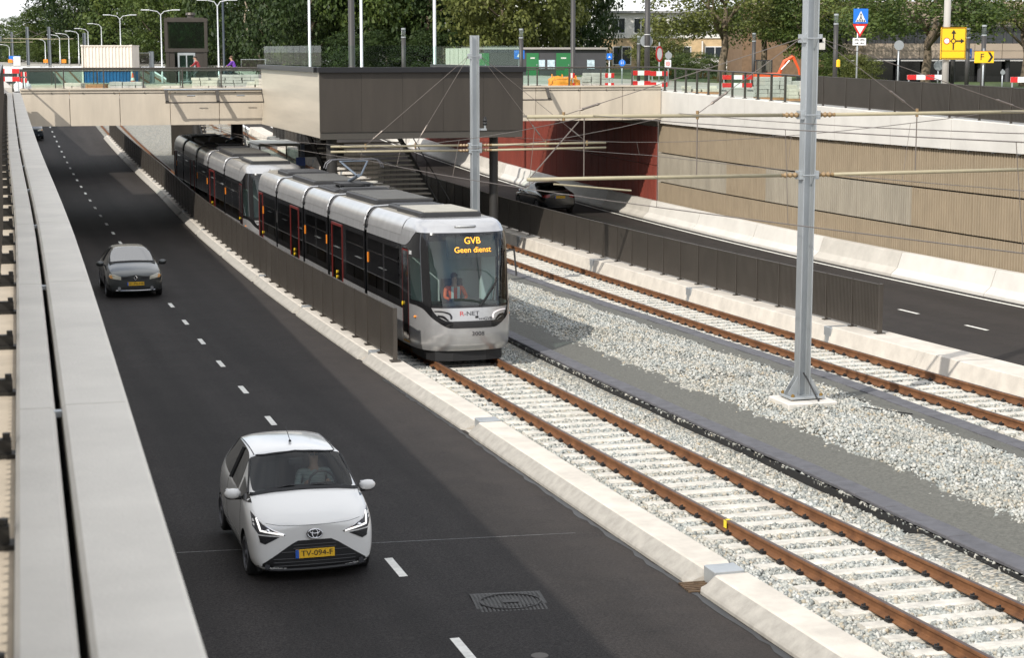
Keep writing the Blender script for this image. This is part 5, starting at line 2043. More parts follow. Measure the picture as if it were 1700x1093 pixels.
def wheel(t, x, y, r, spokes, rim_col, flip):
    s = 1 if x > 0 else -1
    w = MB()
    prof = [(-.085, r - .07), (-.085, r - .02), (-.065, r), (.065, r), (.085, r - .02), (.085, r - .07)]
    n = 28
    vs, fs = [], []
    for q in range(n):
        a = 2 * math.pi * q / n
        for dx, rr in prof:
            vs.append((x - s * .09 + dx, y + math.cos(a) * rr, r + math.sin(a) * rr))
    for q in range(n):
        e = (q + 1) % n
        for k in range(5):
            fs.append((q * 6 + k, q * 6 + k + 1, e * 6 + k + 1, e * 6 + k))
    w.add(vs, fs)
    wo = w.build('wheel', M_tyre, t, smooth=40)
    rm = MB()
    xo = x - s * .012
    rm.disc((xo - s * .05, y, r), r - .075, 'x', 24, .02)
    rm.build('brake', M_trim, wo)
    rm = MB()
    rm.disc((xo - s * .01, y, r), r - .062, 'x', 28, .05, r - .095)
    for q in range(spokes):
        a = 2 * math.pi * q / spokes
        rm.box((xo - s * .012, y + math.cos(a) * (r - .07) / 2, r + math.sin(a) * (r - .07) / 2), (.02, r - .09, .05), rx=a)
    rm.disc((xo, y, r), .05, 'x', 14, .03)
    rm.build('rim', rim_col, wo)
def plate(t, body, x, y, z, w, rx=0.0, back=False):
    """Dutch plate facing -y (or +y)"""
    s = -1 if not back else 1
    p = MB()
    p.bevbox((0, 0, 0), (w, .012, .11), .003)
    M = Matrix.Translation((x, y, z)) @ Matrix.Rotation(rx, 4, 'X') @ (Matrix.Rotation(math.pi, 4, 'Z') if back else Matrix.Identity(4))
    po = xf(p, M).build('number_plate', M_plate, t)
    q = MB().box((-w / 2 + .022, -.0075, 0), (.044, .004, .108))
    xf(q, M).build('plate_band', M_plate_blue, po)
    tx = text_mb(body, .098, font_scale_x=1.08)
    tx.v = [(a + .024, b - .009, c) for a, b, c in tx.v]
    xf(tx, M).build('plate_text', M_ink, po)
def interior(t, y0, y1, w, zf, zd, drv=None, seat=(.03, .03, .033)):
    sm = mat('car_seat', seat, .9)
    b = MB()
    b.box((0, (y0 + y1) / 2, zf), (w, y1 - y0, .06))
    b.build('cabin_floor', M_trim, t)
    b = MB()
    b.box((0, y0 + .12, zd - .14), (w, .42, .26))
    b.build('dashboard', M_trim, t)
    for x in (-.34, .34):
        b = MB()
        b.bevbox((x, y0 + 1.05, zf + .24), (.46, .48, .2), .05)
        b.bevbox((x, y0 + 1.30, zf + .58), (.44, .13, .62), .05)
        b.bevbox((x, y0 + 1.30, zf + .98), (.22, .09, .17), .04)
        b.build('seat', sm, t)
    b = MB()
    b.bevbox((0, y1 - .35, zf + .5), (w - .1, .14, .6), .05)
    b.build('seat', sm, t)
    b = MB()
    ring = [(.34 + .18 * math.cos(a), y0 + .52 + .05 * math.sin(a), zd - .04 + .17 * math.sin(a)) for a in [i * 2 * math.pi / 20 for i in range(21)]]
    b.tube(ring, .016, 6, cap=False)
    b.box((.34, y0 + .52, zd - .04), (.3, .03, .05))
    b.build('steering_wheel', M_trim, t)
    b = MB()
    b.bevbox((0, y0 + .62, zd + .28), (.2, .04, .07), .01)
    b.build('rear_view_mirror', M_trim, t)
def mirrors(t, x, y, z, m, sc=1.0):
    for s in (-1, 1):
        b = MB()
        b.sphere((s * (x + .10 * sc), y, z), .11 * sc, 14, 8, (1.15, .55, .72))
        mo = b.build('wing_mirror', m, t, True)
        b = MB()
        b.sphere((s * (x + .10 * sc), y + .015, z - .03), .105 * sc, 12, 8, (1.1, .5, .6))
        b.box((s * (x - .0), y + .01, z - .06), (.12, .05, .04))
        b.build('mirror_foot', M_trim, mo, True)
        b = MB()
        b.box((s * (x + .10 * sc), y + .055 * sc, z), (.19 * sc, .012, .11 * sc))
        b.build('mirror_glass', M_chrome, mo)

# ---- the white city car
def white_car():
    M_wp = mat('white_car_paint', (.82, .81, .785), .18, coat=.8, spec=.5)
    t = thing('parked_car'.replace('parked_', ''), 'white city car with black X-shaped grille and plate TV-094-F driving nearest the camera', 'car', (4.18, 24.95, zroad(24.95) + .0), 0)
    t.scale = (1.04, 1.04, 1.04)
    st = [
        (-1.715, [(0, .20), (.42, .20), (.60, .24), (.625, .42), (.615, .60), (.55, .71), (.36, .755), (.20, .765), (0, .77)]),
        (-1.61, [(0, .17), (.64, .17), (.745, .24), (.77, .46), (.765, .68), (.70, .81), (.48, .855), (.28, .87), (0, .88)]),
        (-1.38, [(0, .16), (.68, .16), (.785, .26), (.81, .52), (.80, .76), (.752, .895), (.56, .94), (.34, .96), (0, .965)]),
        (-1.15, [(0, .16), (.70, .16), (.79, .26), (.812, .54), (.80, .80), (.767, .945), (.64, .995), (.40, 1.015), (0, 1.02)]),
        (-1.03, [(0, .16), (.70, .16), (.79, .26), (.812, .54), (.80, .82), (.772, .96), (.715, 1.01), (.44, 1.045), (0, 1.055)]),
        (-.33, [(0, .16), (.70, .16), (.79, .26), (.812, .54), (.80, .83), (.772, .97), (.605, 1.38), (.38, 1.43), (0, 1.445)]),
        (-.06, [(0, .16), (.70, .16), (.79, .26), (.81, .54), (.80, .83), (.765, .97), (.560, 1.415), (.36, 1.46), (0, 1.475)]),
        (.70, [(0, .16), (.70, .16), (.79, .26), (.81, .54), (.805, .86), (.765, 1.0), (.555, 1.415), (.35, 1.455), (0, 1.47)]),
        (1.20, [(0, .18), (.70, .18), (.79, .28), (.81, .56), (.80, .88), (.74, 1.05), (.53, 1.36), (.33, 1.40), (0, 1.415)]),
        (1.52, [(0, .22), (.66, .22), (.75, .32), (.77, .58), (.74, .86), (.66, 1.05), (.48, 1.20), (.30, 1.24), (0, 1.25)]),
        (1.70, [(0, .26), (.50, .26), (.62, .34), (.64, .56), (.60, .78), (.52, .92), (.38, .98), (.22, 1.0), (0, 1.01)]),
    ]
    def tg(j, i):
        if j == 4 and i in (6, 7):
            return 'windscreen'
        if 5 <= j <= 7 and i == 5:
            return 'glass'
        return 'body'
    cre = [((4, 6), (4, 7), .7), ((4, 7), (4, 8), .7), ((5, 6), (5, 7), .7), ((5, 7), (5, 8), .7), ((4, 6), (5, 6), .8)] + [((j, 5), (j + 1, 5), .7) for j in range(4, 8)] + [((j, 6), (j + 1, 6), .5) for j in range(5, 8)]
    parts, bvh = car_shell(st, (-1.09, 1.25), (.285, .285), tg, cre)
    f, sL, sR = (0, 1, 0), (1, 0, 0), (-1, 0, 0)
    body = from_vf(parts['body']).build('body', M_wp, t, smooth=40)
    from_vf(parts['arch']).build('wheel_arch', M_trim, t)
    from_vf(parts['windscreen']).build('windscreen', M_cglass, t, True)
    side_glass(parts['glass'], t)
    # black frit round the screen
    fr_ = None
    b = MB()
    for s in (-1, 1):
        b = stroke(bvh, dense([(s * .71, 1.035), (s * .595, 1.385)], 10), f, .018, .004)
        b.build('pillar_seal', M_trim, t)
    stroke(bvh, dense([(-.575, 1.392), (0, 1.43), (.575, 1.392)], 10), f, .014, .004).build('screen_seal', M_trim, t)
    stroke(bvh, dense([(-.69, 1.03), (-.43, 1.06), (0, 1.075), (.43, 1.06), (.69, 1.03)], 8), f, .034, -.004).build('cowl', M_trim, t)
    stroke(bvh, dense([(-.50, 1.075), (-.2, 1.11), (.1, 1.10)], 6), f, .012, .02).build('wiper', M_trim, t)
    stroke(bvh, dense([(-.12, 1.095), (.2, 1.105), (.42, 1.085)], 6), f, .012, .02).build('wiper', M_trim, t)
    # front: trapezoid grille, headlamps, lower ribbed corners
    gr_ = [(-.21, .575), (.21, .575), (.30, .53), (.72, .25), (.68, .185), (-.68, .185), (-.72, .25), (-.30, .53)]
    g = decal(bvh, gr_, f, .006, .05).build('grille', M_trim, t, True)
    for z in (.255, .30, .345, .43, .475, .515):
        hw = .27 if z > .45 else (.42 if z > .4 else .52)
        stroke(bvh, dense([(-hw, z), (0, z), (hw, z)], 6), f, .007, .010).build('grille_slat', mat('grille_slat_black', (.025, .025, .026), .35), g)
    stroke(bvh, dense([(-.64, .205), (0, .195), (.64, .205)], 8), f, .022, .01).build('lower_lip', M_trim, t)
    for s in (-1, 1):
        lamp = [(s * .745, .90), (s * .755, .76), (s * .70, .675), (s * .38, .645), (s * .36, .66), (s * .50, .715), (s * .64, .79)]
        lo = decal(bvh, lamp, f, .006, .04).build('headlight', mat('lamp_housing', (.05, .05, .055), .25), t, True)
        stroke(bvh, dense([(s * .70, .845), (s * .675, .72), (s * .39, .66)], 6), f, .013, .012).build('light_strip', mat('white_drl', (.9, .9, .88), .2, emit=(1, .97, .92), emit_s=.9), lo)
        stroke(bvh, dense([(s * .74, .895), (s * .64, .79), (s * .50, .715), (s * .37, .662)], 6), f, .006, .012).build('chrome_edge', M_chrome, lo)
        b = MB()
        h = bvh.ray_cast(Vector((s * .58, -6, .71)), Vector((0, 1, 0)))[0]
        b.sphere(tuple(h + Vector((0, .012, 0))), .036, 12, 8)
        b.build('projector', M_chrome, lo, True)
        b = MB()
        h = bvh.ray_cast(Vector((s * .48, -6, .69)), Vector((0, 1, 0)))[0]
        b.sphere(tuple(h + Vector((0, .010, 0))), .022, 10, 6)
        b.build('indicator', mat('amber_lens', (.30, .10, .03), .3), lo, True)
        low = [(s * .70, .66), (s * .44, .632), (s * .62, .545), (s * .68, .57)]
        lw_ = decal(bvh, low, f, .006, .04).build('corner_insert', M_trim, t, True)
        for q in range(4):
            z = .575 + q * .018
            stroke(bvh, dense([(s * (.62 - .035 * q), z), (s * (.685), z + .004)], 4), f, .004, .009).build('rib', mat('grille_slat_black', (.025, .025, .026), .35), lw_)
        b = MB()
        h = bvh.ray_cast(Vector((s * .60, -6, .255)), Vector((0, 1, 0)))[0]
        b.disc(tuple(h + Vector((0, -.012, 0))), .035, 'y', 14, .03)
        b.build('fog_lamp', mat('fog_lens', (.06, .06, .065), .15), t)
        # side trim: A-pillar base sail, belt seal, door seam, handle
        sd = sL if s < 0 else sR
        decal(bvh, [(-1.16, .965), (-.85, .945), (-.50, .975), (-.50, 1.17)], sd, .006, .05).build('quarter_window', M_tblack, t, True)
        stroke(bvh, dense([(-.72, .22), (-.78, .60), (-.76, .94)], 6), sd, .004, -.001).build('door_seam', M_trim, t)
        stroke(bvh, dense([(.42, .22), (.46, .60), (.42, .98)], 6), sd, .004, -.001).build('door_seam', M_trim, t)
        stroke(bvh, dense([(.30, .98), (.30, 1.38)], 6), sd, .03, .0).build('door_pillar', M_trim, t)
        b = MB()
        h = bvh.ray_cast(Vector((s * 5, .28, .80)), Vector((-s, 0, 0)))[0]
        b.bevbox((h.x + s * .012, .28, .80), (.03, .17, .03), .008)
        b.build('door_handle', M_wp, t)
        stroke(bvh, dense([(-.75, .24), (0, .22), (.9, .25)], 6), sd, .014, .0).build('sill_trim', M_trim, t)
    # bonnet shut line and emblem
    stroke(bvh, dense([(-.60, .80), (-.45, .775), (-.2, .765), (0, .764), (.2, .765), (.45, .775), (.60, .80)], 4), f, .0035, -.001).build('bonnet_seam', M_trim, t)
    h = bvh.ray_cast(Vector((0, -6, .655)), Vector((0, 1, 0)))[0]
    em = MB()
    em.sphere((0, 0, 0), .105, 20, 8, (1, .18, .66))
    M = Matrix.Translation(h + Vector((0, -.008, 0))) @ Matrix.Rotation(R(-12), 4, 'X')
    eo = xf(em, M).build('emblem_disc', M_trim, t, True)
    for rx_, rz_, cx, cz in ((.092, .060, 0, 0), (.036, .056, 0, .0), (.066, .026, 0, .027)):
        e = MB()
        e.tube([(cx + rx_ * math.cos(a), -.022, cz + rz_ * math.sin(a)) for a in [i * 2 * math.pi / 28 for i in range(29)]], .0065, 6, cap=False)
        xf(e, M).build('emblem_ring', M_chrome, eo, True)
    plate(t, 'TV-094-F', 0, bvh.ray_cast(Vector((0, -6, .40)), Vector((0, 1, 0)))[0].y - .02, .405, .50, R(-6))
    # antenna
    b = MB()
    b.tube([(0, .02, 1.475), (0, .03, 1.50)], .022, 8, r2=.014).tube([(0, .03, 1.49), (0, .36, 1.62)], .005, 5)
    b.build('antenna', M_trim, t)
    for s in (-1, 1):
        b = MB()
        P = []
        for y in yrange(-.30, 1.15, .1):
            hh = bvh.ray_cast(Vector((s * .535, y, 3)), Vector((0, 0, -1)))[0]
            P.append(hh + Vector((0, 0, .001)))
        b.tube(P, .008, 5)
        b.build('roof_channel', M_trim, t)
    mirrors(t, .80, -.74, 1.0, M_wp, .88)
    for x in (-.79, .79):
        for y in (-1.09, 1.25):
            wheel(t, x, y, .285, 9, mat('grey_alloy', (.22, .22, .23), .35, metal=.7), 0)
    interior(t, -.98, 1.3, 1.30, .33, 1.02, seat=(.06, .06, .065))
    b = MB()
    b.box((0, -.2, .19), (1.4, 2.6, .06))
    b.build('underbody', M_trim, t)
    return t
wc = white_car()
WZ = zroad(25.2)
drv = dict(sit)
person('driver in sunglasses and pale striped top at the wheel of the white car', (4.18 + .35, 24.95 + .18, WZ + .10), 0,
       dict(sit, head=(0, -.03, 1.20), crown=(0, -.02, 1.30), hal=(-.15, -.34, .88), fil=(-.13, -.38, .92), har=(.15, -.34, .88), fir=(.13, -.38, .92)), mat('striped_top', (.36, .42, .40), .8, var=.5, scale=14, stretch=(.2, .2, 3)), M_navy, hair=(.10, .055, .03), glasses=True)

# ---- the dark grey hatchback
def hatch(label, loc, rz, paint, full=True, plate_txt='01-PG-HB'):
    t = thing('car', label, 'car', loc, rz)
    st = [
        (-2.08, [(0, .22), (.45, .22), (.62, .27), (.66, .44), (.64, .60), (.56, .70), (.40, .735), (.22, .745), (0, .75)]),
        (-1.95, [(0, .18), (.70, .18), (.82, .26), (.845, .48), (.83, .67), (.74, .78), (.54, .815), (.30, .83), (0, .84)]),
        (-1.55, [(0, .17), (.75, .17), (.865, .27), (.885, .54), (.87, .76), (.80, .88), (.60, .92), (.36, .94), (0, .95)]),
        (-1.15, [(0, .17), (.76, .17), (.87, .27), (.888, .56), (.88, .80), (.82, .93), (.66, .98), (.40, 1.0), (0, 1.01)]),
        (-.98, [(0, .17), (.76, .17), (.87, .27), (.888, .56), (.88, .82), (.825, .95), (.71, 1.01), (.44, 1.04), (0, 1.05)]),
        (-.18, [(0, .17), (.76, .17), (.87, .27), (.888, .56), (.88, .84), (.825, .97), (.59, 1.385), (.38, 1.425), (0, 1.44)]),
        (.10, [(0, .17), (.76, .17), (.87, .27), (.888, .56), (.88, .84), (.825, .97), (.575, 1.41), (.37, 1.45), (0, 1.46)]),
        (.80, [(0, .17), (.76, .17), (.87, .27), (.888, .56), (.88, .85), (.82, .98), (.57, 1.395), (.36, 1.44), (0, 1.45)]),
        (1.45, [(0, .19), (.76, .19), (.86, .29), (.88, .58), (.865, .86), (.80, 1.0), (.56, 1.33), (.35, 1.37), (0, 1.38)]),
        (1.85, [(0, .24), (.72, .24), (.82, .34), (.84, .6), (.81, .84), (.72, .98), (.52, 1.12), (.32, 1.15), (0, 1.16)]),
        (2.10, [(0, .28), (.55, .28), (.68, .36), (.70, .58), (.66, .76), (.58, .88), (.42, .94), (.24, .96), (0, .97)]),
    ]
    def tg(j, i):
        if j == 4 and i in (6, 7):
            return 'windscreen'
        if 5 <= j <= 7 and i == 5:
            return 'glass'
        return 'body'
    cre = [((4, 6), (4, 7), .7), ((4, 7), (4, 8), .7), ((5, 6), (5, 7), .7), ((5, 7), (5, 8), .7), ((4, 6), (5, 6), .8)] + [((j, 5), (j + 1, 5), .6) for j in range(4, 8)]
    parts, bvh = car_shell(st, (-1.28, 1.34), (.315, .315), tg, cre, levels=3 if full else 2)
    f, sL, sR = (0, 1, 0), (1, 0, 0), (-1, 0, 0)
    from_vf(parts['body']).build('body', paint, t, smooth=40)
    from_vf(parts['arch']).build('wheel_arch', M_trim, t)
    from_vf(parts['windscreen']).build('windscreen', glass('blue_reflecting_glass', (.26, .29, .31), .30), t, True)
    side_glass(parts['glass'], t)
    stroke(bvh, dense([(-.70, 1.03), (-.4, 1.05), (0, 1.06), (.4, 1.05), (.70, 1.03)], 8), f, .03, -.002).build('cowl', M_trim, t)
    for s in (-1, 1):
        stroke(bvh, dense([(s * .70, 1.03), (s * .58, 1.40)], 10), f, .016, .003).build('pillar_seal', M_trim, t)
        lamp = [(s * .80, .72), (s * .77, .655), (s * .44, .60), (s * .44, .70), (s * .60, .755), (s * .76, .785)]
        lo = decal(bvh, lamp, f, .006, .05).build('headlight', mat('clear_headlamp', (.55, .52, .42), .12, coat=.5), t, True)
        decal(bvh, [(s * .80, .72), (s * .77, .66), (s * .68, .645), (s * .72, .76)], f, .010, .05).build('indicator', mat('amber_lens_light', (.6, .30, .10), .2), lo, True)
        decal(bvh, [(s * .16, .69), (s * .42, .695), (s * .42, .615), (s * .20, .605)], f, .006, .05).build('grille', M_trim, t)
        b = MB()
        h = bvh.ray_cast(Vector((s * .50, -6, .335)), Vector((0, 1, 0)))[0]
        b.disc(tuple(h + Vector((0, -.006, 0))), .05, 'y', 14, .02)
        b.build('fog_lamp', mat('fog_lens_clear', (.3, .3, .3), .1), t)
        sd = sL if s < 0 else sR
        decal(bvh, [(-1.05, .955), (-.62, .95), (-.30, .965), (-.30, 1.15)], sd, .006, .06).build('quarter_window', M_tblack, t, True)
        stroke(bvh, dense([(.25, .98), (.25, 1.38)], 6), sd, .03, .0).build('door_pillar', M_trim, t)
        stroke(bvh, dense([(-.75, .22), (-.78, .60), (-.70, .94)], 6), sd, .004, -.001).build('door_seam', M_trim, t)
        stroke(bvh, dense([(.30, .22), (.32, .60), (.28, .96)], 6), sd, .004, -.001).build('door_seam', M_trim, t)
    decal(bvh, [(-.45, .375), (.45, .375), (.55, .31), (.48, .285), (-.48, .285), (-.55, .31)], f, .006, .05).build('lower_intake', M_trim, t)
    stroke(bvh, dense([(-.60, .27), (0, .262), (.60, .27)], 8), f, .008, .003).build('bumper_line', M_chrome if full else M_trim, t)
    h = bvh.ray_cast(Vector((0, -6, .655)), Vector((0, 1, 0)))[0]
    em = MB()
    for k, w in ((1.0, .012),):
        P = [(0, -.02, .075), (.05, -.02, 0), (0, -.02, -.075), (-.05, -.02, 0), (0, -.02, .075)]
        em.tube([(x + h.x, y + h.y, z + h.z) for x, y, z in P], .015, 6)
    em.build('emblem', M_chrome, t)
    if plate_txt:
        plate(t, plate_txt, 0, bvh.ray_cast(Vector((0, -6, .47)), Vector((0, 1, 0)))[0].y - .02, .475, .52, R(-4))
    # taillights for the far side
    for s in (-1, 1):
        decal(bvh, [(s * .72, .98), (s * .60, .96), (s * .62, .74), (s * .74, .76)], (0, -1, 0), .006, .06).build('taillight', mat('tail_red', (.25, .01, .01), .2), t)
    mirrors(t, .88, -.72, .99, paint, 1.0)
    for x in (-.865, .865):
        for y in (-1.28, 1.34):
            wheel(t, x, y, .315, 7, mat('grey_alloy', (.22, .22, .23), .35, metal=.7), 0)
    interior(t, -.98, 1.5, 1.42, .34, 1.02)
    MB().box((0, 0, .2), (1.5, 3.2, .06)).build('underbody', M_trim, t)
    return t
M_dg = mat('dark_grey_metallic', (.095, .10, .098), .24, metal=.6, coat=.5)
hatch('dark grey hatchback with yellow plate driving below the left wall', (4.93, 59.9, zroad(59.5)), 0, M_dg)
hatch('dark blue car just emerging from under the bridge behind the left wall', (4.65, 139.0, zroad(139)), 0, mat('dark_blue_paint', (.012, .02, .03), .25, coat=.5), False, '12-KD-57' if False else '')

# ---- the black saloon seen from behind
def saloon():
    M_bk = mat('black_car_paint', (.009, .009, .010), .18, coat=.6)
    t = thing('car', 'black saloon car seen from behind on the right-hand road below the red wall', 'car', (27.0, 85.4, zroad(85.4)), R(180) + R(1))
    st = [
        (-2.30, [(0, .24), (.50, .24), (.66, .29), (.70, .46), (.68, .62), (.60, .70), (.42, .73), (.24, .74), (0, .745)]),
        (-2.12, [(0, .18), (.72, .18), (.84, .27), (.865, .5), (.85, .68), (.76, .77), (.56, .80), (.32, .815), (0, .82)]),
        (-1.55, [(0, .17), (.76, .17), (.885, .27), (.905, .54), (.89, .76), (.82, .87), (.62, .91), (.38, .93), (0, .935)]),
        (-1.05, [(0, .17), (.76, .17), (.89, .27), (.908, .56), (.90, .80), (.84, .93), (.70, .98), (.44, 1.0), (0, 1.01)]),
        (-.20, [(0, .17), (.76, .17), (.89, .27), (.908, .56), (.90, .84), (.84, .96), (.60, 1.36), (.38, 1.40), (0, 1.415)]),
        (.20, [(0, .17), (.76, .17), (.89, .27), (.908, .56), (.90, .84), (.84, .96), (.58, 1.39), (.37, 1.43), (0, 1.44)]),
        (.80, [(0, .17), (.76, .17), (.89, .27), (.908, .56), (.90, .86), (.84, .98), (.57, 1.36), (.36, 1.40), (0, 1.41)]),
        (1.55, [(0, .18), (.76, .18), (.89, .28), (.908, .58), (.90, .88), (.83, 1.0), (.68, 1.06), (.42, 1.075), (0, 1.08)]),
        (2.12, [(0, .22), (.74, .22), (.86, .32), (.88, .58), (.86, .86), (.78, .98), (.60, 1.03), (.36, 1.045), (0, 1.05)]),
        (2.32, [(0, .28), (.56, .28), (.70, .36), (.72, .58), (.70, .80), (.62, .92), (.46, .97), (.26, .98), (0, .985)]),
    ]
    def tg(j, i):
        if j in (3, 6) and i in (6, 7):
            return 'windscreen'
        if 4 <= j <= 5 and i == 5:
            return 'glass'
        return 'body'
    parts, bvh = car_shell(st, (-1.40, 1.42), (.325, .325), tg, [((6, 6), (7, 6), .7), ((7, 6), (7, 7), .7), ((7, 7), (7, 8), .7)], levels=2)
    from_vf(parts['body']).build('body', M_bk, t, smooth=40)
    from_vf(parts['arch']).build('wheel_arch', M_trim, t)
    from_vf(parts['windscreen']).build('windscreen', M_cglass_d, t, True)
    side_glass(parts['glass'], t)
    bk = (0, -1, 0)
    for s in (-1, 1):
        decal(bvh, [(s * .80, .90), (s * .50, .93), (s * .48, .80), (s * .62, .76), (s * .80, .78)], bk, .006, .06).build('taillight', mat('tail_red', (.25, .01, .01), .2), t, True)
    plate(t, 'GV-055-K', 0, bvh.ray_cast(Vector((0, 6, .80)), Vector((0, -1, 0)))[0].y + .025, .80, .52, 0, True)
    decal(bvh, [(-.6, .36), (.6, .36), (.55, .28), (-.55, .28)], bk, .006, .08).build('rear_valance', M_trim, t)
    stroke(bvh, dense([(-.45, .915), (0, .925), (.45, .915)], 6), bk, .008, .003).build('boot_trim', M_chrome, t)
    mirrors(t, .90, -.75, .97, M_bk, 1.0)
    for x in (-.885, .885):
        for y in (-1.40, 1.42):
            wheel(t, x, y, .325, 7, mat('grey_alloy', (.22, .22, .23), .35, metal=.7), 0)
    interior(t, -1.0, 1.5, 1.45, .34, 1.0)
    MB().box((0, 0, .2), (1.5, 3.4, .06)).build('underbody', M_trim, t)
saloon()
# ------------------------------------------------------------------ trees
def leaf_mat(name, c1, c2, c3):
    m = bpy.data.materials.new(name)
    m.use_nodes = True
    n, l = m.node_tree.nodes, m.node_tree.links
    b = n['Principled BSDF']
    b.inputs['Roughness'].default_value = .55
    b.inputs['Specular IOR Level'].default_value = .3
    a = n.new('ShaderNodeAttribute')
    a.attribute_name = 'tone'
    r = n.new('ShaderNodeValToRGB')
    e = r.color_ramp.elements
    e[0].color, e[1].color = (*c1, 1), (*c3, 1)
    q = e.new(.5)
    q.color = (*c2, 1)
    l.new(a.outputs['Fac'], r.inputs['Fac'])
    l.new(r.outputs['Color'], b.inputs['Base Color'])
    tr = n.new('ShaderNodeBsdfTranslucent')
    l.new(r.outputs['Color'], tr.inputs['Color'])
    mx = n.new('ShaderNodeMixShader')
    mx.inputs['Fac'].default_value = .28
    out = n['Material Output']
    l.new(b.outputs[0], mx.inputs[1])
    l.new(tr.outputs[0], mx.inputs[2])
    l.new(mx.outputs[0], out.inputs['Surface'])
    return m
LEAF = [leaf_mat('leaf_dark', (.014, .030, .008), (.030, .054, .014), (.066, .098, .025)), leaf_mat('leaf_mid', (.030, .055, .012), (.066, .102, .022), (.130, .168, .038)), leaf_mat('leaf_olive', (.050, .066, .016), (.110, .130, .030), (.190, .200, .056))]
M_bark = mat('bark', (.16, .125, .085), .9, var=.4, scale=3, bump=.6, bscale=12, stretch=(1, 1, .3))
def crown_mesh(seed, n_cl, per, rx, rz, leaf, m, low=-.75):
    """leaf-sized faces gathered in clumps through the crown's volume (unit radius rx, half-height rz)"""
    rg = np.random.default_rng(seed)
    C, Rr = [], []
    while len(C) < n_cl:
        p = rg.normal(size=3)
        p /= np.linalg.norm(p)
        r = rg.uniform(.35, 1.0) ** .6
        q = p * r
        if q[2] < low:
            continue
        lump = 1 + .22 * math.sin(3 * math.atan2(p[1], p[0]) + seed) * math.cos(2.3 * p[2] + seed)
        C.append((q[0] * rx * lump, q[1] * rx * lump, q[2] * rz * (1 + .1 * math.sin(5 * p[0] + seed))))
        Rr.append(rg.uniform(.5, 1.15))
    C, Rr = np.array(C), np.array(Rr)
    k = n_cl * per
    ci = np.repeat(np.arange(n_cl), per)
    d = rg.normal(size=(k, 3))
    d /= np.linalg.norm(d, axis=1)[:, None]
    pos = C[ci] + d * (Rr[ci] * rg.uniform(.2, 1, k) ** .5)[:, None] * np.array([1.15, 1.15, .75])
    nrm = d * .6 + rg.normal(size=(k, 3)) * .5 + np.array([0, 0, .5])
    nrm /= np.linalg.norm(nrm, axis=1)[:, None]
    a = np.cross(nrm, rg.normal(size=(k, 3)))
    a /= np.linalg.norm(a, axis=1)[:, None]
    c = np.cross(nrm, a)
    s = leaf * rg.uniform(.6, 1.3, k)[:, None]
    V = np.stack([pos - a * s * .5, pos - c * s * .3, pos + a * s * .5, pos + c * s * .3], 1)
    me = bpy.data.meshes.new('crown')
    me.vertices.add(k * 4)
    me.vertices.foreach_set('co', V.reshape(-1))
    me.loops.add(k * 4)
    me.loops.foreach_set('vertex_index', np.arange(k * 4, dtype=np.int32))
    me.polygons.add(k)
    me.polygons.foreach_set('loop_start', np.arange(0, k * 4, 4, dtype=np.int32))
    me.polygons.foreach_set('loop_total', np.full(k, 4, dtype=np.int32))
    t = me.attributes.new('tone', 'FLOAT', 'POINT')
    tone = np.clip(rg.uniform(.1, .9, n_cl)[ci] * .6 + rg.uniform(0, .5, k), 0, 1)
    t.data.foreach_set('value', np.repeat(tone, 4))
    me.materials.append(m)
    me.update(calc_edges=True)
    return me
CROWN = {}
for v in range(3):
    for s_ in range(3):
        CROWN[(v, s_)] = crown_mesh(10 + v * 3 + s_, 150, 105, 3.6, 4.2, .23, LEAF[v])
OPEN = [crown_mesh(40 + s_, 110, 95, 3.6, 2.6, .19, LEAF[2] if s_ else LEAF[1], -.6) for s_ in range(2)]
def trunk_mb(h, r, seed, spread, n=7, clear=.45):
    q = random.Random(seed)
    b = MB()
    P = [(q.uniform(-.1, .1) * i, q.uniform(-.1, .1) * i, h * i / 5) for i in range(6)]
    b.tube(P, [r * 1.25, r, r * .9, r * .75, r * .55, r * .3], 9)
    for i in range(n):
        f = clear + (1 - clear) * q.random() * .85
        z0 = h * f
        a = q.uniform(0, 6.28)
        L = spread * q.uniform(.55, 1.0)
        p0 = Vector((P[3][0] * f, P[3][1] * f, z0))
        p1 = p0 + Vector((math.cos(a) * L * .5, math.sin(a) * L * .5, L * .45))
        p2 = p0 + Vector((math.cos(a + .3) * L, math.sin(a + .3) * L, L * .95))
        b.tube([p0, p1, p2], [r * .45, r * .28, r * .1], 6)
    return b
def tree(label, px, D, base_z, trunk_h, crown_c, w, h, var, seed, group='trees around the cutting', open_=None, tr=.16, clear=.45, name='tree'):
    x, y = at(px, D)
    t = thing(name, label, 'tree', (x, y, base_z), seed * 1.7, group)
    trunk_mb(trunk_h, tr, seed, w * .38, clear=clear).build('trunk', M_bark, t, True)
    me = OPEN[open_] if open_ is not None else CROWN[(var, seed % 3)]
    o = put('crown', me, t, loc=(0, 0, crown_c))
    k = 2.6 if open_ is not None else 4.2
    o.scale = (w / 7.6, w / 7.6, h / (2 * k))
    return t
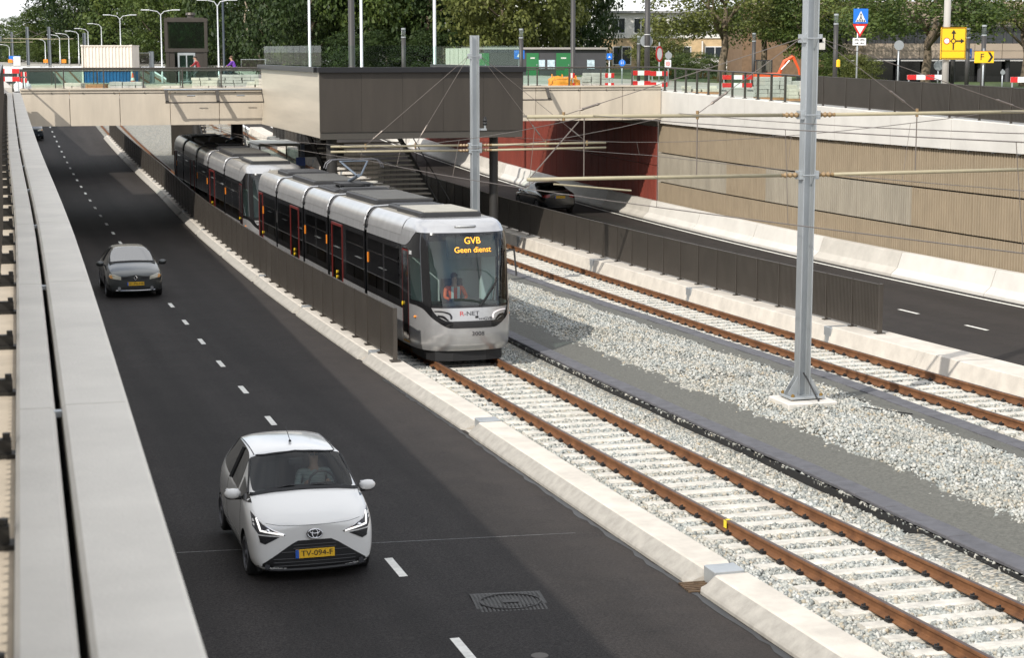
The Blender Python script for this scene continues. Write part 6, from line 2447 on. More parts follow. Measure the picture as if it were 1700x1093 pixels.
# dense wood from the far street to the middle of the picture
wood = [(-30, 420, 12, 9, 0, 'low distant tree at the very left edge under the pale sky'), (35, 380, 11, 9.4, 1, 'distant tree behind the far overhead masts'), (88, 300, 10, 10.5, 1, 'lighter green tree left of the tall wood'),
        (132, 300, 13, 19, 0, 'tall dark tree at the left end of the wood'), (185, 285, 16, 24, 0, 'tall dark tree behind the white container'), (235, 275, 15, 21, 1, 'mid green tree behind the two-armed street lamp'),
        (287, 245, 12, 17, 1, 'tree directly behind the glass lift tower'), (330, 262, 12, 11, 1, 'low tree in front of the apartment tower'), (375, 235, 13, 24, 1, 'tall tree behind the second cyclist'), (425, 216, 13, 25, 0, 'tree with bare crooked limb left of the bronze box'),
        (475, 196, 11, 22, 0, 'dark tree over the left corner of the bronze box'), (525, 178, 10, 20, 0, 'dark tree behind the first white lamp pole'), (572, 186, 10, 21, 0, 'dark tree behind the thick dark pole'), (620, 176, 10, 21, 1, 'lighter tree behind the second white lamp pole'),
        (668, 184, 10, 21, 1, 'tree above the middle of the bronze box'), (712, 175, 10, 20, 0, 'dark tree behind the third white lamp pole'), (755, 182, 9, 14, 2, 'olive tree left of the small roof gable'), (835, 165, 10, 18, 2, 'olive tree behind the low garage'),
        (882, 172, 10, 18, 2, 'broad olive tree over the garage'), (935, 180, 10, 19, 0, 'dark tree behind the tall slim pole'), (962, 190, 7, 18, 0, 'dark tree beside the white houses')]
for i, (px, D, w, h, v, lab) in enumerate(wood):
    tree(lab, px, D, 5.3, h * .5, h * .46, w * 1.15, h * 1.0, v, i + 1, tr=.22, clear=.15)
# undergrowth that closes the wood
M_hedge = [LEAF[0], LEAF[1]]
for i, px in enumerate(range(350, 800, 42)):
    Dk = max(168 + (i % 3) * 5, 33.5 / (.2846 + (px - 850) / FPX * .9587))
    x, y = at(px, Dk)
    s = thing('shrub', 'dark shrub %s under the wood above the bridge' % ('abcdefghijkl'[i]) if False else ['shrub at the foot of the wood beside the cyclist in purple', 'shrub below the crooked bare limb', 'shrub behind the left glass corner of the box', 'shrub left of the first white lamp pole', 'shrub right of the first white lamp pole', 'shrub behind the thick dark pole', 'shrub right of the second white lamp pole', 'shrub behind the small dark bollard lamp', 'shrub left of the third white lamp pole', 'shrub right of the third white lamp pole', 'shrub behind the pale corrugated gable'][i], 'shrub', (x, y, 5.3), i, 'undergrowth of the wood')
    o = put('foliage', CROWN[(0 if i % 4 else 1, i % 3)], s, loc=(0, 0, 1.8))
    o.scale = (.85 * Dk / 170, .85 * Dk / 170, .62 * Dk / 170)
    MB().tube([(0, 0, 0), (.1, .05, 1.6)], .08, 6).build('stem', M_bark, s)
for px, D, sc, lab in ((10, 330, 1.3, 'distant hedge at the left edge below the sky'), (60, 320, 1.4, 'distant hedge behind the far masts'), (110, 290, 1.3, 'distant hedge left of the container'), (160, 280, 1.3, 'distant hedge behind the container'), (240, 300, 1.3, 'hedge right of the container'), (300, 292, 1.3, 'hedge behind the lift tower')):
    x, y = at(px, D)
    s = thing('shrub', lab, 'shrub', (x, y, 5.3), px * .1, 'undergrowth of the wood')
    o = put('foliage', CROWN[(1, px % 3)], s, loc=(0, 0, 1.6))
    o.scale = (sc, sc, .55)
    MB().tube([(0, 0, 0), (.1, .05, 1.6)], .08, 6).build('stem', M_bark, s)
# crooked bare limb
x, y = at(437, 209)
b = MB()
b.tube([(x, y, 5.2), (x - .4, y, 8.1), (x - 1.3, y, 9.4), (x - 1.75, y, 11.0), (x - 1.4, y, 12.3), (x - 1.8, y, 13.4)], [.2, .18, .16, .13, .1, .05], 7)
b.tube([(x - .4, y, 8.1), (x + .25, y, 9.7), (x + .15, y, 11.3)], [.13, .09, .04], 6)
tag(b.build('bare_trunk', mat('pale_bark', (.30, .25, .18), .9), None, True), 'pale crooked bare trunk standing before the dark wood', 'tree')
# street trees on the right
tree('leafy street tree with forked trunk in front of the white houses', 1195, 120, 5.45, 5.6, 4.9, 9.6, 5.4, 1, 31, open_=1, tr=.26, clear=.38)
tree('second street tree in front of the brown brick wall', 1262, 128, 5.45, 5.2, 4.6, 8.0, 6.0, 1, 32, open_=0, tr=.22, clear=.35)
tree('small bushy tree before the yellow brick house fronts', 1090, 150, 5.45, 1.8, 2.0, 5.0, 3.8, 2, 33, tr=.10, clear=.3)
tree('street tree with thick trunk in front of the office building', 1532, 96, 5.4, 4.2, 4.3, 9.8, 4.6, 1, 34, open_=0, tr=.24, clear=.4)
tree('leafy tree behind the tall mast', 1345, 118, 5.4, 5.0, 4.4, 6.4, 7.4, 1, 35, tr=.2, clear=.3)
tree('street tree at the right edge before the office windows', 1690, 104, 5.4, 4.8, 5.0, 7.0, 4.2, 2, 36, open_=1, tr=.2, clear=.4)
tree('street tree over the pedestrian crossing sign', 1420, 112, 5.4, 5.0, 5.3, 6.5, 4.6, 1, 37, open_=1, tr=.18, clear=.4)
for i, (px, D, w, lab) in enumerate(((1120, 132, .9, 'low green hedge below the white houses'), (1165, 132, .8, 'low green hedge beside the forked street tree'), (1420, 106, .75, 'round yellow-green shrub below the office'), (1375, 112, .8, 'dark shrub left of the pedestrian sign post'))):
    x, y = at(px, D)
    s = thing('shrub', lab, 'shrub', (x, y, 5.3), i)
    o = put('foliage', CROWN[(2 if i == 2 else 1, i % 3)], s, loc=(0, 0, .75))
    o.scale = (w * .55, w * .55, .30)
    MB().tube([(0, 0, 0), (.05, .05, .8)], .05, 6).build('stem', M_bark, s)

# ------------------------------------------------------------------ buildings
M_bwhite = mat('white_render', (.70, .68, .64), .8, var=.08, scale=.5)
M_ybrick = mat('yellow_brick', (.52, .38, .22), .9, var=.15, scale=2, bump=.2, bscale=20)
M_bbrick = mat('brown_brick', (.20, .125, .075), .9, var=.2, scale=3, bump=.3, bscale=18)
M_beige = mat('beige_fibre_panel', (.36, .29, .225), .7, var=.08, scale=.8)
M_window = mat('window_pane', (.03, .036, .042), .08)
M_wframe = mat('white_frame', (.72, .72, .70), .5)
M_garage = mat('garage_grey', (.055, .055, .060), .7, var=.15, scale=1)
M_green = mat('green_door', (.02, .16, .05), .5)
def facing(px, D):
    x, y = at(px, D)
    return x, y
def block(name, label, px0, px1, D, depth, z0, z1, m, wallname='wall'):
    """building whose front is square to the street seen from the bridge; local x to the right, y away"""
    xa, ya = at(px0, D)
    xb, yb = at(px1, D)
    t = thing(name, label, 'building', (xa, ya, z0), -R(YAW))
    w = math.hypot(xb - xa, yb - ya)
    MB().box((w / 2, depth / 2, (z1 - z0) / 2), (w, depth, z1 - z0)).build(wallname, m, t)
    return t, w
def win(t, x, z, w, h, frame=M_wframe, mull=1, y=0.0, pane=M_window):
    b = MB()
    f = .09
    b.box((x, y - .03, z + h / 2 - f / 2), (w, .08, f)).box((x, y - .03, z - h / 2 + f / 2), (w, .08, f)).box((x - w / 2 + f / 2, y - .03, z), (f, .08, h - 2 * f)).box((x + w / 2 - f / 2, y - .03, z), (f, .08, h - 2 * f))
    for i in range(1, mull + 1):
        b.box((x - w / 2 + w * i / (mull + 1), y - .03, z), (f * .8, .07, h - 2 * f))
    o = b.build('window', frame, t)
    MB().box((x, y - .015, z), (w - f, .03, h - f)).build('pane', pane, o)
    return o
# houses
t, w = block('terraced_houses', 'row of white and yellow brick terraced houses behind street trees', 1000, 1240, 200, 8, 5.4, 11.5, M_ybrick)
MB().box((w / 2, -.02 + .0, 4.75), (w + .06, .30, 2.66)).build('upper_storey', M_bwhite, t)
MB().box((w / 2, 3.5, 6.2), (w + .5, 8.6, .22)).build('roof', mat('roof_felt', (.3, .3, .3), .8), t)
for x, ww in ((1.6, 1.5), (4.0, 1.6), (5.9, 1.5), (8.2, 1.7), (10.3, 1.7), (12.6, 1.7), (14.4, 1.5)):
    win(t, x, 4.75, ww, 1.7, mull=1, y=-.17)
for x, ww in ((2.0, 2.0), (5.6, 1.6), (8.6, 1.7), (12.0, 2.2), (14.2, 1.6)):
    win(t, x, 1.55, ww, 2.0, mull=1, y=-.01)
for x in (0.25, 3.9, 7.3, 10.6, 13.8):
    MB().box((x, -.3, 1.6), (.12, .5, 3.0)).build('pilaster', M_bwhite, t)
bal_ = MB().box((12.0, -.7, .75), (5.5, .12, 1.1)).build('balcony_front', M_bwhite, t)
# gabled roof peeking out above the box
x, y = at(798, 195)
g = thing('gabled_house', 'small house gable with one white window between the trees', 'building', (x, y, 5.4), -R(YAW))
b = MB()
b.prism([(-2.4, 0), (2.4, 0), (2.4, 4.2), (.2, 6.6), (-2.4, 4.4)], 6, 'y', 0)
b.build('wall', mat('gable_wall', (.20, .18, .15), .85), g)
win(g, .2, 3.2, 1.0, 1.3, y=-.01)
# brown brick end wall
t, w = block('brick_building', 'plain brown brick building behind the orange excavator', 1228, 1398, 142, 10, 5.4, 11.0, M_bbrick)
MB().box((w / 2, -.02, 5.65), (w + .1, .2, .2)).build('parapet', M_beige, t)
win(t, 5.6, 2.9, 1.2, 1.5, y=-.01)
# office on the right
t, w = block('office_building', 'long beige office building with dark glazed ground floor on the right', 1384, 1790, 118, 14, 5.2, 5.3, M_beige)
MB().box((w / 2, 4, .8), (w - .6, 6, 1.6)).build('ground_floor', mat('dark_glazing', (.012, .012, .013), .12), t)
MB().box((w / 2, .0 + 6.9, 1.76), (w, 14, .1)).build('soffit', M_garage, t)
def zo(py):
    return zpx(py, 118) - 5.2
for z0, z1, m, y in ((zo(98), zo(84), M_beige, 0), (zo(84) + .01, zo(72), M_beige, -.03), (zo(46), zo(37), mat('grey_louvre', (.16, .145, .125), .6), -.05), (zo(30), zo(4), M_beige, 0)):
    n = 9
    for i in range(n):
        MB().bevbox((w * (i + .5) / n, y + .1, (z0 + z1) / 2), (w / n - .03, .2, z1 - z0 - .012), .004).build('facade_panel', m, t)
MB().box((w / 2, .5, (zo(72) + zo(46)) / 2), (w, .3, zo(46) - zo(72))).build('glazing_band', M_window, t)
for i in range(26):
    MB().box((w * i / 25, .32, (zo(72) + zo(46)) / 2), (.09 if i % 3 else .2, .12, zo(46) - zo(72) - .02)).build('mullion', M_garage, t)
for k in range(5):
    z = zo(44) + k * .16
    MB().tube([(0, -.35, z + .25), (w, -.35, z + .25)], .03, 5).build('sun_louvre', M_beige, t)
MB().box((w / 2, 7, (zo(98) + zo(4)) / 2), (w - 1, 12.6, zo(4) - zo(98) - .2)).build('core', M_garage, t)
for i in range(9):
    MB().tube([(w * (i + .3) / 9, .6, 0), (w * (i + .3) / 9, .6, 1.7)], .16, 10).build('column', M_garage, t)
# garage
t, w = block('garage', 'low dark grey flat-roofed garage with green doors', 770, 1004, 150, 7, 5.4, 7.62, M_garage)
MB().box((w / 2, 3.4, 2.27), (w + .3, 7.4, .16)).build('roof_edge', mat('roof_trim', (.32, .30, .28), .8), t)
for x, ww in ((5.6, 1.0), (1.0, 2.2), (8.1, 1.2)):
    d = MB().bevbox((x, -.03, .95), (ww, .06, 1.9), .01).build('door', M_green, t)
    MB().box((x + ww * .35, -.08, .95), (.08, .05, .08)).build('handle', M_galv, d)
    MB().box((x, -.066, 1.5), (ww * .35, .01, .10)).build('door_sign', M_bwhite, d)
for x in (6.3, 7.1, 10.3):
    MB().box((x, -.03, 1.0), (.6, .03, .7)).build('notice_board', mat('blue_white_poster', (.5, .62, .68), .5, var=.4, scale=4), t)
# tower block left behind the wood
t, w = block('apartment_tower', 'brick apartment tower with white window bays behind the wood', 306, 352, 300, 10, 5.4, 20, mat('tower_brick', (.30, .20, .14), .85))
for z in (8.6, 11.2, 13.8):
    for x in (1.1, 3.3):
        win(t, x, z, 1.9, 1.3, y=-.02, mull=2, pane=mat('bluish_pane', (.10, .16, .26), .1))

# ------------------------------------------------------------------ lamps and poles
M_wpole = mat('white_pole', (.62, .64, .66), .4, metal=.3)
M_dpole = mat('dark_pole', (.055, .052, .05), .5, metal=.2)
def lamp(label, px, D, z_head, arms, base=5.4, arm=1.0, r=.07, name='street_lamp', m=None):
    x, y = at(px, D)
    if 2.7 < x < 31 and 121 < y < 226:
        base = zr(y) - .2                                   # median lamps stand down beside the tracks
    t = thing(name, label, 'street lamp', (x, y, base), -R(YAW), 'street lamps along the far street')
    h = z_head - base
    m = m or M_wpole
    MB().tube([(0, 0, 0), (0, 0, h * .3), (0, 0, h * .3 + .05), (0, 0, h)], [r * 1.5, r * 1.4, r, r * .6], 8).build('pole', m, t, True)
    for s in arms:
        b = MB()
        b.tube([(0, 0, h - .05), (s * arm * .3, 0, h + .28), (s * arm, 0, h + .40)], r * .55, 6)
        b.build('arm', m, t)
        b = MB()
        b.bevbox((s * (arm + .35), 0, h + .42), (.8, .22, .09), .02)
        b.build('lamp_head', M_wpole, t)
    return t
HL = lambda py, D: zpx(py, D) - .4
lamp('two-armed white street lamp right of the lift tower', 368, 138, HL(2, 138), (-1, 1), arm=.75)
lamp('two-armed white street lamp left of the lift tower', 275, 176, HL(18, 176), (-1, 1), arm=1.1)
lamp('two-armed white street lamp behind the container', 208, 205, HL(26, 205), (-1, 1), arm=1.1)
for px, py, D, lab in ((177, 40, 238, 'one-armed street lamp rising just behind the container'), (155, 48, 243, 'one-armed street lamp above the container left corner'), (139, 52, 248, 'one-armed street lamp left of the container'), (123, 56, 253, 'second one-armed street lamp left of the container'), (108, 58, 258, 'third one-armed street lamp left of the container'), (84, 65, 268, 'small far street lamp among the overhead masts'), (25, 74, 290, 'tiny far street lamp near the left edge')):
    lamp(lab, px, D, HL(py, D), (-1,), arm=1.0, r=.075)
for px, D, lab, m, r, top in ((518, 120, 'first tall white lamp pole behind the bronze box', M_wpole, .085, 16), (603, 118, 'second tall white lamp pole behind the bronze box', M_wpole, .095, 16), (723, 114.5, 'third tall white lamp pole behind the bronze box', M_wpole, .10, 16), (587, 94, 'thick dark pole behind the bronze box', M_dpole, .17, 15), (950, 100, 'tall slim dark pole beside the orange bags', M_dpole, .13, 15), (377, 150, 'dark pole right of the lift tower', mat('blue_dark_pole', (.03, .04, .055), .5), .10, 12.2)):
    x, y = at(px, D)
    bz_ = zr(y) - .2 if 2.7 < x < 31 and 121 < y < 226 else 5.3
    t = thing('lamp_pole', lab, 'pole', (x, y, bz_))
    MB().tube([(0, 0, 0), (0, 0, .9), (0, 0, .95), (0, 0, top - bz_)], [r * 1.35, r * 1.3, r, r * .8], 10).build('shaft', m, t, True)
    MB().tube([(0, 0, 0), (0, 0, .06)], r * 2.2, 12).build('base', m, t)
def bollard_lamp(label, px, D, py_top, r=.11, base=5.35):
    x, y = at(px, D)
    h = zpx(py_top, D) - base
    t = thing('post_lamp', label, 'post lamp', (x, y, base), 0, 'dark post lamps with glass tops')
    MB().tube([(0, 0, 0), (0, 0, h - .5)], r, 10).build('post', M_dpole, t, True)
    MB().tube([(0, 0, h - .5), (0, 0, h - .44)], r * 1.08, 10).build('collar', M_galv, t)
    MB().tube([(0, 0, h - .44), (0, 0, h - .08)], r * .9, 10).build('glass_top', glass('lamp_glass', (.75, .8, .78), .1), t, True)
    MB().tube([(0, 0, h - .08), (0, 0, h)], r, 10).build('cap', M_galv, t)
for px, D, py, lab in ((672, 96, 47, 'dark post lamp above the middle of the bronze box'), (865, 97, 48, 'dark post lamp above the right end of the bronze box'), (1058, 115, 60, 'dark post lamp left of the round grey sign back'), (1247, 108, 55, 'dark post lamp beside the excavator'), (1381, 88, 24, 'dark post lamp left of the pedestrian crossing sign'), (1598, 92, 47, 'dark post lamp right of the yellow detour sign'), (1624, 86, 42, 'dark post lamp behind the yellow F sign'), (1574, 100, 34, 'dark post lamp behind the yellow detour sign')):
    bollard_lamp(lab, px, D, py)

# ------------------------------------------------------------------ signs
M_sblue = mat('sign_blue', (.01, .16, .62), .4)
M_sred = mat('sign_red', (.55, .015, .015), .4)
M_swhite = mat('sign_white', (.75, .75, .74), .4)
M_syel = mat('sign_yellow', (.85, .50, .01), .4)
M_sback = mat('sign_back', (.30, .32, .33), .5, metal=.4)
M_sblack = mat('sign_black', (.012, .012, .012), .5)
def signpost(label, px, D, top_py, base=5.25, r=.035, m=None):
    x, y = at(px, D)
    t = thing('road_sign', label, 'road sign', (x, y, base), -R(YAW))
    MB().tube([(0, .06, 0), (0, .06, zpx(top_py, D) - base)], r, 8).build('post', m or M_galv, t, True)
    return t, (lambda py: zpx(py, D) - base), D / FPX
# pedestrian crossing, give way, cyclists plate
t, Z, k = signpost('blue pedestrian crossing sign above a give-way triangle and white plate', 1417, 78, 14)
def rectp(t, name, x, z, w, h, m, y=0.0, th=.02, parent=None, b=.02):
    return MB().bevbox((x, y, z), (w, th, h), min(b, h / 4)).build(name, m, parent or t)
w = 24 * k
p = rectp(t, 'blue_panel', .1, Z(27.5), w, w, M_sblue)
MB().prism([(.1 - w * .36, Z(37)), (.1 + w * .36, Z(37)), (.1, Z(19.5))], .012, 'y', -.026).build('white_triangle', M_swhite, p)
b = MB()
b.sphere((.1, -.034, Z(24.6)), .035, 8, 6, (1, .3, 1)).box((.1, -.034, Z(28.5)), (.035, .01, .13)).box((.07, -.034, Z(31.5)), (.03, .01, .12), ry=R(25)).box((.13, -.034, Z(31.5)), (.03, .01, .12), ry=R(-25))
for i in range(5):
    b.box((.1 + (i - 2) * .075, -.034, Z(35.2)), (.035, .01, .08))
b.build('walking_figure', M_sblack, p)
p = MB().prism([(.08 - 12.5 * k, Z(40.5)), (.08 + 12.5 * k, Z(40.5)), (.08, Z(62))], .018, 'y', -.01).build('give_way_triangle', M_sred, t)
MB().prism([(.08 - 7.4 * k, Z(44)), (.08 + 7.4 * k, Z(44)), (.08, Z(56.5))], .008, 'y', -.022).build('white_centre', M_swhite, p)
p = rectp(t, 'supplementary_plate', .07, Z(69), 22 * k, 12 * k, M_swhite)
b = MB()
for s in (-1, 1):
    b.disc((.07 + s * .12 - .05, -.018, Z(66.5)), .038, 'y', 12, .008, .026).disc((.07 + s * .12 + .05, -.018, Z(66.5)), .038, 'y', 12, .008, .026).box((.07 + s * .12, -.018, Z(65.2)), (.1, .008, .012))
    b.prism([(.07 + s * .03, Z(71.5)), (.07 + s * .10, Z(70.2)), (.07 + s * .10, Z(72.8))], .008, 'y', -.022).box((.07 + s * .15, -.018, Z(71.5)), (.10, .008, .02))
b.build('symbols', M_sblack, p)
# detour sign
t, Z, k = signpost('big yellow detour sign with black roundabout arrows on a tall grey post', 1563, 76, -30, r=.14, m=mat('concrete_post', (.40, .38, .35), .7))
cx = (1572 - 1563) * k
p = rectp(t, 'yellow_panel', cx, Z(71.5), 42 * k, 52 * k, M_syel, -.19, .03, b=.04)
y = -.215
rim = MB()
for c, d in (((cx, y, Z(47)), (39 * k, .008, .02)), ((cx, y, Z(96)), (39 * k, .008, .02)), ((cx - 19.5 * k, y, Z(71.5)), (.02, .008, 49 * k)), ((cx + 19.5 * k, y, Z(71.5)), (.02, .008, 49 * k)), ((cx, y, Z(84)), (39 * k, .008, .012))):
    rim.box(c, d)
rim.build('border', M_sblack, p)
b = MB()
b.disc((cx, y, Z(68)), 4.2 * k, 'y', 18, .008, 2.8 * k).box((cx, y, Z(60)), (2.2 * k, .008, 9 * k)).box((cx, y, Z(77)), (2.2 * k, .008, 10 * k)).box((cx + 8 * k, y, Z(68)), (9 * k, .008, 2.2 * k)).box((cx - 5.5 * k, y, Z(68)), (4 * k, .008, 1.6 * k))
b.prism([(cx - 4 * k, Z(56)), (cx + 4 * k, Z(56)), (cx, Z(49.5))], .008, 'y', y - .004).prism([(cx + 12 * k, Z(64)), (cx + 12 * k, Z(72)), (cx + 18 * k, Z(68))], .008, 'y', y - .004)
b.build('arrows', M_sblack, p)
b = MB()
b.disc((cx - 11 * k, y, Z(68)), 5.2 * k, 'y', 18, .010)
q = b.build('closed_disc', M_sred, p)
MB().disc((cx - 11 * k, y - .006, Z(68)), 4.1 * k, 'y', 18, .008).build('closed_disc_centre', M_swhite, p)
# F arrow
t, Z, k = signpost('yellow detour sign with letter F and black arrow', 1625, 74, 80)
p = rectp(t, 'yellow_panel', 0, Z(94), 32 * k, 19 * k, M_syel, -.05, .03, b=.04)
tx = text_mb('F', 15 * k)
tx.v = [(a - .09, b - .075, c + Z(94.3)) for a, b, c in tx.v]
tx.build('letter', M_sblack, p)
MB().prism([(5.5 * k, Z(86)), (9.5 * k, Z(86)), (14.5 * k, Z(94)), (9.5 * k, Z(102)), (5.5 * k, Z(102)), (10.5 * k, Z(94))], .008, 'y', -.074).build('arrow', M_sblack, p)
# small signs
def round_sign(label, px, D, py, rad_px, m, top_py, ring=None, edge=0.0, base=5.3):
    t, Z, k = signpost(label, px, D, top_py, base)
    b = MB()
    b.disc((0, 0, Z(py)), rad_px * k, 'y', 22, .02)
    o = b.build('disc', m, t)
    if ring:
        MB().disc((0, -.014, Z(py)), rad_px * k * .74, 'y', 22, .006).build('disc_centre', ring, o)
    if edge:
        o.rotation_euler = (0, 0, edge)
    return t, Z, k
round_sign('plain grey back of a round sign on a pole before the office', 1485, 82, 75, 8, M_sback, 67)
round_sign('round blue sign right of the yellow detour sign post', 1657, 90, 119, 4, M_sback, 114)
round_sign('grey back of a round sign low beside the detour sign post', 1551, 95, 108, 8, M_sback, 99)
t, Z, k = round_sign('round blue footpath sign with white figures', 1031, 112, 103.5, 5.5, M_sblue, 97)
b = MB()
for s in (-1, 1):
    b.sphere((s * .055, -.02, Z(100.6)), .022, 6, 5, (1, .4, 1)).box((s * .055, -.02, Z(104)), (.035, .01, .14))
b.build('figures', M_swhite, t)
round_sign('round sign with red rim seen nearly edge on', 1092, 104, 89, 13, M_sred, 70, M_swhite, R(60))
t, Z, k = round_sign('round grey sign back above a white square sign', 1107, 106, 91.5, 5.8, M_sback, 84)
rectp(t, 'square_panel', -.03, Z(105), 10.5 * k, 13 * k, M_swhite, -.04)
MB().disc((-.03, -.055, Z(105)), 3.6 * k, 'y', 16, .008, 2.5 * k).build('red_ring', M_sred, t)
MB().disc((-.03, -.055, Z(105)), 1.3 * k, 'y', 12, .008).build('red_dot', M_sred, t)
t, Z, k = signpost('thick dark pole with large round grey sign back beside the barriers', 1072, 88, -20, r=.13, m=M_dpole)
MB().disc((-.03, .16, Z(68)), 10.3 * k, 'y', 24, .02).build('disc', M_sback, t)
for z in (58, 77):
    MB().tube([(0, .06, Z(z)), (0, .06, Z(z) + .03)], .15, 10).build('strap', M_swhite, t)
for px, D, py0, py1, w, lab in ((1601, 96, 80, 96, 7, 'small blue sign panel on the post right of the detour sign'), (862, 102, 83, 97, 17, 'blue sign behind the right end of the glass balustrade'), (1010, 108, 88, 98, 9, 'blue sign before the yellow house front')):
    t, Z, k = signpost(lab, px, D, py0)
    p = rectp(t, 'panel', 0, Z((py0 + py1) / 2), w * k, (py1 - py0) * k, M_sblue, -.05)
    MB().prism([(-w * k * .25, Z(py1 - 3)), (w * k * .25, Z(py1 - 3)), (0, Z(py0 + 4))], .006, 'y', -.068).build('symbol', M_swhite, p)
# yellow bag on post lamp, small yellow signal
x, y = at(1386, 86)
b = MB()
b.bevbox((x, y, zpx(104, 86)), (.16, .16, .34), .04)
tag(b.build('signal_cover', M_syel), 'small yellow cover hanging on the dark post lamp left of the crossing sign', 'signal cover')

# ------------------------------------------------------------------ road works on the bridge
def barrier(label, px0, px1, D, py, base=5.5, rz=None):
    xa, ya = at(px0, D)
    xb, yb = at(px1, D)
    L = math.hypot(xb - xa, yb - ya)
    t = thing('barrier_board', label, 'barrier', (xa, ya, base), math.atan2(yb - ya, xb - xa))
    for zz in py:
        z = zpx(zz, D) - base
        n = max(3, int(L / .38))
        o = MB().box((L / 2, 0, z), (L, .03, .22)).build('board', M_swhite, t)
        for i in range(0, n, 2):
            MB().box((L * (i + .5) / n, -.018, z), (L / n, .008, .216)).build('red_stripe', M_sred, o)
    for xx in (0.08, L - .08):
        MB().box((xx, .03, (zpx(py[0], D) - base) / 2), (.05, .05, zpx(py[0], D) - base)).build('post', M_galv, t)
        MB().bevbox((xx, .03, .05), (.25, .6, .1), .02).build('foot', M_trim, t)
barrier('red and white barrier board right of the thick dark pole', 1046, 1078, 86.5, (120, 137))
barrier('red and white barrier board left of the round sign poles', 1078, 1106, 88, (121, 139))
barrier('red and white barrier board behind the glass railing below the street tree', 1196, 1245, 92, (127, 140), 5.45)
barrier('short red and white barrier board beside the paving stacks', 1003, 1018, 85.5, (124, 140))
barrier('small red and white barrier left of the paving stacks', 943, 953, 86, (124, 140))
barrier('low red and white barrier boards behind the slatted fence right', 1500, 1560, 84, (127,), 5.3)
barrier('red and white barrier board at the right edge behind the fence', 1670, 1705, 74, (131,), 5.25)
barrier('tilted red and white barrier at the far left end of the bridge', 4, 40, 87, (117, 130), 5.5)
barrier('red and white barrier beside the white bag at the left', 42, 52, 87, (122, 132), 5.5)
M_pav = [mat('grey_pavers', (.40, .39, .36), .9, var=.2, scale=3), mat('pale_pavers', (.50, .47, .40), .9, var=.2, scale=3), mat('wooden_pallet', (.34, .19, .09), .85, var=.2, scale=4)]
def pavers(label, px, D, nx, ny, nz, base=5.52, bw=.42, bh=.14, m=0, jit=.03, rz=0.0):
    x, y = at(px, D)
    t = thing('paver_stack', label, 'paver stack', (x, y, base), -R(YAW) + rz)
    me = MB().bevbox((0, 0, 0), (bw - .015, .42, bh - .01), .012).mesh('paver', M_pav[m])
    q = random.Random(int(px))
    for k in range(nz):
        for i in range(nx):
            for j in range(ny):
                if k == nz - 1 and q.random() < .25:
                    continue
                o = put('paver', me, t, loc=((i - (nx - 1) / 2) * bw + q.uniform(-jit, jit), j * .44 + q.uniform(-jit, jit), .10 + bh * (k + .5)))
                o.rotation_euler = (0, 0, q.uniform(-jit, jit) * 2)
    MB().box((0, (ny - 1) * .22, .05), (nx * bw, ny * .44, .1)).build('pallet', M_pav[2], t)
    return t
pavers('stack of grey paving blocks behind the orange bags on the bridge', 988, 87, 3, 2, 6)
pavers('small block stack left of the wooden crate on the bridge', 128, 84.5, 2, 2, 3, m=1)
pavers('wide low stack of grey paving slabs below the white container', 216, 84.0, 5, 2, 3, bw=.3, bh=.16)
pavers('low stack of pale slabs in front of the first cyclist', 290, 85, 2, 2, 2, m=1)
pavers('pale block stack below the second cyclist', 345, 91.5, 3, 2, 4, m=1)
pavers('grey block stack left of the bronze box corner', 400, 92, 5, 2, 5, m=0)
pavers('pale block stack beside the bronze box corner', 428, 88, 2, 2, 4, m=1)
pavers('broken pale slabs behind the railing right of the sign poles', 1160, 86, 4, 2, 2, m=1, base=5.5, jit=.08)
pavers('tall pale slab stack behind the glass railing beside the mast', 1290, 78, 4, 2, 5, m=0, base=5.45, bw=.5, bh=.17)
pavers('pale slab pile behind the glass railing left of the tall mast', 1322, 76, 2, 2, 4, m=1, base=5.45)
x, y = at(167, 84)
t = thing('wooden_crate', 'brown wooden crate on the bridge beside the paving slabs', 'crate', (x, y, 5.52), -R(YAW))
for k in range(4):
    MB().bevbox((0, -.3, .08 + k * .115), (.92, .03, .105), .005).build('plank', M_pav[2], t)
MB().box((0, 0, .24), (.88, .56, .44)).build('core', M_pav[2], t)
for x_ in (-.4, 0, .4):
    MB().box((x_, -.325, .25), (.07, .02, .46)).build('batten', M_pav[2], t)
M_bag = mat('orange_bag', (.80, .28, .03), .7, var=.2, scale=6, bump=.6, bscale=9)
M_wbag = mat('white_sheet', (.70, .71, .72), .6, var=.15, scale=6, bump=.8, bscale=10)
def bag(label, px, D, w, h, m, base=5.5, seed=1):
    x, y = at(px, D)
    q = np.random.default_rng(seed)
    b = MB()
    n, k = 18, 9
    vs, fs = [], []
    for i in range(k + 1):
        f = i / k
        for j in range(n):
            a = 2 * math.pi * j / n
            c, s = math.cos(a), math.sin(a)
            e = (abs(c) ** 4 + abs(s) ** 4) ** -.25
            r = w / 2 * e * (.92 + .16 * math.sin(math.pi * f)) * (1 if f < .8 else 1 - (f - .8) * 2.6) * (1 + .05 * q.normal())
            vs.append((c * r, s * r * .85, h * (f if f < .8 else .8 + (f - .8) * .7) * (1 + .03 * q.normal())))
    for i in range(k):
        for j in range(n):
            fs.append((i * n + j, i * n + (j + 1) % n, (i + 1) * n + (j + 1) % n, (i + 1) * n + j))
    fs.append(tuple(k * n + j for j in range(n)))
    b.add(vs, fs)
    o = b.build('builders_bag', m, None, True, (x, y, base))
    tag(o, label, 'bag')
    for s in (-1, 1):
        hb_ = MB()
        hb_.tube([(s * w * .38, -w * .1, h * .82), (s * w * .36, 0, h * 1.05), (s * w * .32, w * .1, h * .82)], .025, 5)
        hb_.build('lifting_loop', m, o)
bag('front orange builders bag on the bridge right of the bronze box', 931, 84.5, .95, .78, M_bag, seed=2)
